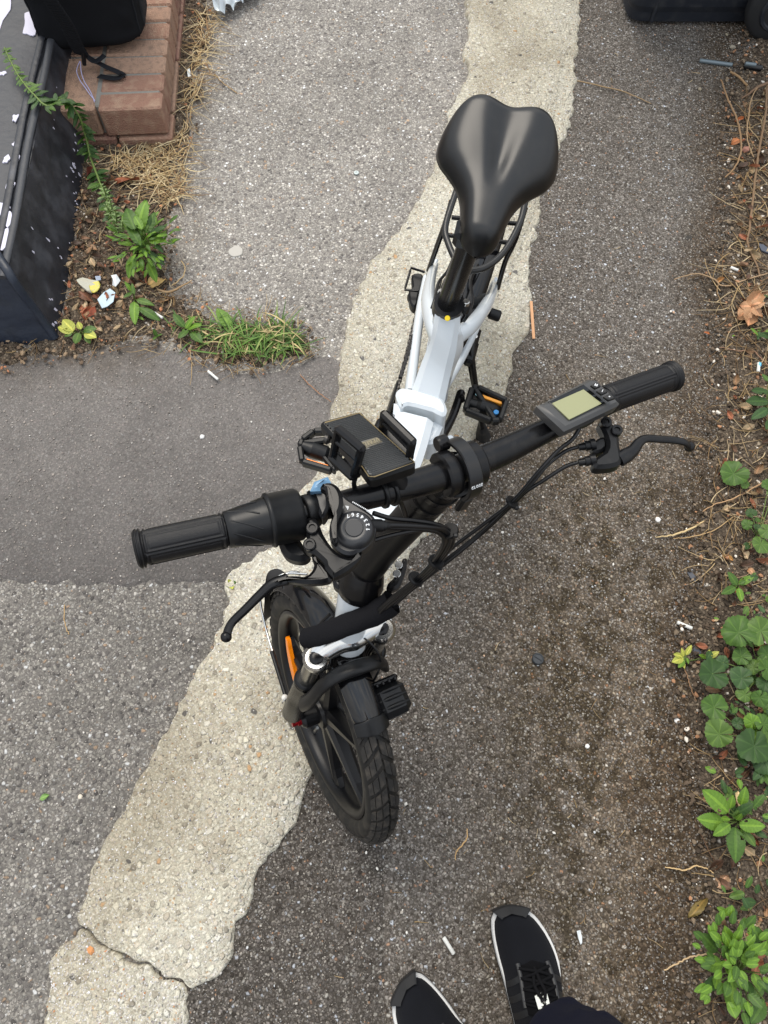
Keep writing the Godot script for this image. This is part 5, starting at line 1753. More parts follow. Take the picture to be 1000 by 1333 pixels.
# tapered capsules joined smoothly and meshed as surface nets
func body_mesh(bones: Array, cell: float, blend: float) -> Shape:
	var lo := Vector3.INF
	var hi := -Vector3.INF
	for b in bones:
		var r := Vector3.ONE * (maxf(b[2], b[3]) + blend + cell * 2.0)
		lo = lo.min(b[0] - r).min(b[1] - r)
		hi = hi.max(b[0] + r).max(b[1] + r)
	var n := Vector3i(((hi - lo) / cell).ceil()) + Vector3i.ONE
	var f := PackedFloat32Array()
	f.resize(n.x * n.y * n.z)
	f.fill(1.0)
	for b in bones:
		var a: Vector3 = b[0]
		var d: Vector3 = b[1] - a
		var dd := maxf(d.length_squared(), 1e-9)
		var reach := Vector3.ONE * (maxf(b[2], b[3]) + blend + cell * 1.5)
		var i0 := Vector3i(((a.min(b[1]) - reach - lo) / cell).floor()).clamp(Vector3i.ZERO, n - Vector3i.ONE)
		var i1 := Vector3i(((a.max(b[1]) + reach - lo) / cell).ceil()).clamp(Vector3i.ZERO, n - Vector3i.ONE)
		for z in range(i0.z, i1.z + 1):
			for y in range(i0.y, i1.y + 1):
				var at := (z * n.y + y) * n.x
				for x in range(i0.x, i1.x + 1):
					var p := lo + Vector3(x, y, z) * cell - a
					var t := clampf(p.dot(d) / dd, 0.0, 1.0)
					var v := (p - d * t).length() - lerpf(b[2], b[3], t)
					var w := f[at + x]
					var h := maxf(blend - absf(v - w), 0.0) / blend
					f[at + x] = minf(v, w) - h * h * blend * 0.25
	var s := Shape.new(org)
	var ids := {}
	var vert := func(x: int, y: int, z: int) -> Vector3:
		var k := (z * n.y + y) * n.x + x
		if ids.has(k):
			return ids[k]
		var sum := Vector3.ZERO
		var m := 0
		for e in [[0, 1], [0, 2], [0, 4], [1, 3], [1, 5], [2, 3], [2, 6], [3, 7], [4, 5], [4, 6], [5, 7], [6, 7]]:
			var c0 := Vector3i(e[0] & 1, (e[0] >> 1) & 1, e[0] >> 2)
			var c1 := Vector3i(e[1] & 1, (e[1] >> 1) & 1, e[1] >> 2)
			var v0 := f[((z + c0.z) * n.y + y + c0.y) * n.x + x + c0.x]
			var v1 := f[((z + c1.z) * n.y + y + c1.y) * n.x + x + c1.x]
			if (v0 < 0.0) != (v1 < 0.0):
				sum += Vector3(c0).lerp(Vector3(c1), v0 / (v0 - v1))
				m += 1
		var p := lo + (Vector3(x, y, z) + sum / maxi(m, 1)) * cell
		ids[k] = p
		return p
	for z in range(1, n.z - 1):
		for y in range(1, n.y - 1):
			for x in range(1, n.x - 1):
				var v := f[(z * n.y + y) * n.x + x]
				var inside := v < 0.0
				for axis in 3:
					var q := Vector3i(x, y, z)
					q[axis] += 1
					var u := f[(q.z * n.y + q.y) * n.x + q.x]
					if (u < 0.0) == inside:
						continue
					var b := Vector3i.ZERO
					var c := Vector3i.ZERO
					b[(axis + 1) % 3] = 1
					c[(axis + 2) % 3] = 1
					s.quad(vert.call(x, y, z), vert.call(x - b.x, y - b.y, z - b.z), vert.call(x - b.x - c.x, y - b.y - c.y, z - b.z - c.z), vert.call(x - c.x, y - c.y, z - c.z), 1)
					var dir := Vector3.ZERO
					dir[axis] = 1.0 if inside else -1.0
					s.facing(dir)
					s.group = 1
	return s


func shoe(parent: Node3D, toe: Vector3, heel_dir: Vector3, medial: float) -> void:
	var z := heel_dir.normalized()
	var x := Vector3.UP.cross(z).normalized()        # to the right of someone walking backwards: image right when z comes towards us
	var long := 0.278
	toe -= x * medial * 0.024
	var wl := [Vector2(0, 0.014), Vector2(0.02, 0.027), Vector2(0.07, 0.039), Vector2(0.15, 0.047), Vector2(0.25, 0.0515), Vector2(0.35, 0.0515), Vector2(0.5, 0.0455), Vector2(0.65, 0.039), Vector2(0.8, 0.039), Vector2(0.92, 0.034), Vector2(0.985, 0.02), Vector2(1.0, 0.006)]
	var mid := func(t: float) -> float: return medial * (0.024 * pow(maxf(0.0, 1.0 - t / 0.42), 1.6) - 0.004 * sin(PI * t))
	var at := func(t: float, e: float, y: float, grow := 0.0) -> Vector3:
		return toe + z * (long * t + grow * (t * 2.0 - 1.0)) + x * (mid.call(t) + e * (along(wl, t) + grow)) + Vector3(0, y, 0)
	var white := mat("midsole_foam", rgb(224, 224, 222), 0.6)
	var knit := mat("knit_upper", rgb(25, 26, 30), 0.9, 0.0, 0.2)
	knit.rim_enabled = true
	knit.rim = 0.25
	grained(knit, normal_tex(cells(0.16, FastNoiseLite.RETURN_DISTANCE, 77), 256, 7.0), 28.0, 0.8)
	var dark := mat("shoe_overlay", rgb(33, 34, 36), 0.5)
	var lace := mat("lace", rgb(22, 22, 24), 0.9, 0.0, 0.2)
	var lift := func(t: float) -> float: return 0.012 * pow(maxf(0.0, 1.0 - t / 0.2), 2.0)
	var ring := func(sh: Shape, y0: float, y1: float, grow0: float, grow1: float, bulge: float) -> void:
		var n := 120
		var out := []
		for i in n:
			var a := TAU * i / n
			# round the outline: toe at a = 0
			var t := 0.5 - 0.5 * cos(a)
			var e := 1.0 if a < PI else -1.0
			if i == 0 or i == n / 2:
				e = 0.0
			var col := []
			for k in 6:
				var q := k / 5.0
				col.append(at.call(t, e, lerpf(y0, y1, q) + lift.call(t), lerpf(grow0, grow1, q) + bulge * sin(PI * q)))
			out.append(col)
		for i in n:
			for k in 5:
				sh.quad(out[i][k], out[(i + 1) % n][k], out[(i + 1) % n][k + 1], out[i][k + 1], sh.group)
		var top := []
		var bot := []
		for i in n:
			top.append(out[i][5])
			bot.append(out[i][0])
		var cap := func(rr: Array) -> void:
			for i in n / 2:
				sh.quad(rr[i], rr[i + 1], rr[(n - 1 - i) % n], rr[(n - i) % n], -1)
		cap.call(top)
		cap.call(bot)
		sh.closed()
	var s := shape()
	ring.call(s, 0.0, 0.007, 0.0, 0.002, 0.0)
	var root := part("shoe", s, mat("outsole", rgb(30, 30, 31), 0.7), parent)
	s = shape()
	ring.call(s, 0.0071, 0.024, 0.0, 0.0002, 0.0014)
	part("midsole", s, white, root)
	# toe bumper over the front of the midsole
	s = shape()
	s.surf(48, 12, func(p: float, q: float) -> Vector3:
		var a := lerpf(-0.36, 0.36, p)
		var t := 0.5 - 0.5 * cos(a)
		return at.call(t, sin(clampf(a / 0.36, -1.0, 1.0) * PI / 2.0), lerpf(0.004, 0.033, minf(1.0, q * 2.0)) + maxf(0.0, q - 0.5) * 0.026 + lift.call(t), 0.0042 - maxf(0.0, q - 0.5) * 0.026))
	s.facing(-z)
	part("toe_bumper", s, mat("bumper_rubber", rgb(29, 29, 30), 0.6), root)
	# upper
	var crest := [Vector2(0, 0.03), Vector2(0.03, 0.044), Vector2(0.1, 0.055), Vector2(0.2, 0.06), Vector2(0.3, 0.068), Vector2(0.42, 0.084), Vector2(0.53, 0.1), Vector2(0.6, 0.108), Vector2(0.8, 0.1), Vector2(0.95, 0.1), Vector2(1, 0.08)]
	var over := func(t: float, e: float, up := 0.0) -> Vector3:
		var top := along(crest, t)
		var full := lerpf(2.6, 2.1, smoothstep(0.2, 0.6, t))
		var y := 0.024 + (top - 0.024) * pow(maxf(0.0, 1.0 - pow(absf(e), full)), 0.75)
		var w := e
		return at.call(t, w, y + lift.call(t) + up, lerpf(-0.003, 0.002, smoothstep(0.32, 0.5, t)))
	s = shape()
	s.surf(44, 28, func(t: float, q: float) -> Vector3:
		var e := q * 2.0 - 1.0
		e = signf(e) * (1.0 - pow(1.0 - absf(e), 1.6))
		return over.call(t, e, 0.0006 * sin(t * 60.0) * smoothstep(0.28, 0.34, t) * smoothstep(0.4, 0.36, t)))
	s.facing(Vector3.UP)
	var upper := part("upper", s, knit, root)
	# throat with tongue, eyelet stays and laces
	s = shape()
	s.surf(14, 10, func(p: float, q: float) -> Vector3:
		var t := lerpf(0.285 + 0.03 * absf(q * 2.0 - 1.0), 0.56, p)
		var e := (q * 2.0 - 1.0) * lerpf(0.5, 0.58, p)
		return over.call(t, e, 0.004 + 0.004 * p - 0.003 * absf(q * 2.0 - 1.0)))
	s.facing(Vector3.UP)
	part("tongue", s, mat("tongue_mesh", rgb(17, 17, 19), 0.95, 0.0, 0.2), upper)
	for sd in [-1.0, 1.0]:
		s = shape()
		var st := []
		for k in 7:
			st.append(over.call(lerpf(0.3, 0.53, k / 6.0), sd * lerpf(0.52, 0.6, k / 6.0), 0.003))
		s.tube(Shape.spline(st, 3), 0.0042, 8, 0.6, Vector3.UP)
		part("eyelet_stay", s, dark, upper)
		for k in 4:
			s = shape()
			var c: Vector3 = over.call(0.325 + 0.055 * k, sd * (0.54 + 0.015 * k), 0.0055)
			s.ball(Transform3D(Basis(), c), Vector3(0.0026, 0.0018, 0.0026), 10, 6)
			part("eyelet", s, mat("eyelet_grey", rgb(70, 70, 72), 0.5), upper)
		# three bands down each side
		for k in 3:
			s = shape()
			var t0 := 0.36 + 0.085 * k
			s.surf(3, 10, func(p: float, q: float) -> Vector3:
				return over.call(t0 + 0.035 * p + 0.05 * q, sd * lerpf(0.56, 0.985, q), 0.0016))
			s.facing(Vector3.UP + x * sd)
			part("side_band", s, dark, upper)
	s = shape()
	for k in 4:
		var t := 0.325 + 0.055 * k
		s.tube(Shape.spline([over.call(t, -0.54, 0.006), over.call(t + 0.012, -0.1, 0.0105), over.call(t + 0.02, 0.12, 0.0105), over.call(t + (0.055 if k < 3 else 0.02), 0.56, 0.0075)], 5), 0.0026, 8, 0.55, Vector3.UP)
		s.tube(Shape.spline([over.call(t, 0.54, 0.006), over.call(t + 0.015, 0.08, 0.0118), over.call(t + 0.03, -0.12, 0.0118), over.call(t + (0.055 if k < 3 else 0.02), -0.56, 0.0075)], 5), 0.0026, 8, 0.55, Vector3.UP)
	s.tube(Shape.spline([over.call(0.49, 0.02, 0.013), over.call(0.44, 0.1, 0.017), over.call(0.39, 0.02, 0.014), over.call(0.32, -0.02, 0.008)], 6), 0.0028, 8, 0.6, Vector3.UP)
	s.tube(Shape.spline([over.call(0.49, -0.02, 0.013), over.call(0.44, -0.16, 0.016), over.call(0.4, -0.2, 0.012), over.call(0.35, -0.1, 0.009)], 6), 0.0028, 8, 0.6, Vector3.UP)
	part("laces", s, lace, upper)
	# collar and the white tab at the top of the tongue
	s = shape()
	var col := []
	for i in 22:
		var a := TAU * i / 22.0
		col.append(at.call(0.77 - 0.165 * cos(a), sin(a) * 0.82, 0.102 + 0.012 * cos(a)))
	s.tube(Shape.ring_spline(col, 2), 0.009, 10)
	part("collar", s, mat("tongue_mesh", rgb(17, 17, 19), 0.95), upper)
	s = shape()
	var c0: Vector3 = over.call(0.462, -0.27, 0.0135)
	var c1: Vector3 = over.call(0.455, 0.17, 0.0135)
	var c2: Vector3 = over.call(0.515, 0.19, 0.017)
	var c3: Vector3 = over.call(0.522, -0.25, 0.017)
	s.plate(Shape.ring_spline([c0, c0.lerp(c1, 0.5) - z * 0.003 + Vector3(0, 0.0008, 0), c1, c2, c2.lerp(c3, 0.5) + z * 0.001, c3], 1), 0.002, 0.0005)
	var tab := part("tongue_tab", s, mat("tab_white", rgb(228, 232, 226), 0.6), upper)
	s = shape()
	var mc := (c0 + c1 + c2 + c3) * 0.25 + Vector3(0, 0.0016, -0.0006)
	for k in 3:
		var b := mc + x * (0.0026 * (k - 1))
		s.beam(b - x * 0.001 - z * (0.001 + 0.0012 * k) , b + x * 0.001 + z * 0.0028, 0.0017, 0.0014, Vector3.UP, 0.0002)
	s.beam(mc + x * 0.006 - z * 0.002, mc + x * 0.006 - z * 0.001, 0.003, 0.0012, Vector3.UP, 0.0002)
	part("tab_mark", s, mat("ink", rgb(26, 26, 30), 0.5), tab)


func person() -> void:
	var p := thing("person", "person in black running shoes and dark navy trousers standing in front of the bicycle", "person", Vector3(0.21, 0, 0.33))
	var toe_r := Vector3(0.2264, 0.012, 0.0882)
	var toe_l := Vector3(0.0314, 0.012, 0.2075)
	toe_r.y = 0.006
	toe_l.y = 0.006
	var dr := Vector3(0.07, 0, 0.9975)
	var dl := Vector3(0.76, 0, 0.65).normalized()
	var ank_r := toe_r + dr * 0.198 + Vector3(0.052, 0.085, -0.006)
	var ank_l := toe_l + dl * 0.205 + Vector3(0, 0.09, 0)
	var knee_r := Vector3(0.36, 0.48, 0.3)
	var knee_l := Vector3(0.12, 0.48, 0.36)
	var hip_r := Vector3(0.3, 0.88, 0.39)
	var hip_l := Vector3(0.13, 0.88, 0.41)
	var belly := Vector3(0.215, 1.02, 0.41)
	var chest := Vector3(0.215, 1.27, 0.42)
	var neck := Vector3(0.212, 1.47, 0.42)
	var head := Vector3(0.205, 1.62, 0.38)
	# the body itself, one surface from crown to ankles
	var bones := [[ank_r + Vector3(0, -0.02, 0.01), knee_r, 0.036, 0.052], [knee_r, hip_r, 0.054, 0.078], [ank_l + Vector3(0, -0.02, 0.01), knee_l, 0.036, 0.052], [knee_l, hip_l, 0.054, 0.078], [hip_l, hip_r, 0.085, 0.085], [Vector3(0.215, 0.92, 0.41), belly, 0.11, 0.105], [belly, chest, 0.105, 0.12], [chest + Vector3(-0.13, 0.1, 0), chest + Vector3(0.13, 0.1, 0), 0.065, 0.065], [chest, neck, 0.1, 0.055], [neck, head + Vector3(0, -0.06, 0.03), 0.052, 0.06], [head + Vector3(0, 0.03, 0.02), head + Vector3(0, -0.04, -0.02), 0.088, 0.068], [head + Vector3(0, -0.02, -0.085), head + Vector3(0, -0.035, -0.1), 0.014, 0.012]]
	for e in [-1.0, 1.0]:
		var sh := chest + Vector3(0.17 * e, 0.1, 0)
		var el := sh + Vector3(0.06 * e, -0.28, 0.03)
		var wr := el + Vector3(0.0, -0.23, -0.06)
		bones.append([sh, el, 0.05, 0.04])
		bones.append([el, wr, 0.04, 0.028])
		bones.append([wr, wr + Vector3(0, -0.07, -0.015), 0.03, 0.032])
		for k in 4:
			var kn := wr + Vector3(0, -0.085, -0.015 + 0.018 * (k - 1.5))
			bones.append([kn, kn + Vector3(-0.004 * e, -0.035, -0.004), 0.0095, 0.009])
			bones.append([kn + Vector3(-0.004 * e, -0.035, -0.004), kn + Vector3(-0.018 * e, -0.062 + 0.004 * absf(k - 1.5), -0.006), 0.009, 0.008])
		bones.append([wr + Vector3(0, -0.03, -0.03), wr + Vector3(-0.012 * e, -0.075, -0.052), 0.011, 0.009])
	var s := body_mesh(bones, 0.014, 0.03)
	part("body", s, mat("skin", rgb(196, 150, 124), 0.55), p)
	# trousers: looser than the legs, creased towards the ankle
	var cloth := grained(mat("navy_cloth", rgb(19, 21, 36), 0.85, 0.0, 0.25), normal_tex(cells(0.2, FastNoiseLite.RETURN_DISTANCE, 55), 256, 6.0), 40.0, 0.5)
	cloth.rim_enabled = true
	cloth.rim = 0.08
	var tb := [[hip_l, hip_r, 0.1, 0.1], [Vector3(0.215, 0.93, 0.41), Vector3(0.215, 1.0, 0.41), 0.13, 0.125]]
	var fold := RandomNumberGenerator.new()
	fold.seed = 5
	for q in [[ank_r, knee_r, hip_r], [ank_l, knee_l, hip_l]]:
		var low: Vector3 = q[0] + Vector3(0, 0.045, 0.008)
		tb.append([q[1], q[2], 0.072, 0.1])
		tb.append([low, q[1], 0.069, 0.079])
		for k in 9:
			var h := 0.02 + 0.04 * k
			var a := fold.randf() * TAU
			var c := low.lerp(q[1], h)
			tb.append([c + Vector3(cos(a), 0.12, sin(a)) * 0.061, c + Vector3(cos(a + 1.3), -0.15, sin(a + 1.3)) * 0.064, 0.012, 0.009])
			tb.append([c + Vector3(cos(a + 1.3), -0.15, sin(a + 1.3)) * 0.064, c + Vector3(cos(a + 2.4), -0.35, sin(a + 2.4)) * 0.061, 0.009, 0.006])
	s = body_mesh(tb, 0.0105, 0.016)
	part("trousers", s, cloth, p)
	s = body_mesh([[belly, chest, 0.135, 0.145], [chest + Vector3(-0.14, 0.1, 0), chest + Vector3(0.14, 0.1, 0), 0.08, 0.08], [chest, neck - Vector3(0, 0.05, 0), 0.12, 0.07], [chest + Vector3(-0.17, 0.1, 0), chest + Vector3(-0.23, -0.18, 0.03), 0.065, 0.055], [chest + Vector3(0.17, 0.1, 0), chest + Vector3(0.23, -0.18, 0.03), 0.065, 0.055], [chest + Vector3(-0.23, -0.18, 0.03), chest + Vector3(-0.23, -0.38, -0.02), 0.055, 0.042], [chest + Vector3(0.23, -0.18, 0.03), chest + Vector3(0.23, -0.38, -0.02), 0.055, 0.042]], 0.014, 0.04)
	part("jacket", s, mat("jacket_cloth", rgb(34, 36, 42), 0.85), p)
	s = body_mesh([[head + Vector3(0, 0.05, 0.03), head + Vector3(0, 0.0, 0.05), 0.09, 0.075], [head + Vector3(0, 0.07, -0.02), head + Vector3(0, 0.06, 0.0), 0.07, 0.075]], 0.012, 0.02)
	part("hair", s, mat("hair", rgb(38, 30, 25), 0.6), p)
	shoe(p, toe_r, dr, -1.0)
	shoe(p, toe_l, dl, 1.0)


# ---------------------------------------------------------------- the place

func sky_picture() -> ImageTexture:
	# an even, bright overcast with soft breaks of pale blue
	var w := 512
	var h := 256
	var n := noise(1.6, FastNoiseLite.TYPE_SIMPLEX_SMOOTH, 5, 3)
	var im := Image.create(w, h, false, Image.FORMAT_RGBF)
	for y in h:
		var el := PI * (0.5 - (y + 0.5) / h)
		for x in w:
			var a := TAU * x / w
			var d := Vector3(cos(el) * cos(a), sin(el), cos(el) * sin(a))
			var f := n.get_noise_3d(d.x, d.y * 1.8, d.z)
			var c := smoothstep(-0.35, 0.3, f)
			var up := maxf(0.0, d.y)
			var blue := Color(0.76, 0.86, 1.0) * 0.8
			var cloud := Color(1.0, 1.0, 1.0) * lerpf(0.86, 1.14, smoothstep(-0.2, 0.55, n.get_noise_3d(d.x * 1.7 + 4.0, d.y * 2.0, d.z * 1.7)))
			var col := blue.lerp(cloud, c) * lerpf(0.52, 1.22, up)
			if d.y < 0.0:
				col = col.lerp(Color(0.3, 0.29, 0.28), smoothstep(0.0, -0.15, d.y))
			im.set_pixel(x, y, col)
	return ImageTexture.create_from_image(im)


func ground() -> void:
	make_soiling()
	var pale := aggregate([[rgb(168, 163, 155), 24], [rgb(149, 145, 138), 26], [rgb(185, 180, 170), 18], [rgb(129, 124, 120), 14], [rgb(203, 198, 190), 6], [rgb(106, 102, 99), 7], [rgb(226, 226, 224), 2], [rgb(177, 153, 130), 2]], rgb(122, 117, 112), 0.14, 0.3, 0.62, 0.75, 11)
	var brown := aggregate([[rgb(109, 103, 98), 25], [rgb(129, 122, 116), 22], [rgb(150, 144, 138), 15], [rgb(90, 84, 78), 18], [rgb(72, 66, 60), 10], [rgb(172, 168, 160), 5], [rgb(190, 194, 201), 2], [rgb(156, 126, 106), 2]], rgb(78, 73, 66), 0.17, 0.36, 0.72, 0.75, 12)
	var patch := aggregate([[rgb(135, 129, 124), 30], [rgb(125, 118, 115), 40], [rgb(148, 144, 141), 12], [rgb(113, 108, 105), 30]], rgb(102, 99, 96), 0.16, 0.34, 0.16, 0.6, 13)
	var conc := aggregate([[rgb(199, 195, 180), 34], [rgb(190, 183, 169), 30], [rgb(207, 205, 195), 14], [rgb(173, 165, 150), 12], [rgb(151, 145, 133), 5], [rgb(114, 112, 110), 2.0], [rgb(176, 145, 112), 1.5]], rgb(176, 173, 159), 0.1, 0.33, 0.3, 0.8, 14)
	var pale_m := paving("pale_asphalt", pale, 0.45)
	var brown_m := paving("coarse_asphalt", brown, 0.5)
	var patch_m := paving("dark_asphalt", patch, 0.3, 0.85)
	var conc_m := paving("concrete", conc, 0.55)
	var blotch := NoiseTexture2D.new()
	blotch.width = 512
	blotch.height = 512
	blotch.noise = noise(0.012, FastNoiseLite.TYPE_SIMPLEX_SMOOTH, 5, 16)
	var ramp := Gradient.new()
	ramp.colors = PackedColorArray([Color(0.82, 0.8, 0.77), Color(0.95, 0.94, 0.92), Color(1, 1, 1)])
	ramp.offsets = PackedFloat32Array([0.2, 0.5, 0.8])
	blotch.color_ramp = ramp
	conc_m.detail_albedo = blotch

	# the ground, out to the horizon
	var s := Shape.new()
	s.ground = true
	s.quad(Vector3(-60, 0, -60), Vector3(60, 0, -60), Vector3(60, 0, 60), Vector3(-60, 0, 60), 1)
	s.facing(Vector3.UP)
	struct("ground", s, pale_m)

	# coarse asphalt right of the concrete
	var right_poly := ragged([Vector2(0.3577, -3.7358), Vector2(0.445, -2.1648), Vector2(0.293, -1.552), Vector2(0.1608, -1.0571), Vector2(0.0342, -0.6122), Vector2(-0.0793, -0.3069), Vector2(-0.2094, -0.0844), Vector2(-0.368, 0.1141), Vector2(-0.4621, 0.3477)] + [Vector2(-0.6, 1.6), Vector2(3.2, 1.6), Vector2(3.2, -5.5), Vector2(0.5, -5.5)], 0.02, 0.004, 31)
	s = Shape.new()
	sheet(s, right_poly, 0.005, 0.0, 0.004)
	struct("pavement", s, brown_m)
	# the smooth dark reinstatement on the left
	var patch_poly := ragged([Vector2(-1.0738, -1.1206), Vector2(-0.9597, -1.1252), Vector2(-0.7804, -1.1437), Vector2(-0.6777, -1.167), Vector2(-0.5723, -1.1764), Vector2(-0.4597, -1.116), Vector2(-0.3228, -1.0751), Vector2(-0.2065, -1.1069), Vector2(-0.1633, -1.1298), Vector2(-0.0573, -1.1023), Vector2(-0.0552, -0.9267), Vector2(-0.1063, -0.7638), Vector2(-0.2053, -0.6122), Vector2(-0.2873, -0.5616), Vector2(-0.3543, -0.5545), Vector2(-0.5893, -0.5456), Vector2(-0.742, -0.5527), Vector2(-0.9436, -0.5491)], 0.008, 0.016, 32)
	s = Shape.new()
	sheet(s, patch_poly, 0.003, 0.0, 0.006)
	struct("pavement_patch", s, patch_m)

	# the concrete strip: two lengths that meet in a crack
	var strip := [Vector2(0.3876, -3.7358), Vector2(0.3017, -2.856), Vector2(0.2665, -2.5293), Vector2(0.2696, -2.3781), Vector2(0.2473, -2.2518), Vector2(0.2576, -2.1648), Vector2(0.2107, -2.0374), Vector2(0.1799, -1.9344), Vector2(0.1609, -1.8259), Vector2(0.1207, -1.7071), Vector2(0.0652, -1.5795), Vector2(-0.0123, -1.4579), Vector2(-0.0486, -1.38), Vector2(-0.0755, -1.2921), Vector2(-0.0954, -1.1953), Vector2(-0.107, -1.1023), Vector2(-0.1111, -1.0349), Vector2(-0.1265, -0.9802), Vector2(-0.1461, -0.8952), Vector2(-0.1575, -0.8074), Vector2(-0.191, -0.754), Vector2(-0.2115, -0.6678), Vector2(-0.2649, -0.6085), Vector2(-0.3405, -0.5509), Vector2(-0.3341, -0.5139), Vector2(-0.3438, -0.4504), Vector2(-0.3627, -0.3871), Vector2(-0.3903, -0.3386), Vector2(-0.4116, -0.2834), Vector2(-0.443, -0.2147), Vector2(-0.4654, -0.1702), Vector2(-0.4842, -0.1268), Vector2(-0.5017, -0.0774), Vector2(-0.5197, -0.036), Vector2(-0.5397, -0.0023), Vector2(-0.5462, 0.0504), Vector2(-0.5578, 0.0952), Vector2(-0.5554, 0.1191), Vector2(-0.5327, 0.1291), Vector2(-0.5046, 0.1476), Vector2(-0.4657, 0.1659), Vector2(-0.4308, 0.1768), Vector2(-0.4001, 0.19), Vector2(-0.3776, 0.2055), Vector2(-0.3558, 0.2162), Vector2(-0.3272, 0.2138), Vector2(-0.2909, 0.1876), Vector2(-0.273, 0.1513), Vector2(-0.2783, 0.1204), Vector2(-0.2566, 0.0889), Vector2(-0.2378, 0.0504), Vector2(-0.2265, 0.0004), Vector2(-0.2041, -0.0157), Vector2(-0.1704, -0.0497), Vector2(-0.1607, -0.0984), Vector2(-0.1458, -0.1412), Vector2(-0.1227, -0.1776), Vector2(-0.0705, -0.2602), Vector2(-0.0322, -0.3708), Vector2(0.0133, -0.5052), Vector2(0.0513, -0.6085), Vector2(0.104, -0.6678), Vector2(0.1769, -0.8437), Vector2(0.2238, -0.9162), Vector2(0.2697, -0.9802), Vector2(0.3015, -1.0393), Vector2(0.3044, -1.0841), Vector2(0.3208, -1.1298), Vector2(0.3415, -1.1764), Vector2(0.367, -1.2311), Vector2(0.3736, -1.2921), Vector2(0.3822, -1.4317), Vector2(0.4144, -1.552), Vector2(0.4408, -1.6926), Vector2(0.4974, -1.8412), Vector2(0.5473, -1.9661), Vector2(0.5661, -2.0637), Vector2(0.5879, -2.2342), Vector2(0.6121, -2.3781), Vector2(0.6376, -2.5293), Vector2(0.7412, -3.0328), Vector2(0.8943, -3.7358)]
	var upper := ragged(curvy(strip), 0.007, 0.013, 33)
	s = Shape.new()
	sheet(s, upper, 0.013, 0.0, 0.0035)
	struct("concrete_strip", s, conc_m)
	var lower := ragged(curvy([Vector2(-0.5582, 0.1278), Vector2(-0.5356, 0.1377), Vector2(-0.5075, 0.1562), Vector2(-0.4687, 0.1744), Vector2(-0.4339, 0.1852), Vector2(-0.4032, 0.1984), Vector2(-0.3808, 0.2138), Vector2(-0.3577, 0.2244), Vector2(-0.3469, 0.2361), Vector2(-0.3457, 0.2866), Vector2(-0.3279, 0.3693), Vector2(-0.562, 0.4531), Vector2(-0.6033, 0.3693), Vector2(-0.5969, 0.281), Vector2(-0.5946, 0.2558), Vector2(-0.5926, 0.2055), Vector2(-0.5897, 0.1659), Vector2(-0.5627, 0.1439)]), 0.007, 0.013, 33)
	s = Shape.new()
	sheet(s, lower, 0.0125, 0.0, 0.0035)
	struct("concrete_strip", s, conc_m)

	# earth by the planted edge on the right and by the wall on the left
	var earth := mat("earth", Color.WHITE, 0.95, 0.0, 0.2)
	var et := aggregate([[rgb(104, 93, 80), 30], [rgb(88, 78, 67), 28], [rgb(124, 111, 95), 22], [rgb(66, 58, 50), 12], [rgb(154, 141, 122), 7], [rgb(200, 192, 180), 3]], rgb(74, 65, 56), 0.12, 0.3, 0.7, 0.8, 15)
	earth.albedo_texture = et[0]
	earth.heightmap_enabled = true
	earth.heightmap_texture = et[1]
	earth.heightmap_scale = 0.9
	var soil_r := ragged([Vector2(1.4543, -3.417), Vector2(1.1637, -2.3053), Vector2(1.0757, -2.1307), Vector2(1.0172, -1.903), Vector2(0.9586, -1.552), Vector2(0.8823, -1.3928), Vector2(0.8755, -1.2432), Vector2(0.8431, -1.0128), Vector2(0.7851, -0.8437), Vector2(0.7282, -0.6491), Vector2(0.6811, -0.4708), Vector2(0.6425, -0.3069), Vector2(0.6374, -0.1557), Vector2(0.6386, -0.0157), Vector2(0.5972, 0.1141), Vector2(0.5592, 0.281), Vector2(0.5194, 0.4013)] + [Vector2(1.0, 0.6), Vector2(2.6, 0.6), Vector2(2.6, -4.5)], 0.014, 0.03, 35)
	s = Shape.new()
	sheet(s, soil_r, 0.0105, 0.004, 0.012)
	struct("earth_bed", s, earth)
	var soil_l := ragged(curvy([Vector2(-0.5795, -3.0328), Vector2(-0.5828, -2.5293), Vector2(-0.5806, -2.3053), Vector2(-0.5949, -2.097), Vector2(-0.5919, -1.9186), Vector2(-0.6145, -1.8412), Vector2(-0.6183, -1.7217), Vector2(-0.5971, -1.6497), Vector2(-0.6153, -1.552), Vector2(-0.5968, -1.4317), Vector2(-0.5741, -1.3419), Vector2(-0.5365, -1.2921), Vector2(-0.4687, -1.248), Vector2(-0.3927, -1.2335), Vector2(-0.3037, -1.2239), Vector2(-0.2262, -1.2001), Vector2(-0.2164, -1.1577), Vector2(-0.2885, -1.1344), Vector2(-0.3743, -1.1252), Vector2(-0.447, -1.1437), Vector2(-0.5044, -1.1764), Vector2(-0.5746, -1.1953), Vector2(-0.6441, -1.2048), Vector2(-0.7179, -1.1764), Vector2(-0.7916, -1.153), Vector2(-0.8864, -1.1437), Vector2(-1.0759, -1.1298), Vector2(-1.0908, -1.1953), Vector2(-0.8278, -1.1953), Vector2(-0.8429, -1.6926), Vector2(-0.8792, -2.021), Vector2(-0.8086, -3.0328)]), 0.01, 0.03, 36)
	s = Shape.new()
	sheet(s, soil_l, 0.009, 0.001, 0.01)
	struct("earth_bed", s, earth)

	# loose chippings, each lying or bedded in its surface
	var holes_r := [upper, lower, soil_r]
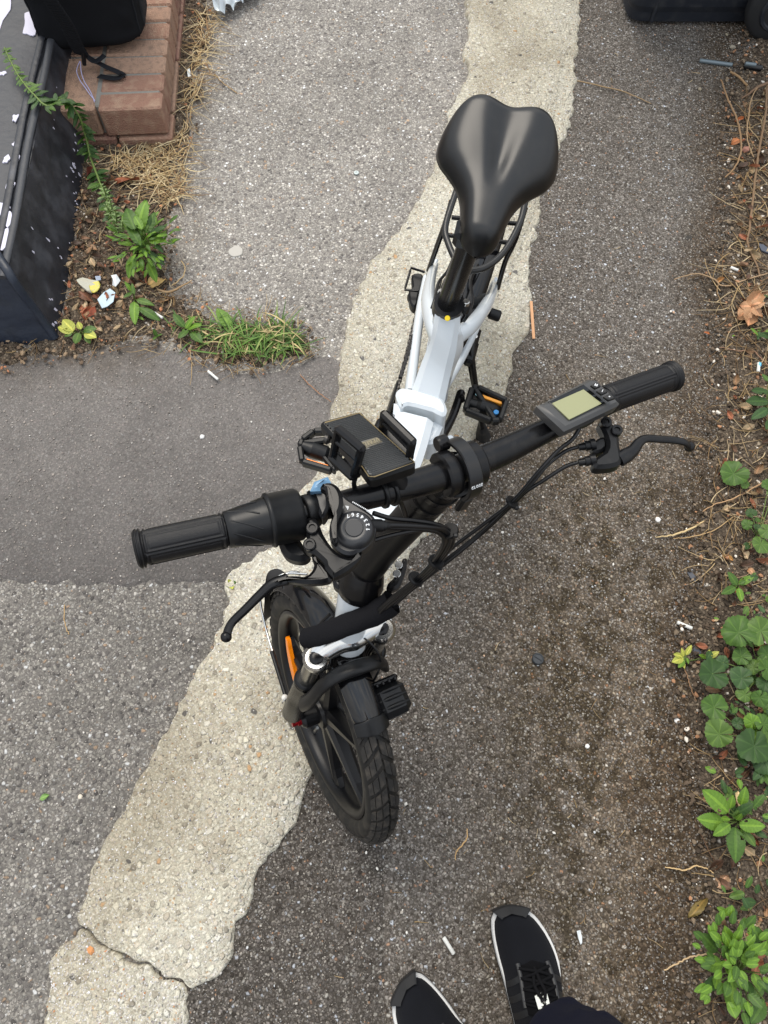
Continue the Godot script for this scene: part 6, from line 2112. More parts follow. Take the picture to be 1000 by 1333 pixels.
	scatter("asphalt_chippings", "small brown and grey stones bedded in the coarse asphalt right of the concrete", "gravel", right_poly, holes_r, 60000, 0.005, 1.3, 3.0, [[rgb(104, 98, 93), .26], [rgb(125, 119, 111), .24], [rgb(143, 137, 129), .16], [rgb(84, 78, 72), .2], [rgb(163, 158, 150), .06], [rgb(184, 186, 187), .012], [rgb(148, 120, 98), .03], [rgb(117, 111, 107), 1]], 0.55, 0.3, 41)
	scatter("pale_chippings", "small grey stones bedded in the pale asphalt left of the concrete", "gravel", PackedVector2Array([Vector2(-1.4, -2.7), Vector2(0.6, -2.7), Vector2(0.6, 0.6), Vector2(-1.4, 0.6)]), [right_poly, patch_poly, upper, lower, soil_l], 26000, 0.0, 1.2, 2.8, [[rgb(162, 156, 149), .3], [rgb(145, 140, 133), .26], [rgb(178, 172, 164), .18], [rgb(125, 119, 115), .16], [rgb(200, 195, 188), .05], [rgb(176, 151, 130), .02], [rgb(153, 148, 141), 1]], 0.5, 0.34, 42)
	scatter("patch_chippings", "sparse pinkish chips set in the smooth dark asphalt patch", "gravel", patch_poly, [upper, soil_l, right_poly], 1700, 0.004, 1.2, 3.4, [[rgb(154, 145, 137), .4], [rgb(138, 130, 124), .3], [rgb(172, 167, 161), .12], [rgb(120, 115, 109), 1]], 0.4, 0.4, 43)
	scatter("concrete_grit", "pale grit and small pebbles showing in the worn concrete strip", "gravel", upper, [], 15000, 0.013, 1.0, 2.6, [[rgb(194, 190, 185), .4], [rgb(179, 174, 167), .3], [rgb(206, 204, 205), .16], [rgb(156, 149, 146), .1], [rgb(165, 129, 102), .02], [rgb(103, 101, 106), 1]], 0.4, 0.36, 44)
	scatter("concrete_grit", "pale grit showing in the lower broken end of the concrete strip", "gravel", lower, [], 2600, 0.0125, 1.0, 2.6, [[rgb(194, 190, 185), .4], [rgb(179, 174, 167), .3], [rgb(206, 204, 205), .16], [rgb(156, 149, 146), .1], [rgb(174, 123, 86), .03], [rgb(103, 101, 106), 1]], 0.4, 0.36, 45)
	scatter("white_grit", "scattered white grains of grit lying on the coarse asphalt", "gravel", right_poly, [upper, lower], 240, 0.0075, 1.4, 4.2, [[rgb(226, 222, 214), .5], [rgb(200, 192, 180), .3], [rgb(214, 180, 150), 1]], 0.6, 0.0, 46)
	scatter("white_grit", "scattered white grains of grit lying on the left pavement", "gravel", PackedVector2Array([Vector2(-1.4, -2.7), Vector2(0.4, -2.7), Vector2(0.4, 0.6), Vector2(-1.4, 0.6)]), [right_poly, upper, lower, soil_l], 130, 0.004, 1.2, 3.2, [[rgb(226, 222, 214), .6], [rgb(210, 190, 170), 1]], 0.6, 0.0, 47)
	scatter("earth_crumbs", "dark crumbs of earth and grit in the planted edge on the right", "earth", Geometry2D.offset_polygon(soil_r, 0.05)[0], [], 7000, 0.0105, 1.6, 6.5, [[rgb(99, 85, 71), .35], [rgb(73, 63, 53), .35], [rgb(132, 116, 97), .2], [rgb(224, 215, 201), .03], [rgb(165, 123, 92), 1]], 0.6, 0.2, 48, 0.35)
	scatter("earth_crumbs", "dark crumbs of earth along the foot of the black wall", "earth", Geometry2D.offset_polygon(soil_l, 0.04)[0], [], 5000, 0.009, 1.6, 6.5, [[rgb(109, 92, 76), .35], [rgb(78, 66, 55), .35], [rgb(144, 123, 99), .24], [rgb(177, 123, 90), 1]], 0.6, 0.2, 49, 0.35)

	# dead stalks and leaf litter
	var tan := [rgb(176, 153, 116), rgb(158, 134, 96), rgb(139, 114, 82), rgb(189, 169, 134), rgb(115, 93, 69)]
	straws("dry_grass", "tangle of dead straw-coloured grass heaped against the foot of the brick pier", PackedVector2Array([Vector2(-0.7737, -1.8412), Vector2(-0.5958, -1.8719), Vector2(-0.5787, -2.097), Vector2(-0.5853, -2.4528), Vector2(-0.5312, -2.4528), Vector2(-0.5509, -2.097), Vector2(-0.5744, -1.9661), Vector2(-0.5528, -1.7363), Vector2(-0.5597, -1.6582), Vector2(-0.6161, -1.6298), Vector2(-0.7115, -1.7071), Vector2(-0.7848, -1.7659)]), 560, Vector2(0.03, 0.11), 0.0014, [rgb(204, 182, 140), rgb(186, 160, 116), rgb(216, 198, 160), rgb(150, 122, 90)], 0.012, 51)
	straws("dry_grass", "thin litter of broken stalks along the foot of the black wall", PackedVector2Array([Vector2(-0.8429, -1.6926), Vector2(-0.7848, -1.7659), Vector2(-0.6029, -1.6074), Vector2(-0.579, -1.4187), Vector2(-0.5326, -1.2921), Vector2(-0.4722, -1.2432), Vector2(-0.499, -1.1252), Vector2(-0.7916, -1.153), Vector2(-0.9559, -1.1069), Vector2(-0.9667, -1.16), Vector2(-0.8187, -1.1764)]), 190, Vector2(0.015, 0.06), 0.0011, tan, 0.011, 52)
	straws("dry_grass", "straw and dead blades matted round the green grass tuft", PackedVector2Array([Vector2(-0.5649, -1.2798), Vector2(-0.4589, -1.3119), Vector2(-0.2066, -1.2432), Vector2(-0.1779, -1.16), Vector2(-0.2061, -1.0977), Vector2(-0.3794, -1.0706), Vector2(-0.4985, -1.1206)]), 150, Vector2(0.025, 0.075), 0.0011, tan, 0.011, 53)
	straws("dry_grass", "pale dead stalks lying in the upper part of the planted edge on the right", PackedVector2Array([Vector2(1.0879, -2.097), Vector2(1.1689, -2.097), Vector2(0.9693, -1.1252), Vector2(0.8473, -1.1953), Vector2(0.8576, -1.3673), Vector2(0.9319, -1.4978), Vector2(0.9934, -1.6926)]), 170, Vector2(0.03, 0.13), 0.0015, tan, 0.012, 54)
	straws("dry_grass", "thin dead stalks lying in the middle of the planted edge on the right", PackedVector2Array([Vector2(0.8376, -1.1953), Vector2(0.9693, -1.1252), Vector2(0.8348, -0.4708), Vector2(0.6861, -0.4708), Vector2(0.6868, -0.5759), Vector2(0.7671, -0.8437)]), 170, Vector2(0.02, 0.09), 0.0012, tan, 0.012, 55)
	straws("dry_grass", "thin dead stalks lying in the near part of the planted edge on the right", PackedVector2Array([Vector2(0.6557, -0.3386), Vector2(0.8077, -0.3386), Vector2(0.6821, 0.273), Vector2(0.547, 0.273), Vector2(0.6053, 0.0504), Vector2(0.6382, -0.0984)]), 110, Vector2(0.015, 0.07), 0.0011, tan, 0.012, 56)
	straws("dry_grass", "single short straws strewn on the coarse asphalt", PackedVector2Array([Vector2(0.6478, -2.3053), Vector2(1.0904, -2.2342), Vector2(0.8744, -1.2921), Vector2(0.6726, -0.5403), Vector2(0.5464, 0.235), Vector2(-0.1082, 0.2696), Vector2(0.1009, -0.5403), Vector2(0.4186, -1.552)]), 110, Vector2(0.008, 0.03), 0.0008, tan, 0.0065, 57)
	for reg in [["leaf_litter", "brown shreds of dead leaf carpeting the ground between black wall and weeds", [Vector2(-0.8429, -1.6926), Vector2(-0.7835, -1.757), Vector2(-0.6523, -1.5795), Vector2(-0.5871, -1.4187), Vector2(-0.5804, -1.2432), Vector2(-0.7745, -1.167), Vector2(-0.8181, -1.1953)], 320, 61], ["leaf_litter", "brown shreds of dead leaf among the plants of the right-hand edge", [Vector2(1.0585, -2.0637), Vector2(1.1689, -2.097), Vector2(0.6821, 0.273), Vector2(0.5808, 0.273), Vector2(0.6313, -0.0157), Vector2(0.6425, -0.3069), Vector2(0.742, -0.6491), Vector2(0.8722, -1.1717)], 260, 62]]:
		var r := RandomNumberGenerator.new()
		r.seed = reg[4]
		var poly := PackedVector2Array(reg[2])
		var where := []
		var tints := []
		var shades := [rgb(120, 88, 66), rgb(96, 68, 52), rgb(146, 112, 84), rgb(78, 58, 46), rgb(160, 100, 74), rgb(172, 146, 116)]
		var tries := 0
		while where.size() < reg[3] and tries < 9000:
			tries += 1
			var p := Vector2(r.randf_range(-1.3, 1.3), r.randf_range(-2.4, 0.4))
			if not Geometry2D.is_point_in_polygon(p, poly):
				continue
			var l := r.randf_range(0.010, 0.034)
			where.append(Transform3D(Basis.from_euler(Vector3(r.randf_range(-0.7, 0.7), r.randf() * TAU, r.randf_range(-0.7, 0.7))).scaled_local(Vector3(l * 1.1, l, l)), Vector3(p.x, 0.014 + r.randf() * 0.01, p.y)))
			tints.append(lin(shades[r.randi() % shades.size()], r.randf_range(1.1, 1.9)))
		var lm := leaf_mat("litter", Color.WHITE, 0.08)
		copies(reg[0], leaf_mesh("dry", reg[4] % 4), lm, where, tints, reg[1], "leaves")


func wall() -> void:
	var paint := worn(grained(mat("black_wall_paint", rgb(36, 38, 44), 0.5), normal_tex(noise(0.03, FastNoiseLite.TYPE_SIMPLEX_SMOOTH, 5, 71), 512, 6.0), 2.0, 0.22), Color(0.42, 0.43, 0.46, 0.4), 1.6, 0.45, 0.95, 150, 6)
	var grey := worn(grained(mat("grey_wall_paint", rgb(54, 56, 61), 0.55), normal_tex(noise(0.03, FastNoiseLite.TYPE_SIMPLEX_SMOOTH, 5, 71), 512, 6.0), 2.0, 0.22), Color(0.2, 0.2, 0.22, 0.7), 1.6, 0.45, 0.95, 151, 6)
	var navy := worn(grained(mat("navy_wall_paint", rgb(34, 42, 56), 0.42), normal_tex(noise(0.03, FastNoiseLite.TYPE_SIMPLEX_SMOOTH, 5, 71), 512, 6.0), 2.0, 0.22), Color(0.1, 0.11, 0.13, 0.7), 1.6, 0.45, 0.95, 152, 6)
	var w := thing("low_wall", "low black-painted wall with flaking grey top at the left edge", "wall", Vector3(-1.0, 0, -1.6))
	# side face: battered, slightly uneven
	var foot := [Vector3(-0.832, 0, -1.178), Vector3(-0.905, 0, -3.2)]
	var top := [Vector3(-0.882, 0.184, -1.236), Vector3(-0.962, 0.184, -3.2)]
	var n := noise(4.0, FastNoiseLite.TYPE_SIMPLEX_SMOOTH, 3, 72)
	var s := shape()
	s.surf(60, 10, func(t: float, q: float) -> Vector3:
		var p: Vector3 = foot[0].lerp(foot[1], t).lerp(top[0].lerp(top[1], t), q)
		return p + Vector3(1, 0.2, 0) * (n.get_noise_3dv(p * 3.0) * 0.008 + 0.006 * pow(1.0 - q, 3.0)))
	s.facing(Vector3.RIGHT)
	var face := part("side_face", s, paint, w)
	s = shape()
	s.surf(30, 10, func(t: float, q: float) -> Vector3:
		var a := Vector3(-0.832, 0, -1.178).lerp(Vector3(-2.4, 0, -1.15), t)
		var b := Vector3(-0.882, 0.184, -1.236).lerp(Vector3(-2.4, 0.184, -1.22), t)
		var p := a.lerp(b, q)
		return p + Vector3(0.3, 0.2, 1) * n.get_noise_3dv(p * 3.0) * 0.006)
	s.facing(Vector3.BACK)
	part("front_face", s, navy, w)
	# the flat top, its raised rim and the back so that it is solid
	s = shape()
	s.surf(50, 40, func(t: float, q: float) -> Vector3:
		var a: Vector3 = top[0].lerp(top[1], t)
		var b := Vector3(-2.4, 0.184, lerpf(-1.22, -3.2, t))
		var p := a.lerp(b, q)
		p.y += 0.006 * smoothstep(0.0, 0.05, q) * smoothstep(0.0, 0.05, q) + n.get_noise_3dv(p * 2.0) * 0.006 - 0.004
		return p)
	s.facing(Vector3.UP)
	s.quad(Vector3(-0.905, 0, -3.2), Vector3(-0.962, 0.184, -3.2), Vector3(-2.4, 0.184, -3.2), Vector3(-2.4, 0, -3.2))
	s.facing(Vector3.FORWARD)
	s.quad(Vector3(-2.4, 0, -1.15), Vector3(-2.4, 0.184, -1.22), Vector3(-2.4, 0.184, -3.2), Vector3(-2.4, 0, -3.2))
	s.facing(Vector3.LEFT)
	var cope := part("wall_top", s, grey, w)
	s = shape()
	var rim := []
	for i in 26:
		var t := i / 25.0
		rim.append(top[0].lerp(top[1], t) + Vector3(-0.010 + 0.003 * sin(t * 21.0), 0.0, 0.006))
	s.tube(rim, 0.0105, 12, 0.6, Vector3.UP)
	part("rim", s, grey, cope)
	s = shape()
	var gut := []
	for i in 26:
		var t := i / 25.0
		gut.append(top[0].lerp(top[1], t) + Vector3(-0.036 + 0.003 * sin(t * 17.0), 0.004, 0.0))
	s.tube(gut, 0.010, 10, 0.3, Vector3.UP)
	part("rim", s, paint, cope)
	s = shape()
	s.tube(Shape.spline([Vector3(-0.9168, 0.19, -1.2965), Vector3(-0.8794, 0.19, -1.2456), Vector3(-0.8672, 0.16, -1.226), Vector3(-0.8525, 0.09, -1.2147), Vector3(-0.8285, 0.01, -1.1878)], 4), 0.011, 10, 0.8)
	part("corner_bead", s, navy, face)
	# a black hose or flashing that crosses the top behind the weed and runs down to the ground
	# flakes where the paint has come away and the pale coat below shows
	var lilac := mat("undercoat", rgb(206, 204, 220), 0.7)
	var r := RandomNumberGenerator.new()
	r.seed = 73
	var flakes := []
	for q in [[Vector3(-1.0859, 0.1885, -2.1906), 0.0250, 0.1818], [Vector3(-0.9893, 0.1885, -2.1406), 0.0273, 0.0667], [Vector3(-0.9614, 0.1885, -1.7543), 0.0091, 0.0152], [Vector3(-0.9295, 0.1885, -1.6108), 0.0091, 0.0212], [Vector3(-0.9557, 0.1885, -1.6055), 0.0091, 0.0152], [Vector3(-0.9283, 0.1885, -1.5163), 0.0114, 0.0182], [Vector3(-0.9306, 0.1885, -1.4428), 0.0227, 0.0242], [Vector3(-0.9101, 0.1885, -1.4057), 0.0091, 0.0242], [Vector3(-0.91, 0.1885, -1.3404), 0.0205, 0.0364], [Vector3(-1.0279, 0.1885, -1.9249), 0.0091, 0.0091], [Vector3(-0.9449, 0.1885, -1.6595), 0.0068, 0.0091]]:
		flakes.append(q)
	for i in flakes.size():
		var q: Array = flakes[i]
		var ring := []
		var m := 14
		for k in m:
			var a := TAU * k / m
			ring.append(q[0] + Vector3(cos(a) * q[1], 0, sin(a) * q[2]) * r.randf_range(0.6, 1.15))
		s = shape()
		s.plate(Shape.ring_spline(ring, 2), 0.003, 0.0004)
		part("paint_flake", s, lilac, cope)
	# small white nicks on the dark side
	for i in 60:
		var t := pow(r.randf(), 1.3) * 0.62
		var q := r.randf() if i > 22 else r.randf() * 0.3
		if i > 40:
			t = r.randf_range(0.2, 0.36)
			q = r.randf_range(0.0, 0.35)
		var p: Vector3 = foot[0].lerp(foot[1], t).lerp(top[0].lerp(top[1], t), q)
		p += Vector3(1, 0.2, 0) * (n.get_noise_3dv(p * 3.0) * 0.008 + 0.006 * pow(1.0 - q, 3.0)) + Vector3(0.0006, 0.0002, 0)
		var ring := []
		var size := r.randf_range(0.0015, 0.005)
		var up := (Vector3(top[0]) - Vector3(foot[0])) * Vector3(1, 1, 0)
		up = up.normalized()
		for k in 8:
			var a := TAU * k / 8
			ring.append(p + (Vector3(0, 0, -1) * cos(a) + up * sin(a) * r.randf_range(0.8, 2.2)) * size * r.randf_range(0.6, 1.1))
		s = shape()
		s.plate(ring, 0.0016, 0.0003, Vector3.LEFT)
		part("paint_flake", s, lilac, face)



func brick_pier() -> void:
	var w := thing("brick_pier", "low red brick wall with header coping beside the black wall", "wall", Vector3(-0.72, 0, -2.2))
	var grit := normal_tex(noise(0.08, FastNoiseLite.TYPE_SIMPLEX, 4, 81), 512, 9.0)
	var tones := []
	for i in 5:
		var c: Color = [rgb(150, 116, 100), rgb(162, 131, 112), rgb(144, 109, 96), rgb(168, 138, 118), rgb(156, 122, 104)][i]
		tones.append(worn(grained(mat("brick_%d" % i, c, 0.85, 0.0, 0.3), grit, 4.0, 0.8), Color(0.42, 0.37, 0.33, 0.55) if i % 2 else Color(0.72, 0.62, 0.53, 0.5), 3.0 + i, 0.42, 0.85, 140 + i))
	var r := RandomNumberGenerator.new()
	r.seed = 82
	# mortar core, a little inside the brick faces
	var s := shape()
	s.box(Transform3D(Basis.from_euler(Vector3(0, 0.05, 0)), Vector3(-0.80, 0.0585, -2.52)), Vector3(0.29, 0.117, 1.26), 0.004)
	var core := part("mortar", s, grained(mat("mortar", rgb(140, 138, 132), 0.95, 0.0, 0.2), grit, 6.0, 0.8), w)
	var dirz := Vector3(-0.05, 0, -1).normalized()
	var dirx := Vector3(1, 0, -0.02).normalized()
	var start := Vector3(-0.6135, 0, -1.874)
	var brick := func(c: Vector3, size: Vector3, k: int) -> void:
		var b := shape()
		var tilt := Basis.from_euler(Vector3(r.randf_range(-0.008, 0.008), 0.05 + r.randf_range(-0.01, 0.01), r.randf_range(-0.008, 0.008)))
		b.box(Transform3D(tilt, c), size, 0.005)
		part("brick", b, tones[k], w)
	for i in 17:
		var z := 0.0325 + i * 0.0735
		brick.call(start + dirz * z - dirx * 0.087 + Vector3(0, 0.079 + r.randf_range(-0.0015, 0.0015), 0), Vector3(0.174, 0.086, 0.0655), r.randi() % 5)
		if i % 3 == 0:
			brick.call(start + dirz * (z + 0.074) - dirx * 0.236 + Vector3(0, 0.078, 0), Vector3(0.104, 0.086, 0.2135), r.randi() % 5)
	for i in 2:
		brick.call(start + dirz * 0.05 - dirx * (0.075 + 0.16 * i) + Vector3(0.006, 0.0105, 0.006), Vector3(0.152, 0.04, 0.1), r.randi() % 5)
	for i in 6:
		brick.call(start + dirz * (0.215 + 0.224 * i) - dirx * 0.05 + Vector3(0.006, 0.0105, 0), Vector3(0.1, 0.04, 0.216), r.randi() % 5)


func backpack() -> void:
	var cloth := grained(mat("bag_cloth", rgb(25, 26, 29), 0.88, 0.0, 0.25), normal_tex(cells(0.16, FastNoiseLite.RETURN_DISTANCE, 91), 256, 6.0), 26.0, 0.6)
	var web := grained(mat("webbing", rgb(31, 33, 38), 0.75, 0.0, 0.3), normal_tex(cells(0.2, FastNoiseLite.RETURN_DISTANCE, 92), 256, 6.0), 50.0, 0.6)
	var b := thing("backpack", "black fabric bag with dangling straps standing on the brick pier", "bag", Vector3(-0.835, 0.124, -2.185))
	var n := noise(5.0, FastNoiseLite.TYPE_SIMPLEX_SMOOTH, 3, 93)
	var yaw := Basis(Vector3.UP, 0.16)
	var body := func(t: float, q: float) -> Vector3:
		var a := TAU * q
		var sx := signf(cos(a)) * pow(absf(cos(a)), 0.45)
		var sz := signf(sin(a)) * pow(absf(sin(a)), 0.5)
		var k := sqrt(maxf(0.0, 1.0 - pow(maxf(0.0, 1.0 - t / 0.09), 2.0))) * sqrt(maxf(0.0, 1.0 - pow(maxf(0.0, (t - 0.8) / 0.2), 2.0)))
		k = maxf(k, 0.02)
		var p := Vector3(sx * (0.145 + 0.012 * sin(PI * t)) * k, 0.46 * t, sz * (0.11 - 0.02 * t) * k)
		p += Vector3(sx, 0, sz) * n.get_noise_3dv(p * 1.6) * 0.012
		return b.position + yaw * p + Vector3(0, 0.002, 0)
	var s := shape()
	s.surf(40, 56, body, false, true)
	s.facing(Vector3.UP)
	s.start = 0
	s.closed()
	var main := part("bag_body", s, cloth, b)
	s = shape()
	s.surf(20, 16, func(t: float, q: float) -> Vector3:
		var p: Vector3 = body.call(0.06 + 0.5 * t, lerpf(0.965, 1.045, q) if true else 0.0)
		return p + yaw * Vector3(0.006 * sin(PI * q), 0, 0.002))
	s.facing(Vector3.RIGHT)
	part("side_pocket", s, web, main)
	s = shape()
	for a in [0.1, 0.4]:
		var pts := []
		for k in 20:
			pts.append(body.call(0.02 + 0.045 * k, a) + Vector3(0, 0, 0.0012))
		s.tube(pts, 0.0024, 6)
	part("seam", s, web, main)
	# padded strap that comes down at the front left, then a thin webbing tail
	var ribbon := func(pts: Array, half: float, thick: float, m: Material, called: String, side: Vector3) -> void:
		var q := Shape.spline(pts, 7)
		var sh := shape()
		for i in q.size() - 1:
			var d: Vector3 = (q[i + 1] - q[i]).normalized()
			var x := (side - d * side.dot(d)).normalized()
			var y := x.cross(d)
			sh.beam(q[i] - d * 0.001, q[i + 1] + d * 0.001, half * 2.0, thick, y, thick * 0.3)
		part(called, sh, m, b)
	ribbon.call([Vector3(-0.8464, 0.4, -1.9499), Vector3(-0.8341, 0.34, -1.9615), Vector3(-0.8287, 0.28, -1.9803), Vector3(-0.8339, 0.22, -2.0007), Vector3(-0.8368, 0.175, -2.0213)], 0.021, 0.011, cloth, "shoulder_strap", Vector3(0.9, 0.1, 0.3))
	ribbon.call([Vector3(-0.8408, 0.2, -2.0234), Vector3(-0.8284, 0.165, -2.0259), Vector3(-0.8077, 0.15, -2.0247), Vector3(-0.783, 0.155, -2.0432)], 0.012, 0.004, web, "strap_end", Vector3(0.3, 0.2, 0.9))
	ribbon.call([Vector3(-0.8338, 0.18, -2.0268), Vector3(-0.8197, 0.155, -2.0304), Vector3(-0.785, 0.139, -2.0209), Vector3(-0.751, 0.132, -2.0083), Vector3(-0.7325, 0.13, -1.9952), Vector3(-0.749, 0.128, -1.9853), Vector3(-0.7758, 0.127, -1.9898), Vector3(-0.8004, 0.127, -1.9961)], 0.0125, 0.0022, web, "webbing_tail", Vector3(0.15, 0.25, 0.95))
	s = shape()
	s.tube([Vector3(-0.8258, 0.19, -2.0126), Vector3(-0.8358, 0.15, -2.012)], 0.006, 8)
	part("buckle", s, mat("black_plastic", rgb(16, 17, 19), 0.4, 0.0, 0.4), b)
	# the pale thread hanging beside it
	s = Shape.new()
	for pts in [[Vector3(-0.8448, 0.16, -2.0107), Vector3(-0.8619, 0.135, -2.0074), Vector3(-0.8501, 0.13, -1.9763), Vector3(-0.8313, 0.128, -1.9478), Vector3(-0.8126, 0.126, -1.9196), Vector3(-0.7977, 0.124, -1.9007)], [Vector3(-0.8427, 0.16, -2.0107), Vector3(-0.848, 0.135, -2.001), Vector3(-0.8362, 0.13, -1.97), Vector3(-0.8196, 0.128, -1.9416), Vector3(-0.8053, 0.126, -1.9134), Vector3(-0.7989, 0.124, -1.8946)]]:
		s.tube(Shape.spline(pts, 6), 0.0012, 6)
	single("thread", s, mat("lilac_thread", rgb(176, 176, 214), 0.8), "lilac thread looped on the brick below the bag", "thread", Vector3(-0.8362, 0.13, -1.97))


func wheelie_bin() -> void:
	var b := thing("wheelie_bin", "dark navy wheelie bin at the top right of the pavement", "bin", Vector3(0.97, 0, -2.7))
	var hull := worn(grained(mat("bin_plastic", rgb(27, 32, 41), 0.5), normal_tex(noise(0.1, FastNoiseLite.TYPE_SIMPLEX, 3, 95), 256, 3.0), 10.0, 0.4), Color(0.3, 0.3, 0.3, 0.35), 2.5, 0.45, 0.95, 153, 6)
	var x0 := 0.765
	var x1 := 1.20
	var z1 := -2.392
	var ring := func(y: float, grow: float, back_grow: float) -> Array:
		var out := []
		var c := Vector3((x0 + x1) * 0.5, y, z1 - 0.24)
		for i in 40:
			var a := TAU * i / 40
			var px := signf(cos(a)) * pow(absf(cos(a)), 0.2) * ((x1 - x0) * 0.5 + grow)
			var pz := signf(sin(a)) * pow(absf(sin(a)), 0.2) * (0.24 + grow)
			out.append(c + Vector3(px, 0, pz - back_grow))
		return out
	var s := shape()
	var ys := [[0.012, -0.02], [0.02, 0.0], [0.05, 0.002], [0.07, 0.008], [0.3, 0.022], [0.6, 0.04], [0.95, 0.06], [0.955, 0.085], [1.0, 0.085], [1.0, 0.05]]
	var rows := []
	for q in ys:
		rows.append(ring.call(q[0], q[1], 0.0))
	for i in rows.size() - 1:
		for k in 40:
			s.quad(rows[i][k], rows[i][(k + 1) % 40], rows[i + 1][(k + 1) % 40], rows[i + 1][k], s.group + i)
	s.fan(rows[0], Vector3((x0 + x1) * 0.5, 0.012, z1 - 0.24))
	var last: Array = rows[-1].duplicate()
	last.reverse()
	s.fan(last, Vector3((x0 + x1) * 0.5, 1.0, z1 - 0.24))
	s.closed()
	var body := part("bin_body", s, hull, b)
	s = shape()
	s.box(Transform3D(Basis(), Vector3(x0 + 0.075, 0.16, z1 + 0.004)), Vector3(0.012, 0.28, 0.012), 0.004)
	s.box(Transform3D(Basis(), Vector3(x1 - 0.06, 0.2, z1 + 0.006)), Vector3(0.02, 0.36, 0.014), 0.004)
	part("side_rib", s, hull, body)
	s = shape()
	s.box(Transform3D(Basis.from_euler(Vector3(0.03, 0, 0)), Vector3((x0 + x1) * 0.5, 1.035, z1 - 0.24)), Vector3(0.64, 0.055, 0.66), 0.022)
	part("lid", s, hull, b)
	s = shape()
	s.tube([Vector3(x1 + 0.12, 1.0, z1 - 0.04), Vector3(x1 + 0.12, 1.0, z1 - 0.44)], 0.016, 12)
	part("handle", s, hull, b)
	var tyre := mat("bin_tyre", rgb(30, 31, 33), 0.75)
	for k in 2:
		var c := Vector3(1.2, 0.1, z1 + 0.05 - k * 0.57)
		s = shape()
		s.lathe(c - Vector3(0, 0, 0.024), c + Vector3(0, 0, 0.024), [Vector2(0, 0.07), Vector2(0.02, 0.088), Vector2(0.15, 0.098), Vector2(0.4, 0.1), Vector2(0.6, 0.1), Vector2(0.85, 0.098), Vector2(0.98, 0.088), Vector2(1, 0.07)], 48)
		var wh := part("wheel", s, tyre, b)
		var dir := 1.0 if k == 0 else -1.0
		s = shape()
		s.lathe(c, c + Vector3(0, 0, 0.026 * dir), [Vector2(0, 0.064), Vector2(0.96, 0.064), Vector2(1.1, 0.061), Vector2(1.08, 0.054), Vector2(0.9, 0.05), Vector2(0.9, 0.022), Vector2(1.15, 0.018), Vector2(1.2, 0.012)], 48, false)
		part("hub", s, hull, wh)
	s = shape()
	s.tube([Vector3(1.205, 0.1, z1 + 0.03), Vector3(1.205, 0.1, z1 - 0.52)], 0.011, 12)
	part("axle", s, mat("dark_steel", rgb(70, 68, 66), 0.38, 0.8), b)


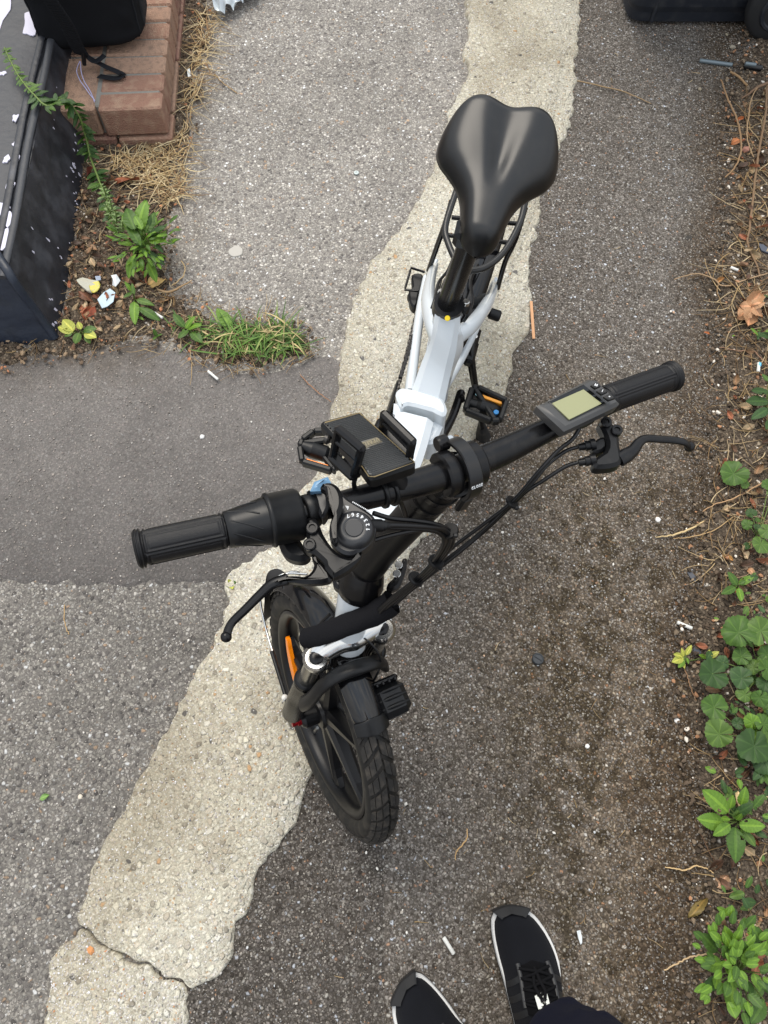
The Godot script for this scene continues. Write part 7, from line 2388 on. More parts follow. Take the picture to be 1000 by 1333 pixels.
func planting() -> void:
	var g1 := leaf_mat("leaf_mid", rgb(85, 119, 44))
	var g2 := leaf_mat("leaf_dark", rgb(62, 93, 40))
	var g3 := leaf_mat("leaf_fresh", rgb(120, 159, 52))
	var g4 := leaf_mat("leaf_pale", rgb(102, 132, 57))
	var g5 := leaf_mat("leaf_yellow", rgb(214, 213, 99))
	var g6 := leaf_mat("leaf_bluish", rgb(71, 102, 53))
	var many := "round-leaved plants along the right-hand edge"
	mallow("largest cluster of round scalloped leaves at the right edge, midway down", Vector3(0.7718, 0.008, -0.3369), [Vector3(0.7221, 0.07, -0.4119), Vector3(0.7655, 0.075, -0.4144), Vector3(0.658, 0.06, -0.3301), Vector3(0.7278, 0.05, -0.3673), Vector3(0.7179, 0.055, -0.3223), Vector3(0.7207, 0.05, -0.291), Vector3(0.7467, 0.055, -0.2846), Vector3(0.7506, 0.045, -0.3476), Vector3(0.7657, 0.05, -0.313), Vector3(0.7686, 0.06, -0.3405), Vector3(0.6881, 0.05, -0.3559), Vector3(0.758, 0.045, -0.405), Vector3(0.7816, 0.05, -0.373), Vector3(0.7715, 0.05, -0.2692), Vector3(0.7137, 0.035, -0.3385)], [.034, .031, .031, .0195, .023, .016, .017, .017, .019, .021, .015, .018, .02, .022, .011], [g1, g4, g2, g1, g6, g4])
	mallow("lower cluster of round leaves just below the largest cluster", Vector3(0.7275, 0.008, -0.2136), [Vector3(0.6545, 0.05, -0.2663), Vector3(0.6534, 0.055, -0.2134), Vector3(0.715, 0.06, -0.1903), Vector3(0.725, 0.05, -0.237), Vector3(0.7, 0.04, -0.2368), Vector3(0.746, 0.05, -0.2335), Vector3(0.7424, 0.055, -0.1909), Vector3(0.6997, 0.03, -0.2617), Vector3(0.7344, 0.035, -0.2144), Vector3(0.7357, 0.05, -0.164)], [.027, .0275, .034, .0165, .012, .022, .025, .008, .013, .024], [g1, g4, g2, g3, g6])
	mallow("single lobed round-leaved seedling alone on bare earth near the brake lever", Vector3(0.8143, 0.008, -0.7954), [Vector3(0.7967, 0.035, -0.7914), Vector3(0.8214, 0.03, -0.7685)], [.0315, .0105], [g1, g4])
	mallow("small patch of round leaves at the far right below the lobed seedling", Vector3(0.8328, 0.008, -0.6458), [Vector3(0.8147, 0.04, -0.6916), Vector3(0.8016, 0.04, -0.6639), Vector3(0.8193, 0.045, -0.6169), Vector3(0.8255, 0.035, -0.6603), Vector3(0.8306, 0.03, -0.6794), Vector3(0.8368, 0.05, -0.6452), Vector3(0.7967, 0.03, -0.6185), Vector3(0.8624, 0.05, -0.755), Vector3(0.8672, 0.05, -0.7344)], [.0125, .0125, .021, .008, .007, .018, .008, .017, .015], [g2, g1, g4])
	leafy("leafy_weed", "weed with glossy oval leaves by the right edge level with the right grip", Vector3(0.9203, 0.008, -0.986), [Vector3(0.9131, 0.04, -0.9819), Vector3(0.8563, 0.045, -0.9777), Vector3(0.9077, 0.04, -0.9615), Vector3(0.8624, 0.045, -0.9307), Vector3(0.9125, 0.05, -1.0012), Vector3(0.8712, 0.05, -1.0053), Vector3(0.9188, 0.05, -1.0323), Vector3(0.9071, 0.05, -1.0533), Vector3(0.908, 0.04, -0.9312), Vector3(0.8886, 0.05, -0.9005)], "broad", [g2, g6, g2, g1])
	leafy("leafy_weed", "four-leaved green seedling among straw left of the round-leaved patch", Vector3(0.7669, 0.008, -0.5323), [Vector3(0.755, 0.035, -0.5253), Vector3(0.7364, 0.045, -0.5519), Vector3(0.7585, 0.035, -0.5274), Vector3(0.7907, 0.045, -0.5427), Vector3(0.7514, 0.035, -0.5212), Vector3(0.7156, 0.04, -0.5039), Vector3(0.757, 0.035, -0.5191), Vector3(0.7556, 0.04, -0.4876), Vector3(0.7581, 0.04, -0.5257), Vector3(0.7712, 0.045, -0.5336)], "broad", [g1, g3])
	leafy("leafy_weed", "yellowish low weed beside the white paper tube", Vector3(0.6252, 0.008, -0.3657), [Vector3(0.6211, 0.02, -0.3744), Vector3(0.5971, 0.03, -0.3778), Vector3(0.6208, 0.02, -0.3725), Vector3(0.5926, 0.03, -0.3605), Vector3(0.6221, 0.02, -0.3686), Vector3(0.606, 0.025, -0.3502), Vector3(0.623, 0.02, -0.3744), Vector3(0.6164, 0.03, -0.3914), Vector3(0.6275, 0.02, -0.3783), Vector3(0.6384, 0.03, -0.3972), Vector3(0.6285, 0.02, -0.3725), Vector3(0.6301, 0.02, -0.359), Vector3(0.6687, 0.02, -0.3725), Vector3(0.6751, 0.03, -0.3875), Vector3(0.6725, 0.02, -0.3725), Vector3(0.6935, 0.03, -0.3836), Vector3(0.6687, 0.02, -0.3725), Vector3(0.6502, 0.03, -0.3759), Vector3(0.6177, 0.02, -0.3647), Vector3(0.621, 0.02, -0.3494)], "broad", [g5, g5, g3])
	leafy("leafy_weed", "weed of long pointed bright leaves right of the shoes, upper of two", Vector3(0.683, 0.008, -0.0591), [Vector3(0.6433, 0.06, -0.071), Vector3(0.6, 0.075, -0.1119), Vector3(0.6376, 0.05, -0.0541), Vector3(0.5848, 0.06, -0.0538), Vector3(0.6564, 0.05, -0.0463), Vector3(0.6402, 0.06, 0.0149), Vector3(0.6595, 0.06, -0.0491), Vector3(0.7045, 0.07, -0.0457), Vector3(0.643, 0.06, -0.0507), Vector3(0.6086, 0.06, -0.0306), Vector3(0.6704, 0.05, -0.0401), Vector3(0.6885, 0.05, -0.0123), Vector3(0.652, 0.07, -0.0674), Vector3(0.6801, 0.09, -0.0851), Vector3(0.665, 0.07, -0.0831), Vector3(0.6723, 0.09, -0.1133), Vector3(0.6479, 0.06, -0.0773), Vector3(0.6517, 0.07, -0.1021), Vector3(0.6879, 0.07, -0.0799), Vector3(0.7079, 0.08, -0.1014), Vector3(0.6241, 0.07, -0.0612), Vector3(0.6339, 0.085, -0.0575), Vector3(0.6477, 0.08, -0.0577), Vector3(0.6507, 0.1, -0.0661), Vector3(0.6432, 0.08, -0.0608), Vector3(0.6469, 0.1, -0.0722), Vector3(0.6889, 0.05, -0.0401), Vector3(0.7087, 0.06, -0.0275)], "lance", [g3, g3, g1, g3, g3, g4, g2], 1.5)
	var lush := leafy("leafy_weed", "bushy weed of bright pointed leaves at the lower right corner", Vector3(0.6336, 0.008, 0.1891), [Vector3(0.5891, 0.06, 0.1748), Vector3(0.5428, 0.075, 0.1744), Vector3(0.5831, 0.06, 0.1556), Vector3(0.5539, 0.075, 0.1266), Vector3(0.6028, 0.07, 0.1464), Vector3(0.5874, 0.09, 0.1171), Vector3(0.6008, 0.06, 0.1964), Vector3(0.5873, 0.07, 0.2477), Vector3(0.5816, 0.06, 0.1991), Vector3(0.5436, 0.07, 0.2084), Vector3(0.6175, 0.07, 0.1682), Vector3(0.6156, 0.1, 0.1354), Vector3(0.6253, 0.07, 0.1764), Vector3(0.631, 0.1, 0.1435), Vector3(0.653, 0.08, 0.1399), Vector3(0.6369, 0.1, 0.1136), Vector3(0.643, 0.08, 0.159), Vector3(0.6568, 0.1, 0.1381), Vector3(0.6357, 0.07, 0.1871), Vector3(0.6386, 0.08, 0.2123), Vector3(0.6253, 0.06, 0.1991), Vector3(0.6223, 0.08, 0.2176), Vector3(0.6463, 0.07, 0.2269), Vector3(0.6142, 0.08, 0.2588), Vector3(0.613, 0.09, 0.1308), Vector3(0.6156, 0.1, 0.1108), Vector3(0.5927, 0.08, 0.1617), Vector3(0.5786, 0.1, 0.1435), Vector3(0.5768, 0.06, 0.191), Vector3(0.5662, 0.07, 0.2111), Vector3(0.5965, 0.09, 0.1526), Vector3(0.5982, 0.11, 0.1318), Vector3(0.6238, 0.06, 0.2388), Vector3(0.6137, 0.07, 0.2605), Vector3(0.6396, 0.09, 0.1847), Vector3(0.6533, 0.1, 0.1702), Vector3(0.5872, 0.08, 0.1752), Vector3(0.5902, 0.095, 0.192), Vector3(0.5706, 0.07, 0.1682), Vector3(0.5584, 0.08, 0.1536)], "lance", [g3, g1, g3, g3, g2, g1], 1.6)
	# its crown of small young leaves
	for i in 70:
		var a := rng.randf() * TAU
		var c: Vector3 = Vector3(0.5999, 0.09, 0.1714) + Vector3(cos(a), 0, sin(a)) * rng.randf() * 0.075
		leaf(lush, "lance", c, c + Vector3(cos(a + rng.randf_range(-.8, .8)) * 0.02, rng.randf_range(0.002, 0.014), sin(a) * 0.02), [g3, g3, g1][i % 3], 1.7)
	# smaller weeds knitting the edge together
	for q in [["low mat of small mixed leaves between the round-leaved clusters at the right edge", Vector3(0.7627, 0.008, -0.2513), 46, 0.05], ["low mat of small leaves under the upper pointed-leaf weed at the right edge", Vector3(0.7294, 0.008, -0.0839), 50, 0.06], ["low mat of small leaves below the four-leaved seedling at the right edge", Vector3(0.8009, 0.008, -0.4431), 36, 0.05], ["tufts of small leaves at the very right edge beside the bushy weed", Vector3(0.7003, 0.008, 0.1321), 44, 0.06], ["small dark leaves at the right edge below the crumpled leaf", Vector3(0.9613, 0.008, -1.1893), 24, 0.05]]:
		var mat_of := thing("low_weed", q[0], "plant", q[1])
		for i in q[2]:
			var a := rng.randf() * TAU
			var c: Vector3 = q[1] + Vector3(rng.randfn(0, q[3]) * 0.8, rng.randf_range(0.004, 0.045), rng.randfn(0, q[3]))
			leaf(mat_of, "broad" if i % 3 else "lance", c, c + Vector3(cos(a), rng.randf_range(-0.3, 0.5), sin(a)) * rng.randf_range(0.01, 0.03), [g2, g1, g6, g3, g4][rng.randi() % 5], rng.randf_range(0.9, 1.5))
	# left side
	var bush := leafy("leafy_weed", "bright green leafy weed in the litter between wall and pavement", Vector3(-0.6559, 0.008, -1.4638), [Vector3(-0.6355, 0.09, -1.4553), Vector3(-0.6823, 0.1, -1.5078), Vector3(-0.6266, 0.1, -1.4456), Vector3(-0.6198, 0.13, -1.5339), Vector3(-0.6078, 0.1, -1.4456), Vector3(-0.5854, 0.12, -1.5002), Vector3(-0.5993, 0.09, -1.4307), Vector3(-0.5509, 0.1, -1.4212), Vector3(-0.5976, 0.1, -1.4395), Vector3(-0.5568, 0.12, -1.4568), Vector3(-0.6485, 0.07, -1.4373), Vector3(-0.683, 0.08, -1.434), Vector3(-0.6121, 0.07, -1.4127), Vector3(-0.5631, 0.05, -1.3944), Vector3(-0.6478, 0.06, -1.4097), Vector3(-0.6532, 0.04, -1.3518), Vector3(-0.6068, 0.06, -1.3854), Vector3(-0.5787, 0.04, -1.3428), Vector3(-0.6171, 0.1, -1.4091), Vector3(-0.6502, 0.12, -1.4568), Vector3(-0.6105, 0.12, -1.4385), Vector3(-0.6313, 0.13, -1.4777), Vector3(-0.5934, 0.12, -1.4507), Vector3(-0.5853, 0.14, -1.4676), Vector3(-0.6642, 0.07, -1.4127), Vector3(-0.6818, 0.06, -1.3975), Vector3(-0.5837, 0.09, -1.4185), Vector3(-0.5611, 0.08, -1.4035), Vector3(-0.6185, 0.07, -1.3884), Vector3(-0.6211, 0.05, -1.3641), Vector3(-0.5742, 0.11, -1.4238), Vector3(-0.5513, 0.1, -1.4456), Vector3(-0.6291, 0.12, -1.4385), Vector3(-0.6625, 0.12, -1.5127)], "lance", [g3, g3, g1, g3, g2, g3, g6], 1.25)
	for i in 110:
		var a := rng.randf() * TAU
		var c: Vector3 = Vector3(-0.6143, 0.11, -1.4326) + Vector3(cos(a), 0, sin(a)) * rng.randf() * 0.075
		c.y -= rng.randf() * 0.06
		leaf(bush, "lance", c, c + Vector3(cos(a + rng.randf_range(-.8, .8)) * 0.026, rng.randf_range(0.0, 0.02), sin(a) * 0.03), [g3, g1, g3][i % 3], 0.8)
	# a trailing stem that hangs over the wall and runs on in front of the pier
	var trail := thing("trailing_weed", "trailing weed lying across the black wall and down past the brick corner", "plant", Vector3(-0.8389, 0.08, -1.8078))
	var stem := Shape.spline([Vector3(-1.0099, 0.235, -1.9605), Vector3(-0.9868, 0.225, -1.914), Vector3(-0.9547, 0.215, -1.862), Vector3(-0.9128, 0.21, -1.8102), Vector3(-0.8778, 0.2, -1.7827), Vector3(-0.8436, 0.19, -1.8186), Vector3(-0.8204, 0.15, -1.811), Vector3(-0.8196, 0.09, -1.8018), Vector3(-0.8157, 0.05, -1.7689), Vector3(-0.7851, 0.045, -1.6961), Vector3(-0.7507, 0.05, -1.6175), Vector3(-0.7088, 0.06, -1.5203)], 8)
	var s := shape()
	s.tube(stem, [0.0018, 0.003, 0.0034, 0.003], 7)
	part("stem", s, leaf_mat("stalk_green", rgb(105, 125, 65), 0.2), trail)
	for i in range(1, stem.size() - 1):
		var d: Vector3 = (stem[i + 1] - stem[i - 1]).normalized()
		for k in 2:
			var side := d.cross(Vector3.UP).normalized() * (1.0 if k else -1.0)
			var t := float(i) / stem.size()
			var l := 0.034 if t > 0.2 else 0.018
			var o := (side * rng.randf_range(0.5, 1.0) + d * rng.randf_range(0.2, 0.9) + Vector3(0, rng.randf_range(-0.1, 0.5), 0)).normalized()
			if rng.randf() < (0.35 if t > 0.55 else 0.1):
				continue
			leaf(trail, "lance", stem[i], stem[i] + o * l * rng.randf_range(0.35, 1.35), [g2, g6, g1, g2][rng.randi() % 4] if t > 0.25 else [g4, g1][k], 1.2)
	# feathery upright shoots at the end of it
	var feather := thing("feathery_weed", "pale grey-green feathery shoots just above the bright leafy weed", "plant", Vector3(-0.7328, 0.008, -1.5716))
	for q in [[Vector3(-0.7636, 0.02, -1.6375), Vector3(-0.7141, 0.16, -1.5495)], [Vector3(-0.7375, 0.02, -1.5735), Vector3(-0.6857, 0.17, -1.4974)], [Vector3(-0.7234, 0.02, -1.5326), Vector3(-0.6739, 0.15, -1.477)], [Vector3(-0.7091, 0.02, -1.5191), Vector3(-0.6625, 0.12, -1.4662)], [Vector3(-0.7265, 0.02, -1.5543), Vector3(-0.7109, 0.13, -1.513)]]:
		s = shape()
		s.tube([q[0], q[0].lerp(q[1], 0.5) + Vector3(0.004, 0, 0), q[1]], [0.0022, 0.001], 6)
		part("stem", s, leaf_mat("stalk_green", rgb(105, 125, 65), 0.2), feather)
		for i in 26:
			var t := 0.25 + 0.75 * i / 26.0
			var c: Vector3 = Vector3(q[0]).lerp(q[1], t)
			var a := i * 2.4
			leaf(feather, "needle", c, c + Vector3(cos(a), 0.35, sin(a)) * 0.022 * (1.25 - t), leaf_mat("leaf_grey", rgb(170, 191, 127)) if i % 2 else g4, 1.3)
	leafy("leafy_weed", "small thin weed with a pink flower speck beside the blue and white paper", Vector3(-0.6429, 0.008, -1.3029), [Vector3(-0.6402, 0.04, -1.3072), Vector3(-0.6577, 0.06, -1.3256), Vector3(-0.6402, 0.04, -1.3072), Vector3(-0.657, 0.05, -1.2813), Vector3(-0.6317, 0.03, -1.292), Vector3(-0.5807, 0.035, -1.2703), Vector3(-0.6357, 0.03, -1.2861), Vector3(-0.6265, 0.03, -1.2168), Vector3(-0.624, 0.03, -1.2686), Vector3(-0.5666, 0.02, -1.236), Vector3(-0.6327, 0.045, -1.2971), Vector3(-0.6405, 0.06, -1.3197), Vector3(-0.6242, 0.02, -1.2476), Vector3(-0.6087, 0.02, -1.236)], "lance", [g3, g1, g4], 1.0)
	leafy("leafy_weed", "yellowing low weed at the near corner of the black wall", Vector3(-0.7667, 0.008, -1.1964), [Vector3(-0.7756, 0.03, -1.1941), Vector3(-0.8165, 0.035, -1.2016), Vector3(-0.7756, 0.03, -1.1941), Vector3(-0.8039, 0.04, -1.2204), Vector3(-0.7609, 0.03, -1.1885), Vector3(-0.7695, 0.02, -1.1624), Vector3(-0.7526, 0.03, -1.1941), Vector3(-0.7174, 0.035, -1.2016), Vector3(-0.7471, 0.03, -1.1885), Vector3(-0.7146, 0.03, -1.1717), Vector3(-0.7533, 0.04, -1.1921), Vector3(-0.7612, 0.05, -1.2069), Vector3(-0.7439, 0.03, -1.1829), Vector3(-0.7327, 0.02, -1.1624), Vector3(-0.7793, 0.03, -1.1885), Vector3(-0.7958, 0.03, -1.1773)], "broad", [g5, g5, g4, g1], 1.5)
	leafy("leafy_weed", "tiny sprig on the pavement edge left of the grass tuft", Vector3(-0.5745, 0.008, -1.1964), [Vector3(-0.5728, 0.012, -1.1911), Vector3(-0.5768, 0.03, -1.201), Vector3(-0.5728, 0.012, -1.1911), Vector3(-0.5575, 0.02, -1.1945), Vector3(-0.5728, 0.012, -1.1911), Vector3(-0.5784, 0.02, -1.1757)], "lance", [g1], 1.4)
	leafy("leafy_weed", "tiny moss-green sprig at the concrete edge near the left grip", Vector3(-0.3329, 0.008, -0.5376), [Vector3(-0.3329, 0.008, -0.5376), Vector3(-0.3384, 0.018, -0.5447), Vector3(-0.3329, 0.008, -0.5376), Vector3(-0.3217, 0.016, -0.5401), Vector3(-0.3329, 0.008, -0.5376), Vector3(-0.3269, 0.016, -0.5227), Vector3(-0.3329, 0.008, -0.5376), Vector3(-0.3411, 0.014, -0.5286)], "broad", [g5, g1], 1.4)

	# grass tuft at the joint of the pavement
	var tuft := thing("grass_tuft", "spreading tuft of green grass growing from the pavement joint", "grass", Vector3(-0.3256, 0.008, -1.1893))
	var m := mat("grass_blade", Color.WHITE, 0.55, 0.0, 0.4)
	m.vertex_color_use_as_albedo = true
	m.backlight_enabled = true
	m.backlight = Color(0.3, 0.3, 0.3)
	s = shape()
	var roots := [Vector3(-0.3887, 0.01, -1.2068), Vector3(-0.3484, 0.01, -1.1878), Vector3(-0.3139, 0.01, -1.1926), Vector3(-0.2862, 0.01, -1.1831), Vector3(-0.2599, 0.01, -1.1973), Vector3(-0.3079, 0.01, -1.1597), Vector3(-0.2697, 0.01, -1.1644), Vector3(-0.3502, 0.01, -1.1597), Vector3(-0.2414, 0.01, -1.1761), Vector3(-0.4065, 0.01, -1.1878), Vector3(-0.4836, 0.01, -1.2234), Vector3(-0.45, 0.01, -1.1973)]
	for i in 360:
		var k := i % roots.size()
		var o: Vector3 = roots[k] + Vector3(rng.randfn(0, 0.021), 0, rng.randfn(0, 0.017))
		var a := rng.randf() * TAU
		var out := Vector3(cos(a), 0, sin(a))
		var l := rng.randf_range(0.035, 0.1) * (0.6 if k >= 10 else 1.0)
		var w := rng.randf_range(0.0013, 0.0028)
		var hgt := rng.randf_range(0.25, 0.9)
		var kind := rng.randf()
		s.tint = lin(rgb(88, 120, 50) if kind < 0.4 else rgb(68, 98, 42) if kind < 0.68 else rgb(128, 142, 80) if kind < 0.83 else rgb(182, 164, 118), rng.randf_range(0.75, 1.2))
		var side := Vector3.UP.cross(out) * w
		var last := []
		for q in 7:
			var t := q / 6.0
			var p := o + out * l * (t - 0.25 * t * t * (1.0 - hgt)) + Vector3(0, l * hgt * (t - 0.75 * t * t), 0) + Vector3(0, 0.002, 0)
			p += side * 2.0 * sin(t * 3.0 + i)
			var ww := side * (1.0 - t * t)
			var row := [p - ww, p - Vector3(0, w * 0.35, 0), p + ww]
			if q > 0:
				s.quad(last[0], row[0], row[1], last[1], s.group)
				s.quad(last[1], row[1], row[2], last[2], s.group)
			last = row
		s.facing(Vector3.UP)
	part("blades", s, m, tuft).set_meta("kind", "stuff")
	leafy("leafy_weed", "small broad-leaved weed at the left end of the grass tuft", Vector3(-0.5077, 0.008, -1.225), [Vector3(-0.5036, 0.02, -1.2134), Vector3(-0.5324, 0.035, -1.2446), Vector3(-0.4992, 0.02, -1.2086), Vector3(-0.4781, 0.04, -1.2358), Vector3(-0.4929, 0.02, -1.2039), Vector3(-0.5122, 0.03, -1.1729), Vector3(-0.4954, 0.02, -1.2086), Vector3(-0.4565, 0.04, -1.2121), Vector3(-0.4828, 0.02, -1.1992), Vector3(-0.4535, 0.03, -1.159), Vector3(-0.3876, 0.02, -1.2158), Vector3(-0.4251, 0.03, -1.2678)], "lance", [g1, g3], 1.3)


func litter() -> void:
	bark = normal_tex(noise(0.05, FastNoiseLite.TYPE_SIMPLEX, 4, 97), 256, 8.0)
	var brown := rgb(150, 122, 92)
	twig("dead_vine", "long brown dead stem curving along the upper right edge, nearest the pavement", [Vector3(1.0181, 0.012, -2.135), Vector3(1.0148, 0.02, -2.0708), Vector3(1.0193, 0.022, -2.0126), Vector3(1.0275, 0.02, -1.9669), Vector3(1.0267, 0.022, -1.9078), Vector3(1.0182, 0.024, -1.8438), Vector3(1.0033, 0.022, -1.7949), Vector3(0.9802, 0.018, -1.7548), Vector3(0.9553, 0.012, -1.735)], [0.0022, 0.0028, 0.0026, 0.0022], brown, "", "stem")
	twig("dead_vine", "thick dead stem running down the far right edge behind the others", [Vector3(1.1364, 0.03, -2.0841), Vector3(1.1244, 0.03, -2.025), Vector3(1.1011, 0.028, -1.938), Vector3(1.0694, 0.026, -1.8415), Vector3(1.0393, 0.024, -1.7394), Vector3(1.0112, 0.022, -1.6354), Vector3(0.9817, 0.02, -1.5326), Vector3(0.9683, 0.02, -1.4844), Vector3(0.9802, 0.018, -1.4156), Vector3(0.9841, 0.014, -1.3756)], [0.003, 0.0034, 0.003, 0.0022], rgb(134, 110, 86), "", "stem")
	twig("dead_vine", "pale thin stem between the two long dead stems at the upper right", [Vector3(1.1136, 0.03, -2.0841), Vector3(1.0855, 0.028, -2.0406), Vector3(1.0654, 0.024, -1.9747), Vector3(1.0437, 0.022, -1.8922), Vector3(1.0438, 0.02, -1.8424), Vector3(1.0497, 0.016, -1.8077)], [0.0014, 0.002, 0.0016], rgb(166, 140, 108), "", "stem")
	twig("dead_vine", "forked woody stem reaching in from the right edge below the grey tube", [Vector3(1.0628, 0.016, -2.0496), Vector3(1.0898, 0.024, -2.0655), Vector3(1.1129, 0.03, -2.0808), Vector3(1.1491, 0.04, -2.0907)], [0.0022, 0.004, 0.0044], rgb(128, 104, 84), "", "stem")
	twig("broken_stick", "short light brown broken stick below the black cap by the right edge", [Vector3(1.0508, 0.014, -2.1663), Vector3(1.0659, 0.018, -2.1438), Vector3(1.089, 0.016, -2.1027)], [0.003, 0.0034, 0.003], rgb(160, 130, 96), "", "stick")
	twig("dead_vine", "thin branching stalk lying across the earth right of the right grip", [Vector3(0.7593, 0.012, -1.3722), Vector3(0.7939, 0.02, -1.3805), Vector3(0.8254, 0.022, -1.3813), Vector3(0.8594, 0.02, -1.3653), Vector3(0.8745, 0.016, -1.3511), Vector3(0.9031, 0.014, -1.3503), Vector3(0.9373, 0.016, -1.3662), Vector3(1.0035, 0.02, -1.3856)], [0.0012, 0.0018, 0.002, 0.0016], rgb(168, 142, 112), "", "stem")
	twig("dead_vine", "reddish thin stalk above the glossy-leaved weed", [Vector3(0.8369, 0.014, -1.1568), Vector3(0.8652, 0.016, -1.1484), Vector3(0.8911, 0.016, -1.1438), Vector3(0.9183, 0.016, -1.1461), Vector3(0.93, 0.016, -1.1277), Vector3(0.9473, 0.016, -1.1003)], [0.001, 0.0015, 0.0016], rgb(150, 118, 96), "", "stem")
	twig("dry_stalk", "curved tan stalk on the coarse asphalt right of the saddle", [Vector3(0.5626, 0.008, -2.1403), Vector3(0.6026, 0.01, -2.1275), Vector3(0.6574, 0.012, -2.1046), Vector3(0.7084, 0.012, -2.0879), Vector3(0.7518, 0.01, -2.064), Vector3(0.7944, 0.008, -2.037)], [0.0016, 0.0018, 0.0011], rgb(158, 134, 102), "", "stalk")
	twig("dry_stalk", "two joined straw-coloured blades pointing left from the planted edge", [Vector3(0.6064, 0.008, -0.6477), Vector3(0.6308, 0.012, -0.6479), Vector3(0.6586, 0.014, -0.6545), Vector3(0.6916, 0.014, -0.6675), Vector3(0.7191, 0.012, -0.6834)], [0.0008, 0.0024, 0.002], rgb(206, 182, 136), "", "stalk")
	twig("dry_stalk", "thin brown blade crossing under the straw-coloured pair", [Vector3(0.6449, 0.009, -0.6436), Vector3(0.6714, 0.012, -0.6442), Vector3(0.6988, 0.014, -0.6489), Vector3(0.7388, 0.014, -0.6619), Vector3(0.7897, 0.014, -0.6957)], [0.0008, 0.0015, 0.001], rgb(176, 148, 108), "", "stalk")
	twig("dry_stalk", "long tan stalk rising from the small round-leaved patch", [Vector3(0.7137, 0.008, -0.704), Vector3(0.7478, 0.018, -0.7224), Vector3(0.7875, 0.02, -0.7349), Vector3(0.8338, 0.02, -0.7581), Vector3(0.8787, 0.025, -0.783)], [0.001, 0.0016, 0.0018], rgb(182, 148, 112), "", "stalk")
	twig("dry_stalk", "zigzag pale straw right of the shoes", [Vector3(0.5275, 0.008, 0.0228), Vector3(0.5477, 0.011, 0.0254), Vector3(0.5646, 0.011, 0.028), Vector3(0.5846, 0.011, 0.0201), Vector3(0.6034, 0.009, 0.0241), Vector3(0.6196, 0.008, 0.0333)], [0.0011, 0.0016, 0.001], rgb(206, 176, 130), "", "stalk")
	twig("dry_stalk", "arched pale straw left of the bushy weed at the lower right", [Vector3(0.5026, 0.008, 0.1903), Vector3(0.5227, 0.014, 0.1801), Vector3(0.5442, 0.02, 0.1698), Vector3(0.5652, 0.025, 0.1645), Vector3(0.5883, 0.03, 0.1628)], [0.0012, 0.0015, 0.0012], rgb(208, 180, 140), "", "stalk")
	twig("dry_stalk", "dark thin stalk beside the upper pointed-leaf weed", [Vector3(0.6026, 0.008, -0.0467), Vector3(0.6077, 0.012, -0.025), Vector3(0.6155, 0.012, -0.0023), Vector3(0.6244, 0.008, 0.0136)], 0.0011, rgb(112, 88, 70), "", "stalk")
	twig("dry_stalk", "dark stalk hanging from the yellowish low weed", [Vector3(0.6232, 0.012, -0.352), Vector3(0.6265, 0.014, -0.3277), Vector3(0.6314, 0.012, -0.3046), Vector3(0.6375, 0.008, -0.2851)], 0.0012, rgb(150, 118, 90), "", "stalk")
	twig("dry_stalk", "thin forked twig on the asphalt between grass tuft and bicycle", [Vector3(-0.2066, 0.006, -1.0801), Vector3(-0.1842, 0.01, -1.0505), Vector3(-0.157, 0.01, -1.024), Vector3(-0.128, 0.014, -0.9975)], [0.001, 0.0013, 0.0008], rgb(160, 120, 92), "", "stalk")
	twig("dry_stalk", "short curl of straw on the asphalt in front of the wheel", [Vector3(0.1591, 0.008, -0.0454), Vector3(0.1582, 0.01, -0.0291), Vector3(0.1488, 0.01, -0.0156), Vector3(0.1368, 0.008, -0.0036), Vector3(0.1349, 0.007, 0.011)], [0.0009, 0.0015, 0.0008], rgb(196, 162, 116), "", "stalk")
	twig("dry_stalk", "pale stick-like straw lying on the left pavement below the dark patch", [Vector3(-0.6902, 0.003, -0.4922), Vector3(-0.6841, 0.005, -0.4608), Vector3(-0.6759, 0.004, -0.4392), Vector3(-0.6692, 0.003, -0.4261)], 0.0011, rgb(180, 152, 112), "", "stalk")
	twig("dry_stalk", "thin straw on the pale asphalt right of the brick pier", [Vector3(-0.5179, 0.003, -2.1744), Vector3(-0.4929, 0.006, -2.1362), Vector3(-0.4674, 0.006, -2.1092), Vector3(-0.4433, 0.003, -2.0897)], 0.0014, rgb(176, 148, 108), "", "stalk")
	twig("dry_stalk", "brown root lying at the pavement edge right of the bright leafy weed", [Vector3(-0.5864, 0.012, -1.3369), Vector3(-0.5525, 0.016, -1.3285), Vector3(-0.5272, 0.014, -1.3477), Vector3(-0.5026, 0.01, -1.3714)], [0.003, 0.003, 0.0012], rgb(166, 138, 104), "", "root")
	twig("dry_stalk", "pale stalk bent over beside the bright leafy weed", [Vector3(-0.5522, 0.012, -1.352), Vector3(-0.5247, 0.02, -1.3754), Vector3(-0.5213, 0.022, -1.4043), Vector3(-0.5343, 0.02, -1.4267)], 0.0014, rgb(190, 164, 122), "", "stalk")
	var s := Shape.new()
	s.beam(Vector3(0.3776, 0.019, -1.2963), Vector3(0.377, 0.011, -1.1847), 0.0075, 0.002, Vector3.UP, 0.0008)
	single("lolly_stick", s, grained(mat("stick_wood", rgb(206, 158, 118), 0.75), bark, 20.0, 0.3), "flat wooden stick lying at the edge of the concrete by the saddle", "stick", Vector3(0.3767, 0.015, -1.2388))
	# tubes at the upper right
	s = Shape.new()
	s.lathe(Vector3(0.9681, 0.011, -2.2223), Vector3(1.0635, 0.011, -2.2032), [Vector2(0, 0.004), Vector2(0, 0.0062), Vector2(1, 0.0062), Vector2(1, 0.004)], 16, false)
	single("metal_tube", s, mat("grey_tube", rgb(108, 120, 126), 0.35, 0.3), "short blue-grey tube lying by the right edge below the bin", "tube", Vector3(1.0157, 0.011, -2.2118))
	s = Shape.new()
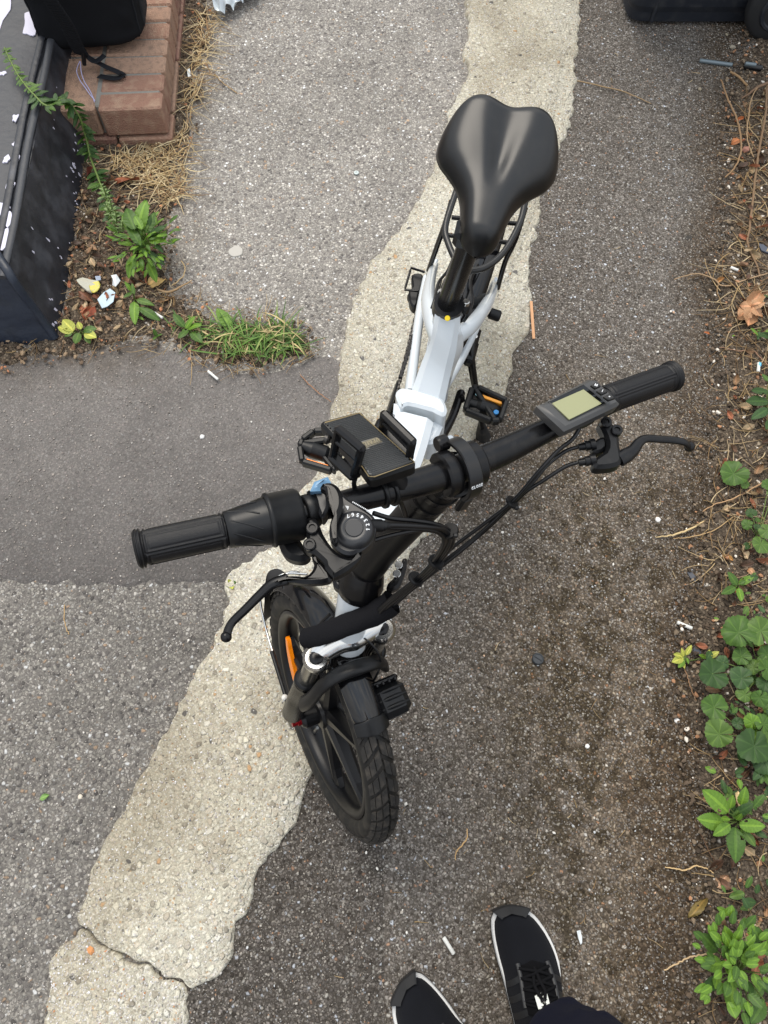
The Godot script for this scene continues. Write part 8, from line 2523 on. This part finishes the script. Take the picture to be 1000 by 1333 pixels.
	s.lathe(Vector3(1.0966, 0.016, -2.191), Vector3(1.1483, 0.016, -2.1807), [Vector2(0, 0.007), Vector2(0.1, 0.0095), Vector2(0.9, 0.0095), Vector2(1, 0.007)], 14, false)
	var cap := single("plug", s, mat("plug_black", rgb(20, 20, 22), 0.35), "black plastic plug with a grey stub by the right edge", "plug", Vector3(1.121, 0.016, -2.1841))
	org = cap.position
	s = shape()
	s.lathe(Vector3(1.094, 0.026, -2.1875), Vector3(1.1256, 0.026, -2.1824), [Vector2(0, 0.0045), Vector2(0, 0.006), Vector2(1, 0.006), Vector2(1, 0.0045)], 12, false)
	part("stub", s, mat("grey_tube", rgb(108, 120, 126), 0.35, 0.3), cap)

	var white := rgb(222, 222, 216)
	butt("white paper tube lying on the asphalt left of the yellowish low weed", Vector3(0.6241, 0.01, -0.4509), Vector3(0.6538, 0.01, -0.4375), white, 0.0042)
	butt("white paper tube lying on the asphalt between and above the two shoes", Vector3(0.1083, 0.009, 0.1382), Vector3(0.1262, 0.009, 0.165), white, 0.0038)
	butt("small white cigarette end on the earth above the brown crumpled leaf", Vector3(0.9124, 0.014, -1.4114), Vector3(0.9307, 0.014, -1.4011), white, 0.004)
	butt("blue-tipped white filter above the glossy-leaved weed", Vector3(0.9264, 0.016, -1.1094), Vector3(0.9191, 0.016, -1.0823), white, 0.0042)
	butt("white cigarette end lying left of the grass tuft", Vector3(-0.5869, 0.014, -1.2637), Vector3(-0.5633, 0.014, -1.2468), white, 0.0036)
	butt("white cigarette end lying below the grass tuft", Vector3(-0.4335, 0.012, -1.0872), Vector3(-0.4067, 0.012, -1.0626), white, 0.0034)
	s = Shape.new()
	s.lathe(Vector3(0.9281, 0.0163, -1.1092), Vector3(0.9245, 0.0163, -1.0978), [Vector2(0, 0.0036), Vector2(0.1, 0.0046), Vector2(0.9, 0.0046), Vector2(1, 0.0036)], 12)
	single("filter_band", s, mat("cyan_paper", rgb(110, 190, 225), 0.6), "pale blue band round the filter above the glossy-leaved weed", "filter", Vector3(0.9264, 0.016, -1.1049))
	var paper := mat("paper_white", rgb(214, 220, 222), 0.7)
	scrap("paper_scrap", "torn white and pale blue paper scrap on the leaf litter", "paper", [Vector3(-0.731, 0.022, -1.2926), Vector3(-0.7175, 0.022, -1.3133), Vector3(-0.7059, 0.022, -1.3312), Vector3(-0.6909, 0.022, -1.3193), Vector3(-0.69, 0.022, -1.2868), Vector3(-0.7044, 0.022, -1.2721), Vector3(-0.7137, 0.022, -1.2622)], mat("paper_blue", rgb(186, 204, 214), 0.65), 0.0015, "", 0.012)
	scrap("paper_scrap", "small crumpled white scrap above the blue and white paper", "paper", [Vector3(-0.7054, 0.024, -1.3657), Vector3(-0.6917, 0.024, -1.3699), Vector3(-0.6808, 0.024, -1.3536), Vector3(-0.6884, 0.024, -1.3295), Vector3(-0.701, 0.024, -1.3415), Vector3(-0.6989, 0.024, -1.3536)], paper, 0.0015, "", 0.014)
	scrap("paper_scrap", "tiny grey-blue scrap above the clear wrapper on the leaf litter", "paper", [Vector3(-0.7531, 0.022, -1.3753), Vector3(-0.7389, 0.022, -1.3765), Vector3(-0.7354, 0.022, -1.3631), Vector3(-0.7473, 0.022, -1.3595)], mat("paper_grey", rgb(150, 160, 178), 0.7), 0.0012)
	scrap("plastic_wrapper", "clear and yellow plastic wrapper on the litter by the black wall", "wrapper", Shape.ring_spline([Vector3(-0.7935, 0.024, -1.3536), Vector3(-0.7821, 0.024, -1.3657), Vector3(-0.762, 0.024, -1.3596), Vector3(-0.7395, 0.024, -1.3536), Vector3(-0.7335, 0.024, -1.3355), Vector3(-0.745, 0.024, -1.3176), Vector3(-0.7635, 0.024, -1.3236), Vector3(-0.7825, 0.024, -1.3385)], 2), mat("wrapper_pale", rgb(186, 184, 168), 0.3), 0.006, "", 0.01)
	scrap("wrapper_corner", "yellow corner of the wrapper by the black wall", "wrapper", Shape.ring_spline([Vector3(-0.7572, 0.03, -1.3424), Vector3(-0.7353, 0.03, -1.3484), Vector3(-0.7307, 0.03, -1.3304), Vector3(-0.7421, 0.03, -1.312), Vector3(-0.7541, 0.03, -1.3227)], 2), mat("wrapper_yellow", rgb(206, 196, 96), 0.35), 0.002, "", 0.006)
	scrap("paper_scrap", "thin white torn strip of paper right of the right shoe", "paper", [Vector3(0.3509, 0.01, 0.1277), Vector3(0.3581, 0.01, 0.1267), Vector3(0.3602, 0.01, 0.1384), Vector3(0.3593, 0.01, 0.147), Vector3(0.3557, 0.01, 0.1497), Vector3(0.3531, 0.01, 0.1401)], paper, 0.0012, "", 0.004)
	scrap("paper_scrap", "tiny white scrap near the top of the earth strip right of the brick pier", "paper", [Vector3(-0.6002, 0.014, -2.18), Vector3(-0.5913, 0.014, -2.1835), Vector3(-0.5827, 0.014, -2.1458), Vector3(-0.5917, 0.014, -2.1424)], paper, 0.002)
	# gum, discs, cap
	for q in [["flattened pale grey chewing gum on the asphalt right of the bright leafy weed", [Vector3(-0.3972, 0.004, -1.4754)], 0.0195, rgb(176, 172, 164), "chewing_gum", "chewing gum"], ["small white gum spot near the tip of the right brake lever, on coarse asphalt", [Vector3(0.6191, 0.009, -0.6903)], 0.0062, rgb(226, 224, 218), "chewing_gum", "chewing gum"], ["white gum fleck on the smooth dark asphalt patch", [Vector3(-0.4325, 0.006, -0.9065)], 0.006, rgb(206, 206, 204), "chewing_gum", "chewing gum"], ["white fleck of gum below the yellowish low weed", [Vector3(0.5935, 0.009, -0.2466)], 0.0055, rgb(232, 230, 226), "chewing_gum", "chewing gum"], ["pale pebble on the lower left pavement", [Vector3(-0.5939, 0.004, -0.1024)], 0.0048, rgb(206, 196, 180), "pebble", "pebble"], ["round white gum spot on the coarse asphalt below the bottle cap", [Vector3(0.4064, 0.009, -0.1972)], 0.0045, rgb(230, 228, 222), "chewing_gum", "chewing gum"]]:
		s = Shape.new()
		var ring := []
		for k in 14:
			var a := TAU * k / 14
			ring.append(q[1][0] + Vector3(cos(a), 0, sin(a)) * q[2] * rng.randf_range(0.85, 1.1))
		s.plate(Shape.ring_spline(ring, 2), 0.004, 0.0015)
		single(q[4], s, mat("gum_%02x%02x%02x" % [q[3].r8, q[3].g8, q[3].b8], q[3], 0.7), q[0], q[5], q[1][0])
	s = Shape.new()
	var cc := Vector3(0.3212, 0.008, -0.3722)
	s.lathe(cc - Vector3(0, 0.003, 0), cc + Vector3(0, 0.006, 0), [Vector2(0, 0.0122), Vector2(0.8, 0.0122), Vector2(1.0, 0.0108), Vector2(1.0, 0.0095), Vector2(0.85, 0.0088)], 32, false, 0.02, 16)
	s.beam(cc + Vector3(-0.007, 0.0055, -0.005), cc + Vector3(0.007, 0.0055, 0.005), 0.0016, 0.002)
	single("bottle_cap", s, mat("cap_grey", rgb(48, 52, 56), 0.5), "dark grey ridged round cap lying on the coarse asphalt", "cap", cc)
	s = Shape.new()
	var wc := Vector3(-0.0783, 0.003, -1.7626)
	s.lathe(wc - Vector3(0, 0.002, 0), wc + Vector3(0, 0.0015, 0), [Vector2(0, 0.007), Vector2(0.9, 0.0072), Vector2(1.0, 0.0066), Vector2(1.0, 0.003), Vector2(0.6, 0.0026)], 20, false)
	single("washer", s, mat("washer_grey", rgb(168, 178, 178), 0.4, 0.4), "small round metal washer on the pale asphalt near the saddle", "washer", wc)
	for q in [["flat slate-coloured chip on the coarse asphalt above the white paper tube", [Vector3(0.6645, 0.009, -0.5646), Vector3(0.6736, 0.009, -0.5659), Vector3(0.684, 0.009, -0.551), Vector3(0.6799, 0.009, -0.5404), Vector3(0.6691, 0.009, -0.551)], rgb(78, 80, 86)], ["dark blue-grey chip beside the yellowish low weed", [Vector3(0.6483, 0.014, -0.3934), Vector3(0.6549, 0.014, -0.4032), Vector3(0.6636, 0.014, -0.3856), Vector3(0.6599, 0.014, -0.3797), Vector3(0.6471, 0.014, -0.3863)], rgb(62, 66, 76)], ["flat grey chip in the earth at the far right under the dead stems", [Vector3(1.0003, 0.016, -1.4921), Vector3(1.0134, 0.016, -1.4883), Vector3(1.0243, 0.016, -1.4743), Vector3(1.0211, 0.016, -1.4584), Vector3(1.0044, 0.016, -1.4679)], rgb(72, 78, 90)]]:
		scrap("slate_chip", q[0], "chip", q[1], mat("slate_%02x%02x%02x" % [q[2].r8, q[2].g8, q[2].b8], q[2], 0.6), 0.004)
	# stones worth a look
	for q in [["round tan pebble on the earth above the bushy weed at the lower right", Vector3(0.667, 0.014, 0.0881), 0.0078, rgb(176, 136, 96)], ["tan pebble on the pavement below the bin", Vector3(1.0818, 0.01, -2.2873), 0.0105, rgb(150, 142, 126)], ["small tan pebble beside the bin wheel", Vector3(1.0732, 0.01, -2.345), 0.007, rgb(150, 140, 120)], ["small round pebble on the asphalt below the grey tube", Vector3(0.9482, 0.009, -2.0986), 0.0075, rgb(142, 132, 114)], ["pale grey stone among the dead stems at the upper right", Vector3(1.0713, 0.016, -1.7957), 0.0125, rgb(190, 186, 178)], ["pinkish broken stone at the upper right beside the dead stems", Vector3(1.035, 0.014, -1.8402), 0.0125, rgb(158, 112, 96)], ["orange-brown chip set in the lower end of the concrete strip", Vector3(-0.529, 0.0135, 0.1585), 0.0078, rgb(196, 136, 86)]]:
		var o := piece(numbered("stone"), pebble_mesh(hash(q[0]) % 1000), mat("stone_%02x%02x%02x" % [q[3].r8, q[3].g8, q[3].b8], q[3], 0.8), self)
		o.transform = Transform3D(Basis.from_euler(Vector3(0, q[2] * 300.0, 0)).scaled_local(Vector3(q[2], q[2] * 0.6, q[2] * 0.85)), q[1])
		tag(o, q[0], "stone")
	# fallen leaves one can point at
	for q in [
			["rusty red dead leaf at the foot of the brick pier", Vector3(-0.7489, 0.02, -1.7117), Vector3(-0.6826, 0.025, -1.7237), rgb(146, 84, 60), 1.0],
			["orange dead leaf on the earth above the pinkish stone", Vector3(1.0256, 0.014, -1.9553), Vector3(1.0499, 0.02, -1.9669), rgb(178, 104, 62), 1.2],
			["small orange leaf flake left of the pinkish stone", Vector3(0.9983, 0.014, -1.8678), Vector3(1.0376, 0.02, -1.8792), rgb(178, 110, 68), 1.2],
			["rust-coloured pointed leaf below the clear and yellow wrapper", Vector3(-0.7497, 0.014, -1.2881), Vector3(-0.7549, 0.016, -1.238), rgb(176, 92, 66), 1.5],
			["dark brown narrow leaf beside the clear and yellow wrapper", Vector3(-0.7906, 0.016, -1.326), Vector3(-0.7331, 0.018, -1.2922), rgb(110, 74, 58), 1.0],
			["pale tan dead leaf under the bright leafy weed", Vector3(-0.6133, 0.016, -1.3536), Vector3(-0.5675, 0.022, -1.3686), rgb(204, 166, 108), 1.6],
			["brown dead leaf under the right side of the bright leafy weed", Vector3(-0.662, 0.016, -1.4045), Vector3(-0.6118, 0.018, -1.362), rgb(164, 106, 78), 1.2],
			["light tan leaf standing against the black wall", Vector3(-0.8214, 0.014, -1.5767), Vector3(-0.7871, 0.05, -1.5844), rgb(196, 172, 140), 1.2],
			["red-brown curled leaf beside the trailing weed and the wall", Vector3(-0.832, 0.02, -1.7234), Vector3(-0.8108, 0.05, -1.7367), rgb(130, 72, 60), 1.2],
			["dry orange leaf at the pavement edge under the bright weed", Vector3(-0.5856, 0.012, -1.2971), Vector3(-0.5416, 0.014, -1.3153), rgb(196, 150, 110), 0.9],
			["star-shaped tan dead leaf above the round tan pebble", Vector3(0.6182, 0.012, 0.0564), Vector3(0.6402, 0.02, 0.0356), rgb(178, 140, 112), 1.7],
			["tan leaf scrap between the two pointed-leaf weeds and the round leaves", Vector3(0.6718, 0.05, -0.109), Vector3(0.6671, 0.06, -0.0758), rgb(206, 176, 132), 0.9],
			["olive-brown withered sprig above the bushy weed", Vector3(0.5572, 0.012, 0.107), Vector3(0.5938, 0.02, 0.0727), rgb(128, 106, 60), 0.7],
			["orange-brown leaf by the straw, left of the small round-leaved patch", Vector3(0.7455, 0.014, -0.6032), Vector3(0.7669, 0.018, -0.5909), rgb(200, 150, 92), 1.2],
			["brown leaf right of the four-leaved seedling", Vector3(0.7968, 0.014, -0.5709), Vector3(0.8071, 0.02, -0.551), rgb(176, 130, 96), 1.5],
			["brown-pink leaf at the far right below the small round-leaved patch", Vector3(0.8185, 0.016, -0.5916), Vector3(0.8436, 0.02, -0.583), rgb(172, 122, 96), 1.5],
			["small orange flake on the earth left of the crumpled leaf", Vector3(0.8074, 0.012, -1.2052), Vector3(0.8201, 0.016, -1.1975), rgb(196, 120, 76), 1.2],
			["small brown leaf curled at the end of the branching stalk", Vector3(0.8649, 0.014, -1.3603), Vector3(0.8797, 0.03, -1.3667), rgb(190, 140, 92), 1.5],
			["small green fallen leaf on the lower left pavement", Vector3(-0.6711, 0.004, -0.0982), Vector3(-0.653, 0.008, -0.1063), rgb(120, 150, 84), 1.5]]:
		dry_leaf(q[0], q[1], q[2], q[3], "", q[4])
	# the big crumpled one is several lobes of one leaf
	var big := thing("crumpled_leaf", "large crumpled orange-brown dead leaf at the right edge", "leaf", Vector3(0.938, 0.02, -1.2759))
	var om := leaf_mat("dry_orange", rgb(226, 168, 126), 0.15)
	for q in [[Vector3(0.9311, 0.03, -1.263), Vector3(0.8945, 0.03, -1.2342)], [Vector3(0.9282, 0.035, -1.259), Vector3(0.9171, 0.03, -1.2104)], [Vector3(0.9291, 0.035, -1.2638), Vector3(0.9564, 0.035, -1.235)], [Vector3(0.9271, 0.04, -1.2646), Vector3(0.9587, 0.05, -1.2709)], [Vector3(0.9271, 0.04, -1.2646), Vector3(0.95, 0.05, -1.3049)], [Vector3(0.9291, 0.035, -1.2638), Vector3(0.8999, 0.04, -1.2646)]]:
		leaf(big, "dry", q[0], q[1], om, 2.0)
	# pits where stones have been lost
	for q in [["dark pit in the asphalt right of the saddle, larger of two", Vector3(0.8235, 0.0058, -1.5193), 0.011], ["small dark pit in the asphalt right of the saddle", Vector3(0.7299, 0.0058, -1.6211), 0.0065]]:
		s = Shape.new()
		var ring := []
		for k in 12:
			var a := TAU * k / 12
			ring.append(q[1] + Vector3(cos(a), 0, sin(a)) * q[2] * rng.randf_range(0.7, 1.1))
		s.plate(Shape.ring_spline(ring, 2), 0.003, 0.001)
		single("tar_spot", s, mat("tar", rgb(40, 36, 30), 0.6), q[0], "tar spot", q[1])
	# crumpled silver-white plastic at the top
	s = Shape.new()
	var n := noise(6.0, FastNoiseLite.TYPE_SIMPLEX_SMOOTH, 3, 99)
	var q4 := [Vector3(-0.5961, 0.012, -2.7503), Vector3(-0.5222, 0.012, -2.4045), Vector3(-0.4197, 0.012, -2.5027), Vector3(-0.3803, 0.012, -2.7503)]
	s.surf(34, 34, func(a: float, b: float) -> Vector3:
		var p: Vector3 = q4[0].lerp(q4[3], a).lerp(q4[1].lerp(q4[2], a), b)
		p.y += 0.03 + absf(n.get_noise_2d(p.x * 2.0, p.z * 2.0)) * 0.06 + 0.02 * sin(PI * a) * sin(PI * b) - 0.026 * smoothstep(0.75, 1.0, b)
		return p + Vector3(n.get_noise_2d(p.z * 2.0, 5.0), 0, n.get_noise_2d(p.x * 2.0, 9.0)) * 0.02)
	s.facing(Vector3.UP)
	single("plastic_bag", s, mat("silver_film", rgb(200, 208, 212), 0.32, 0.15), "crumpled silver-white plastic bag lying on the pavement at the top", "bag", Vector3(-0.4934, 0.01, -2.4943))


func _ready() -> void:
	var cam := Camera3D.new()
	cam.name = "camera"
	cam.position = Vector3(0, 1.6, 0)
	cam.rotation_degrees = Vector3(-66, 0, 0)
	cam.fov = 67.36
	cam.near = 0.02
	cam.far = 200.0
	add_child(cam)
	cam.current = true

	var env := Environment.new()
	env.background_mode = Environment.BG_SKY
	var sky := Sky.new()
	var pano := PanoramaSkyMaterial.new()
	pano.panorama = sky_picture()
	sky.sky_material = pano
	env.sky = sky
	env.background_energy_multiplier = 1.0
	env.tonemap_mode = Environment.TONE_MAPPER_LINEAR
	env.tonemap_exposure = 1.55
	env.sdfgi_enabled = true
	env.ssao_enabled = true
	env.ssil_enabled = true
	var we := WorldEnvironment.new()
	we.name = "world_environment"
	we.environment = env
	add_child(we)

	# a veiled sun behind thin cloud, high and beyond the bicycle on the left
	var sun := DirectionalLight3D.new()
	sun.name = "sun"
	sun.light_energy = 0.5
	sun.light_color = Color(1.0, 0.96, 0.9)
	sun.light_angular_distance = 34.0
	sun.rotation_degrees = Vector3(-58, 205, 0)
	sun.shadow_enabled = true
	add_child(sun)

	rng.seed = 2024
	ground()
	wall()
	brick_pier()
	bicycle()
	person()
	backpack()
	wheelie_bin()
	planting()
	litter()
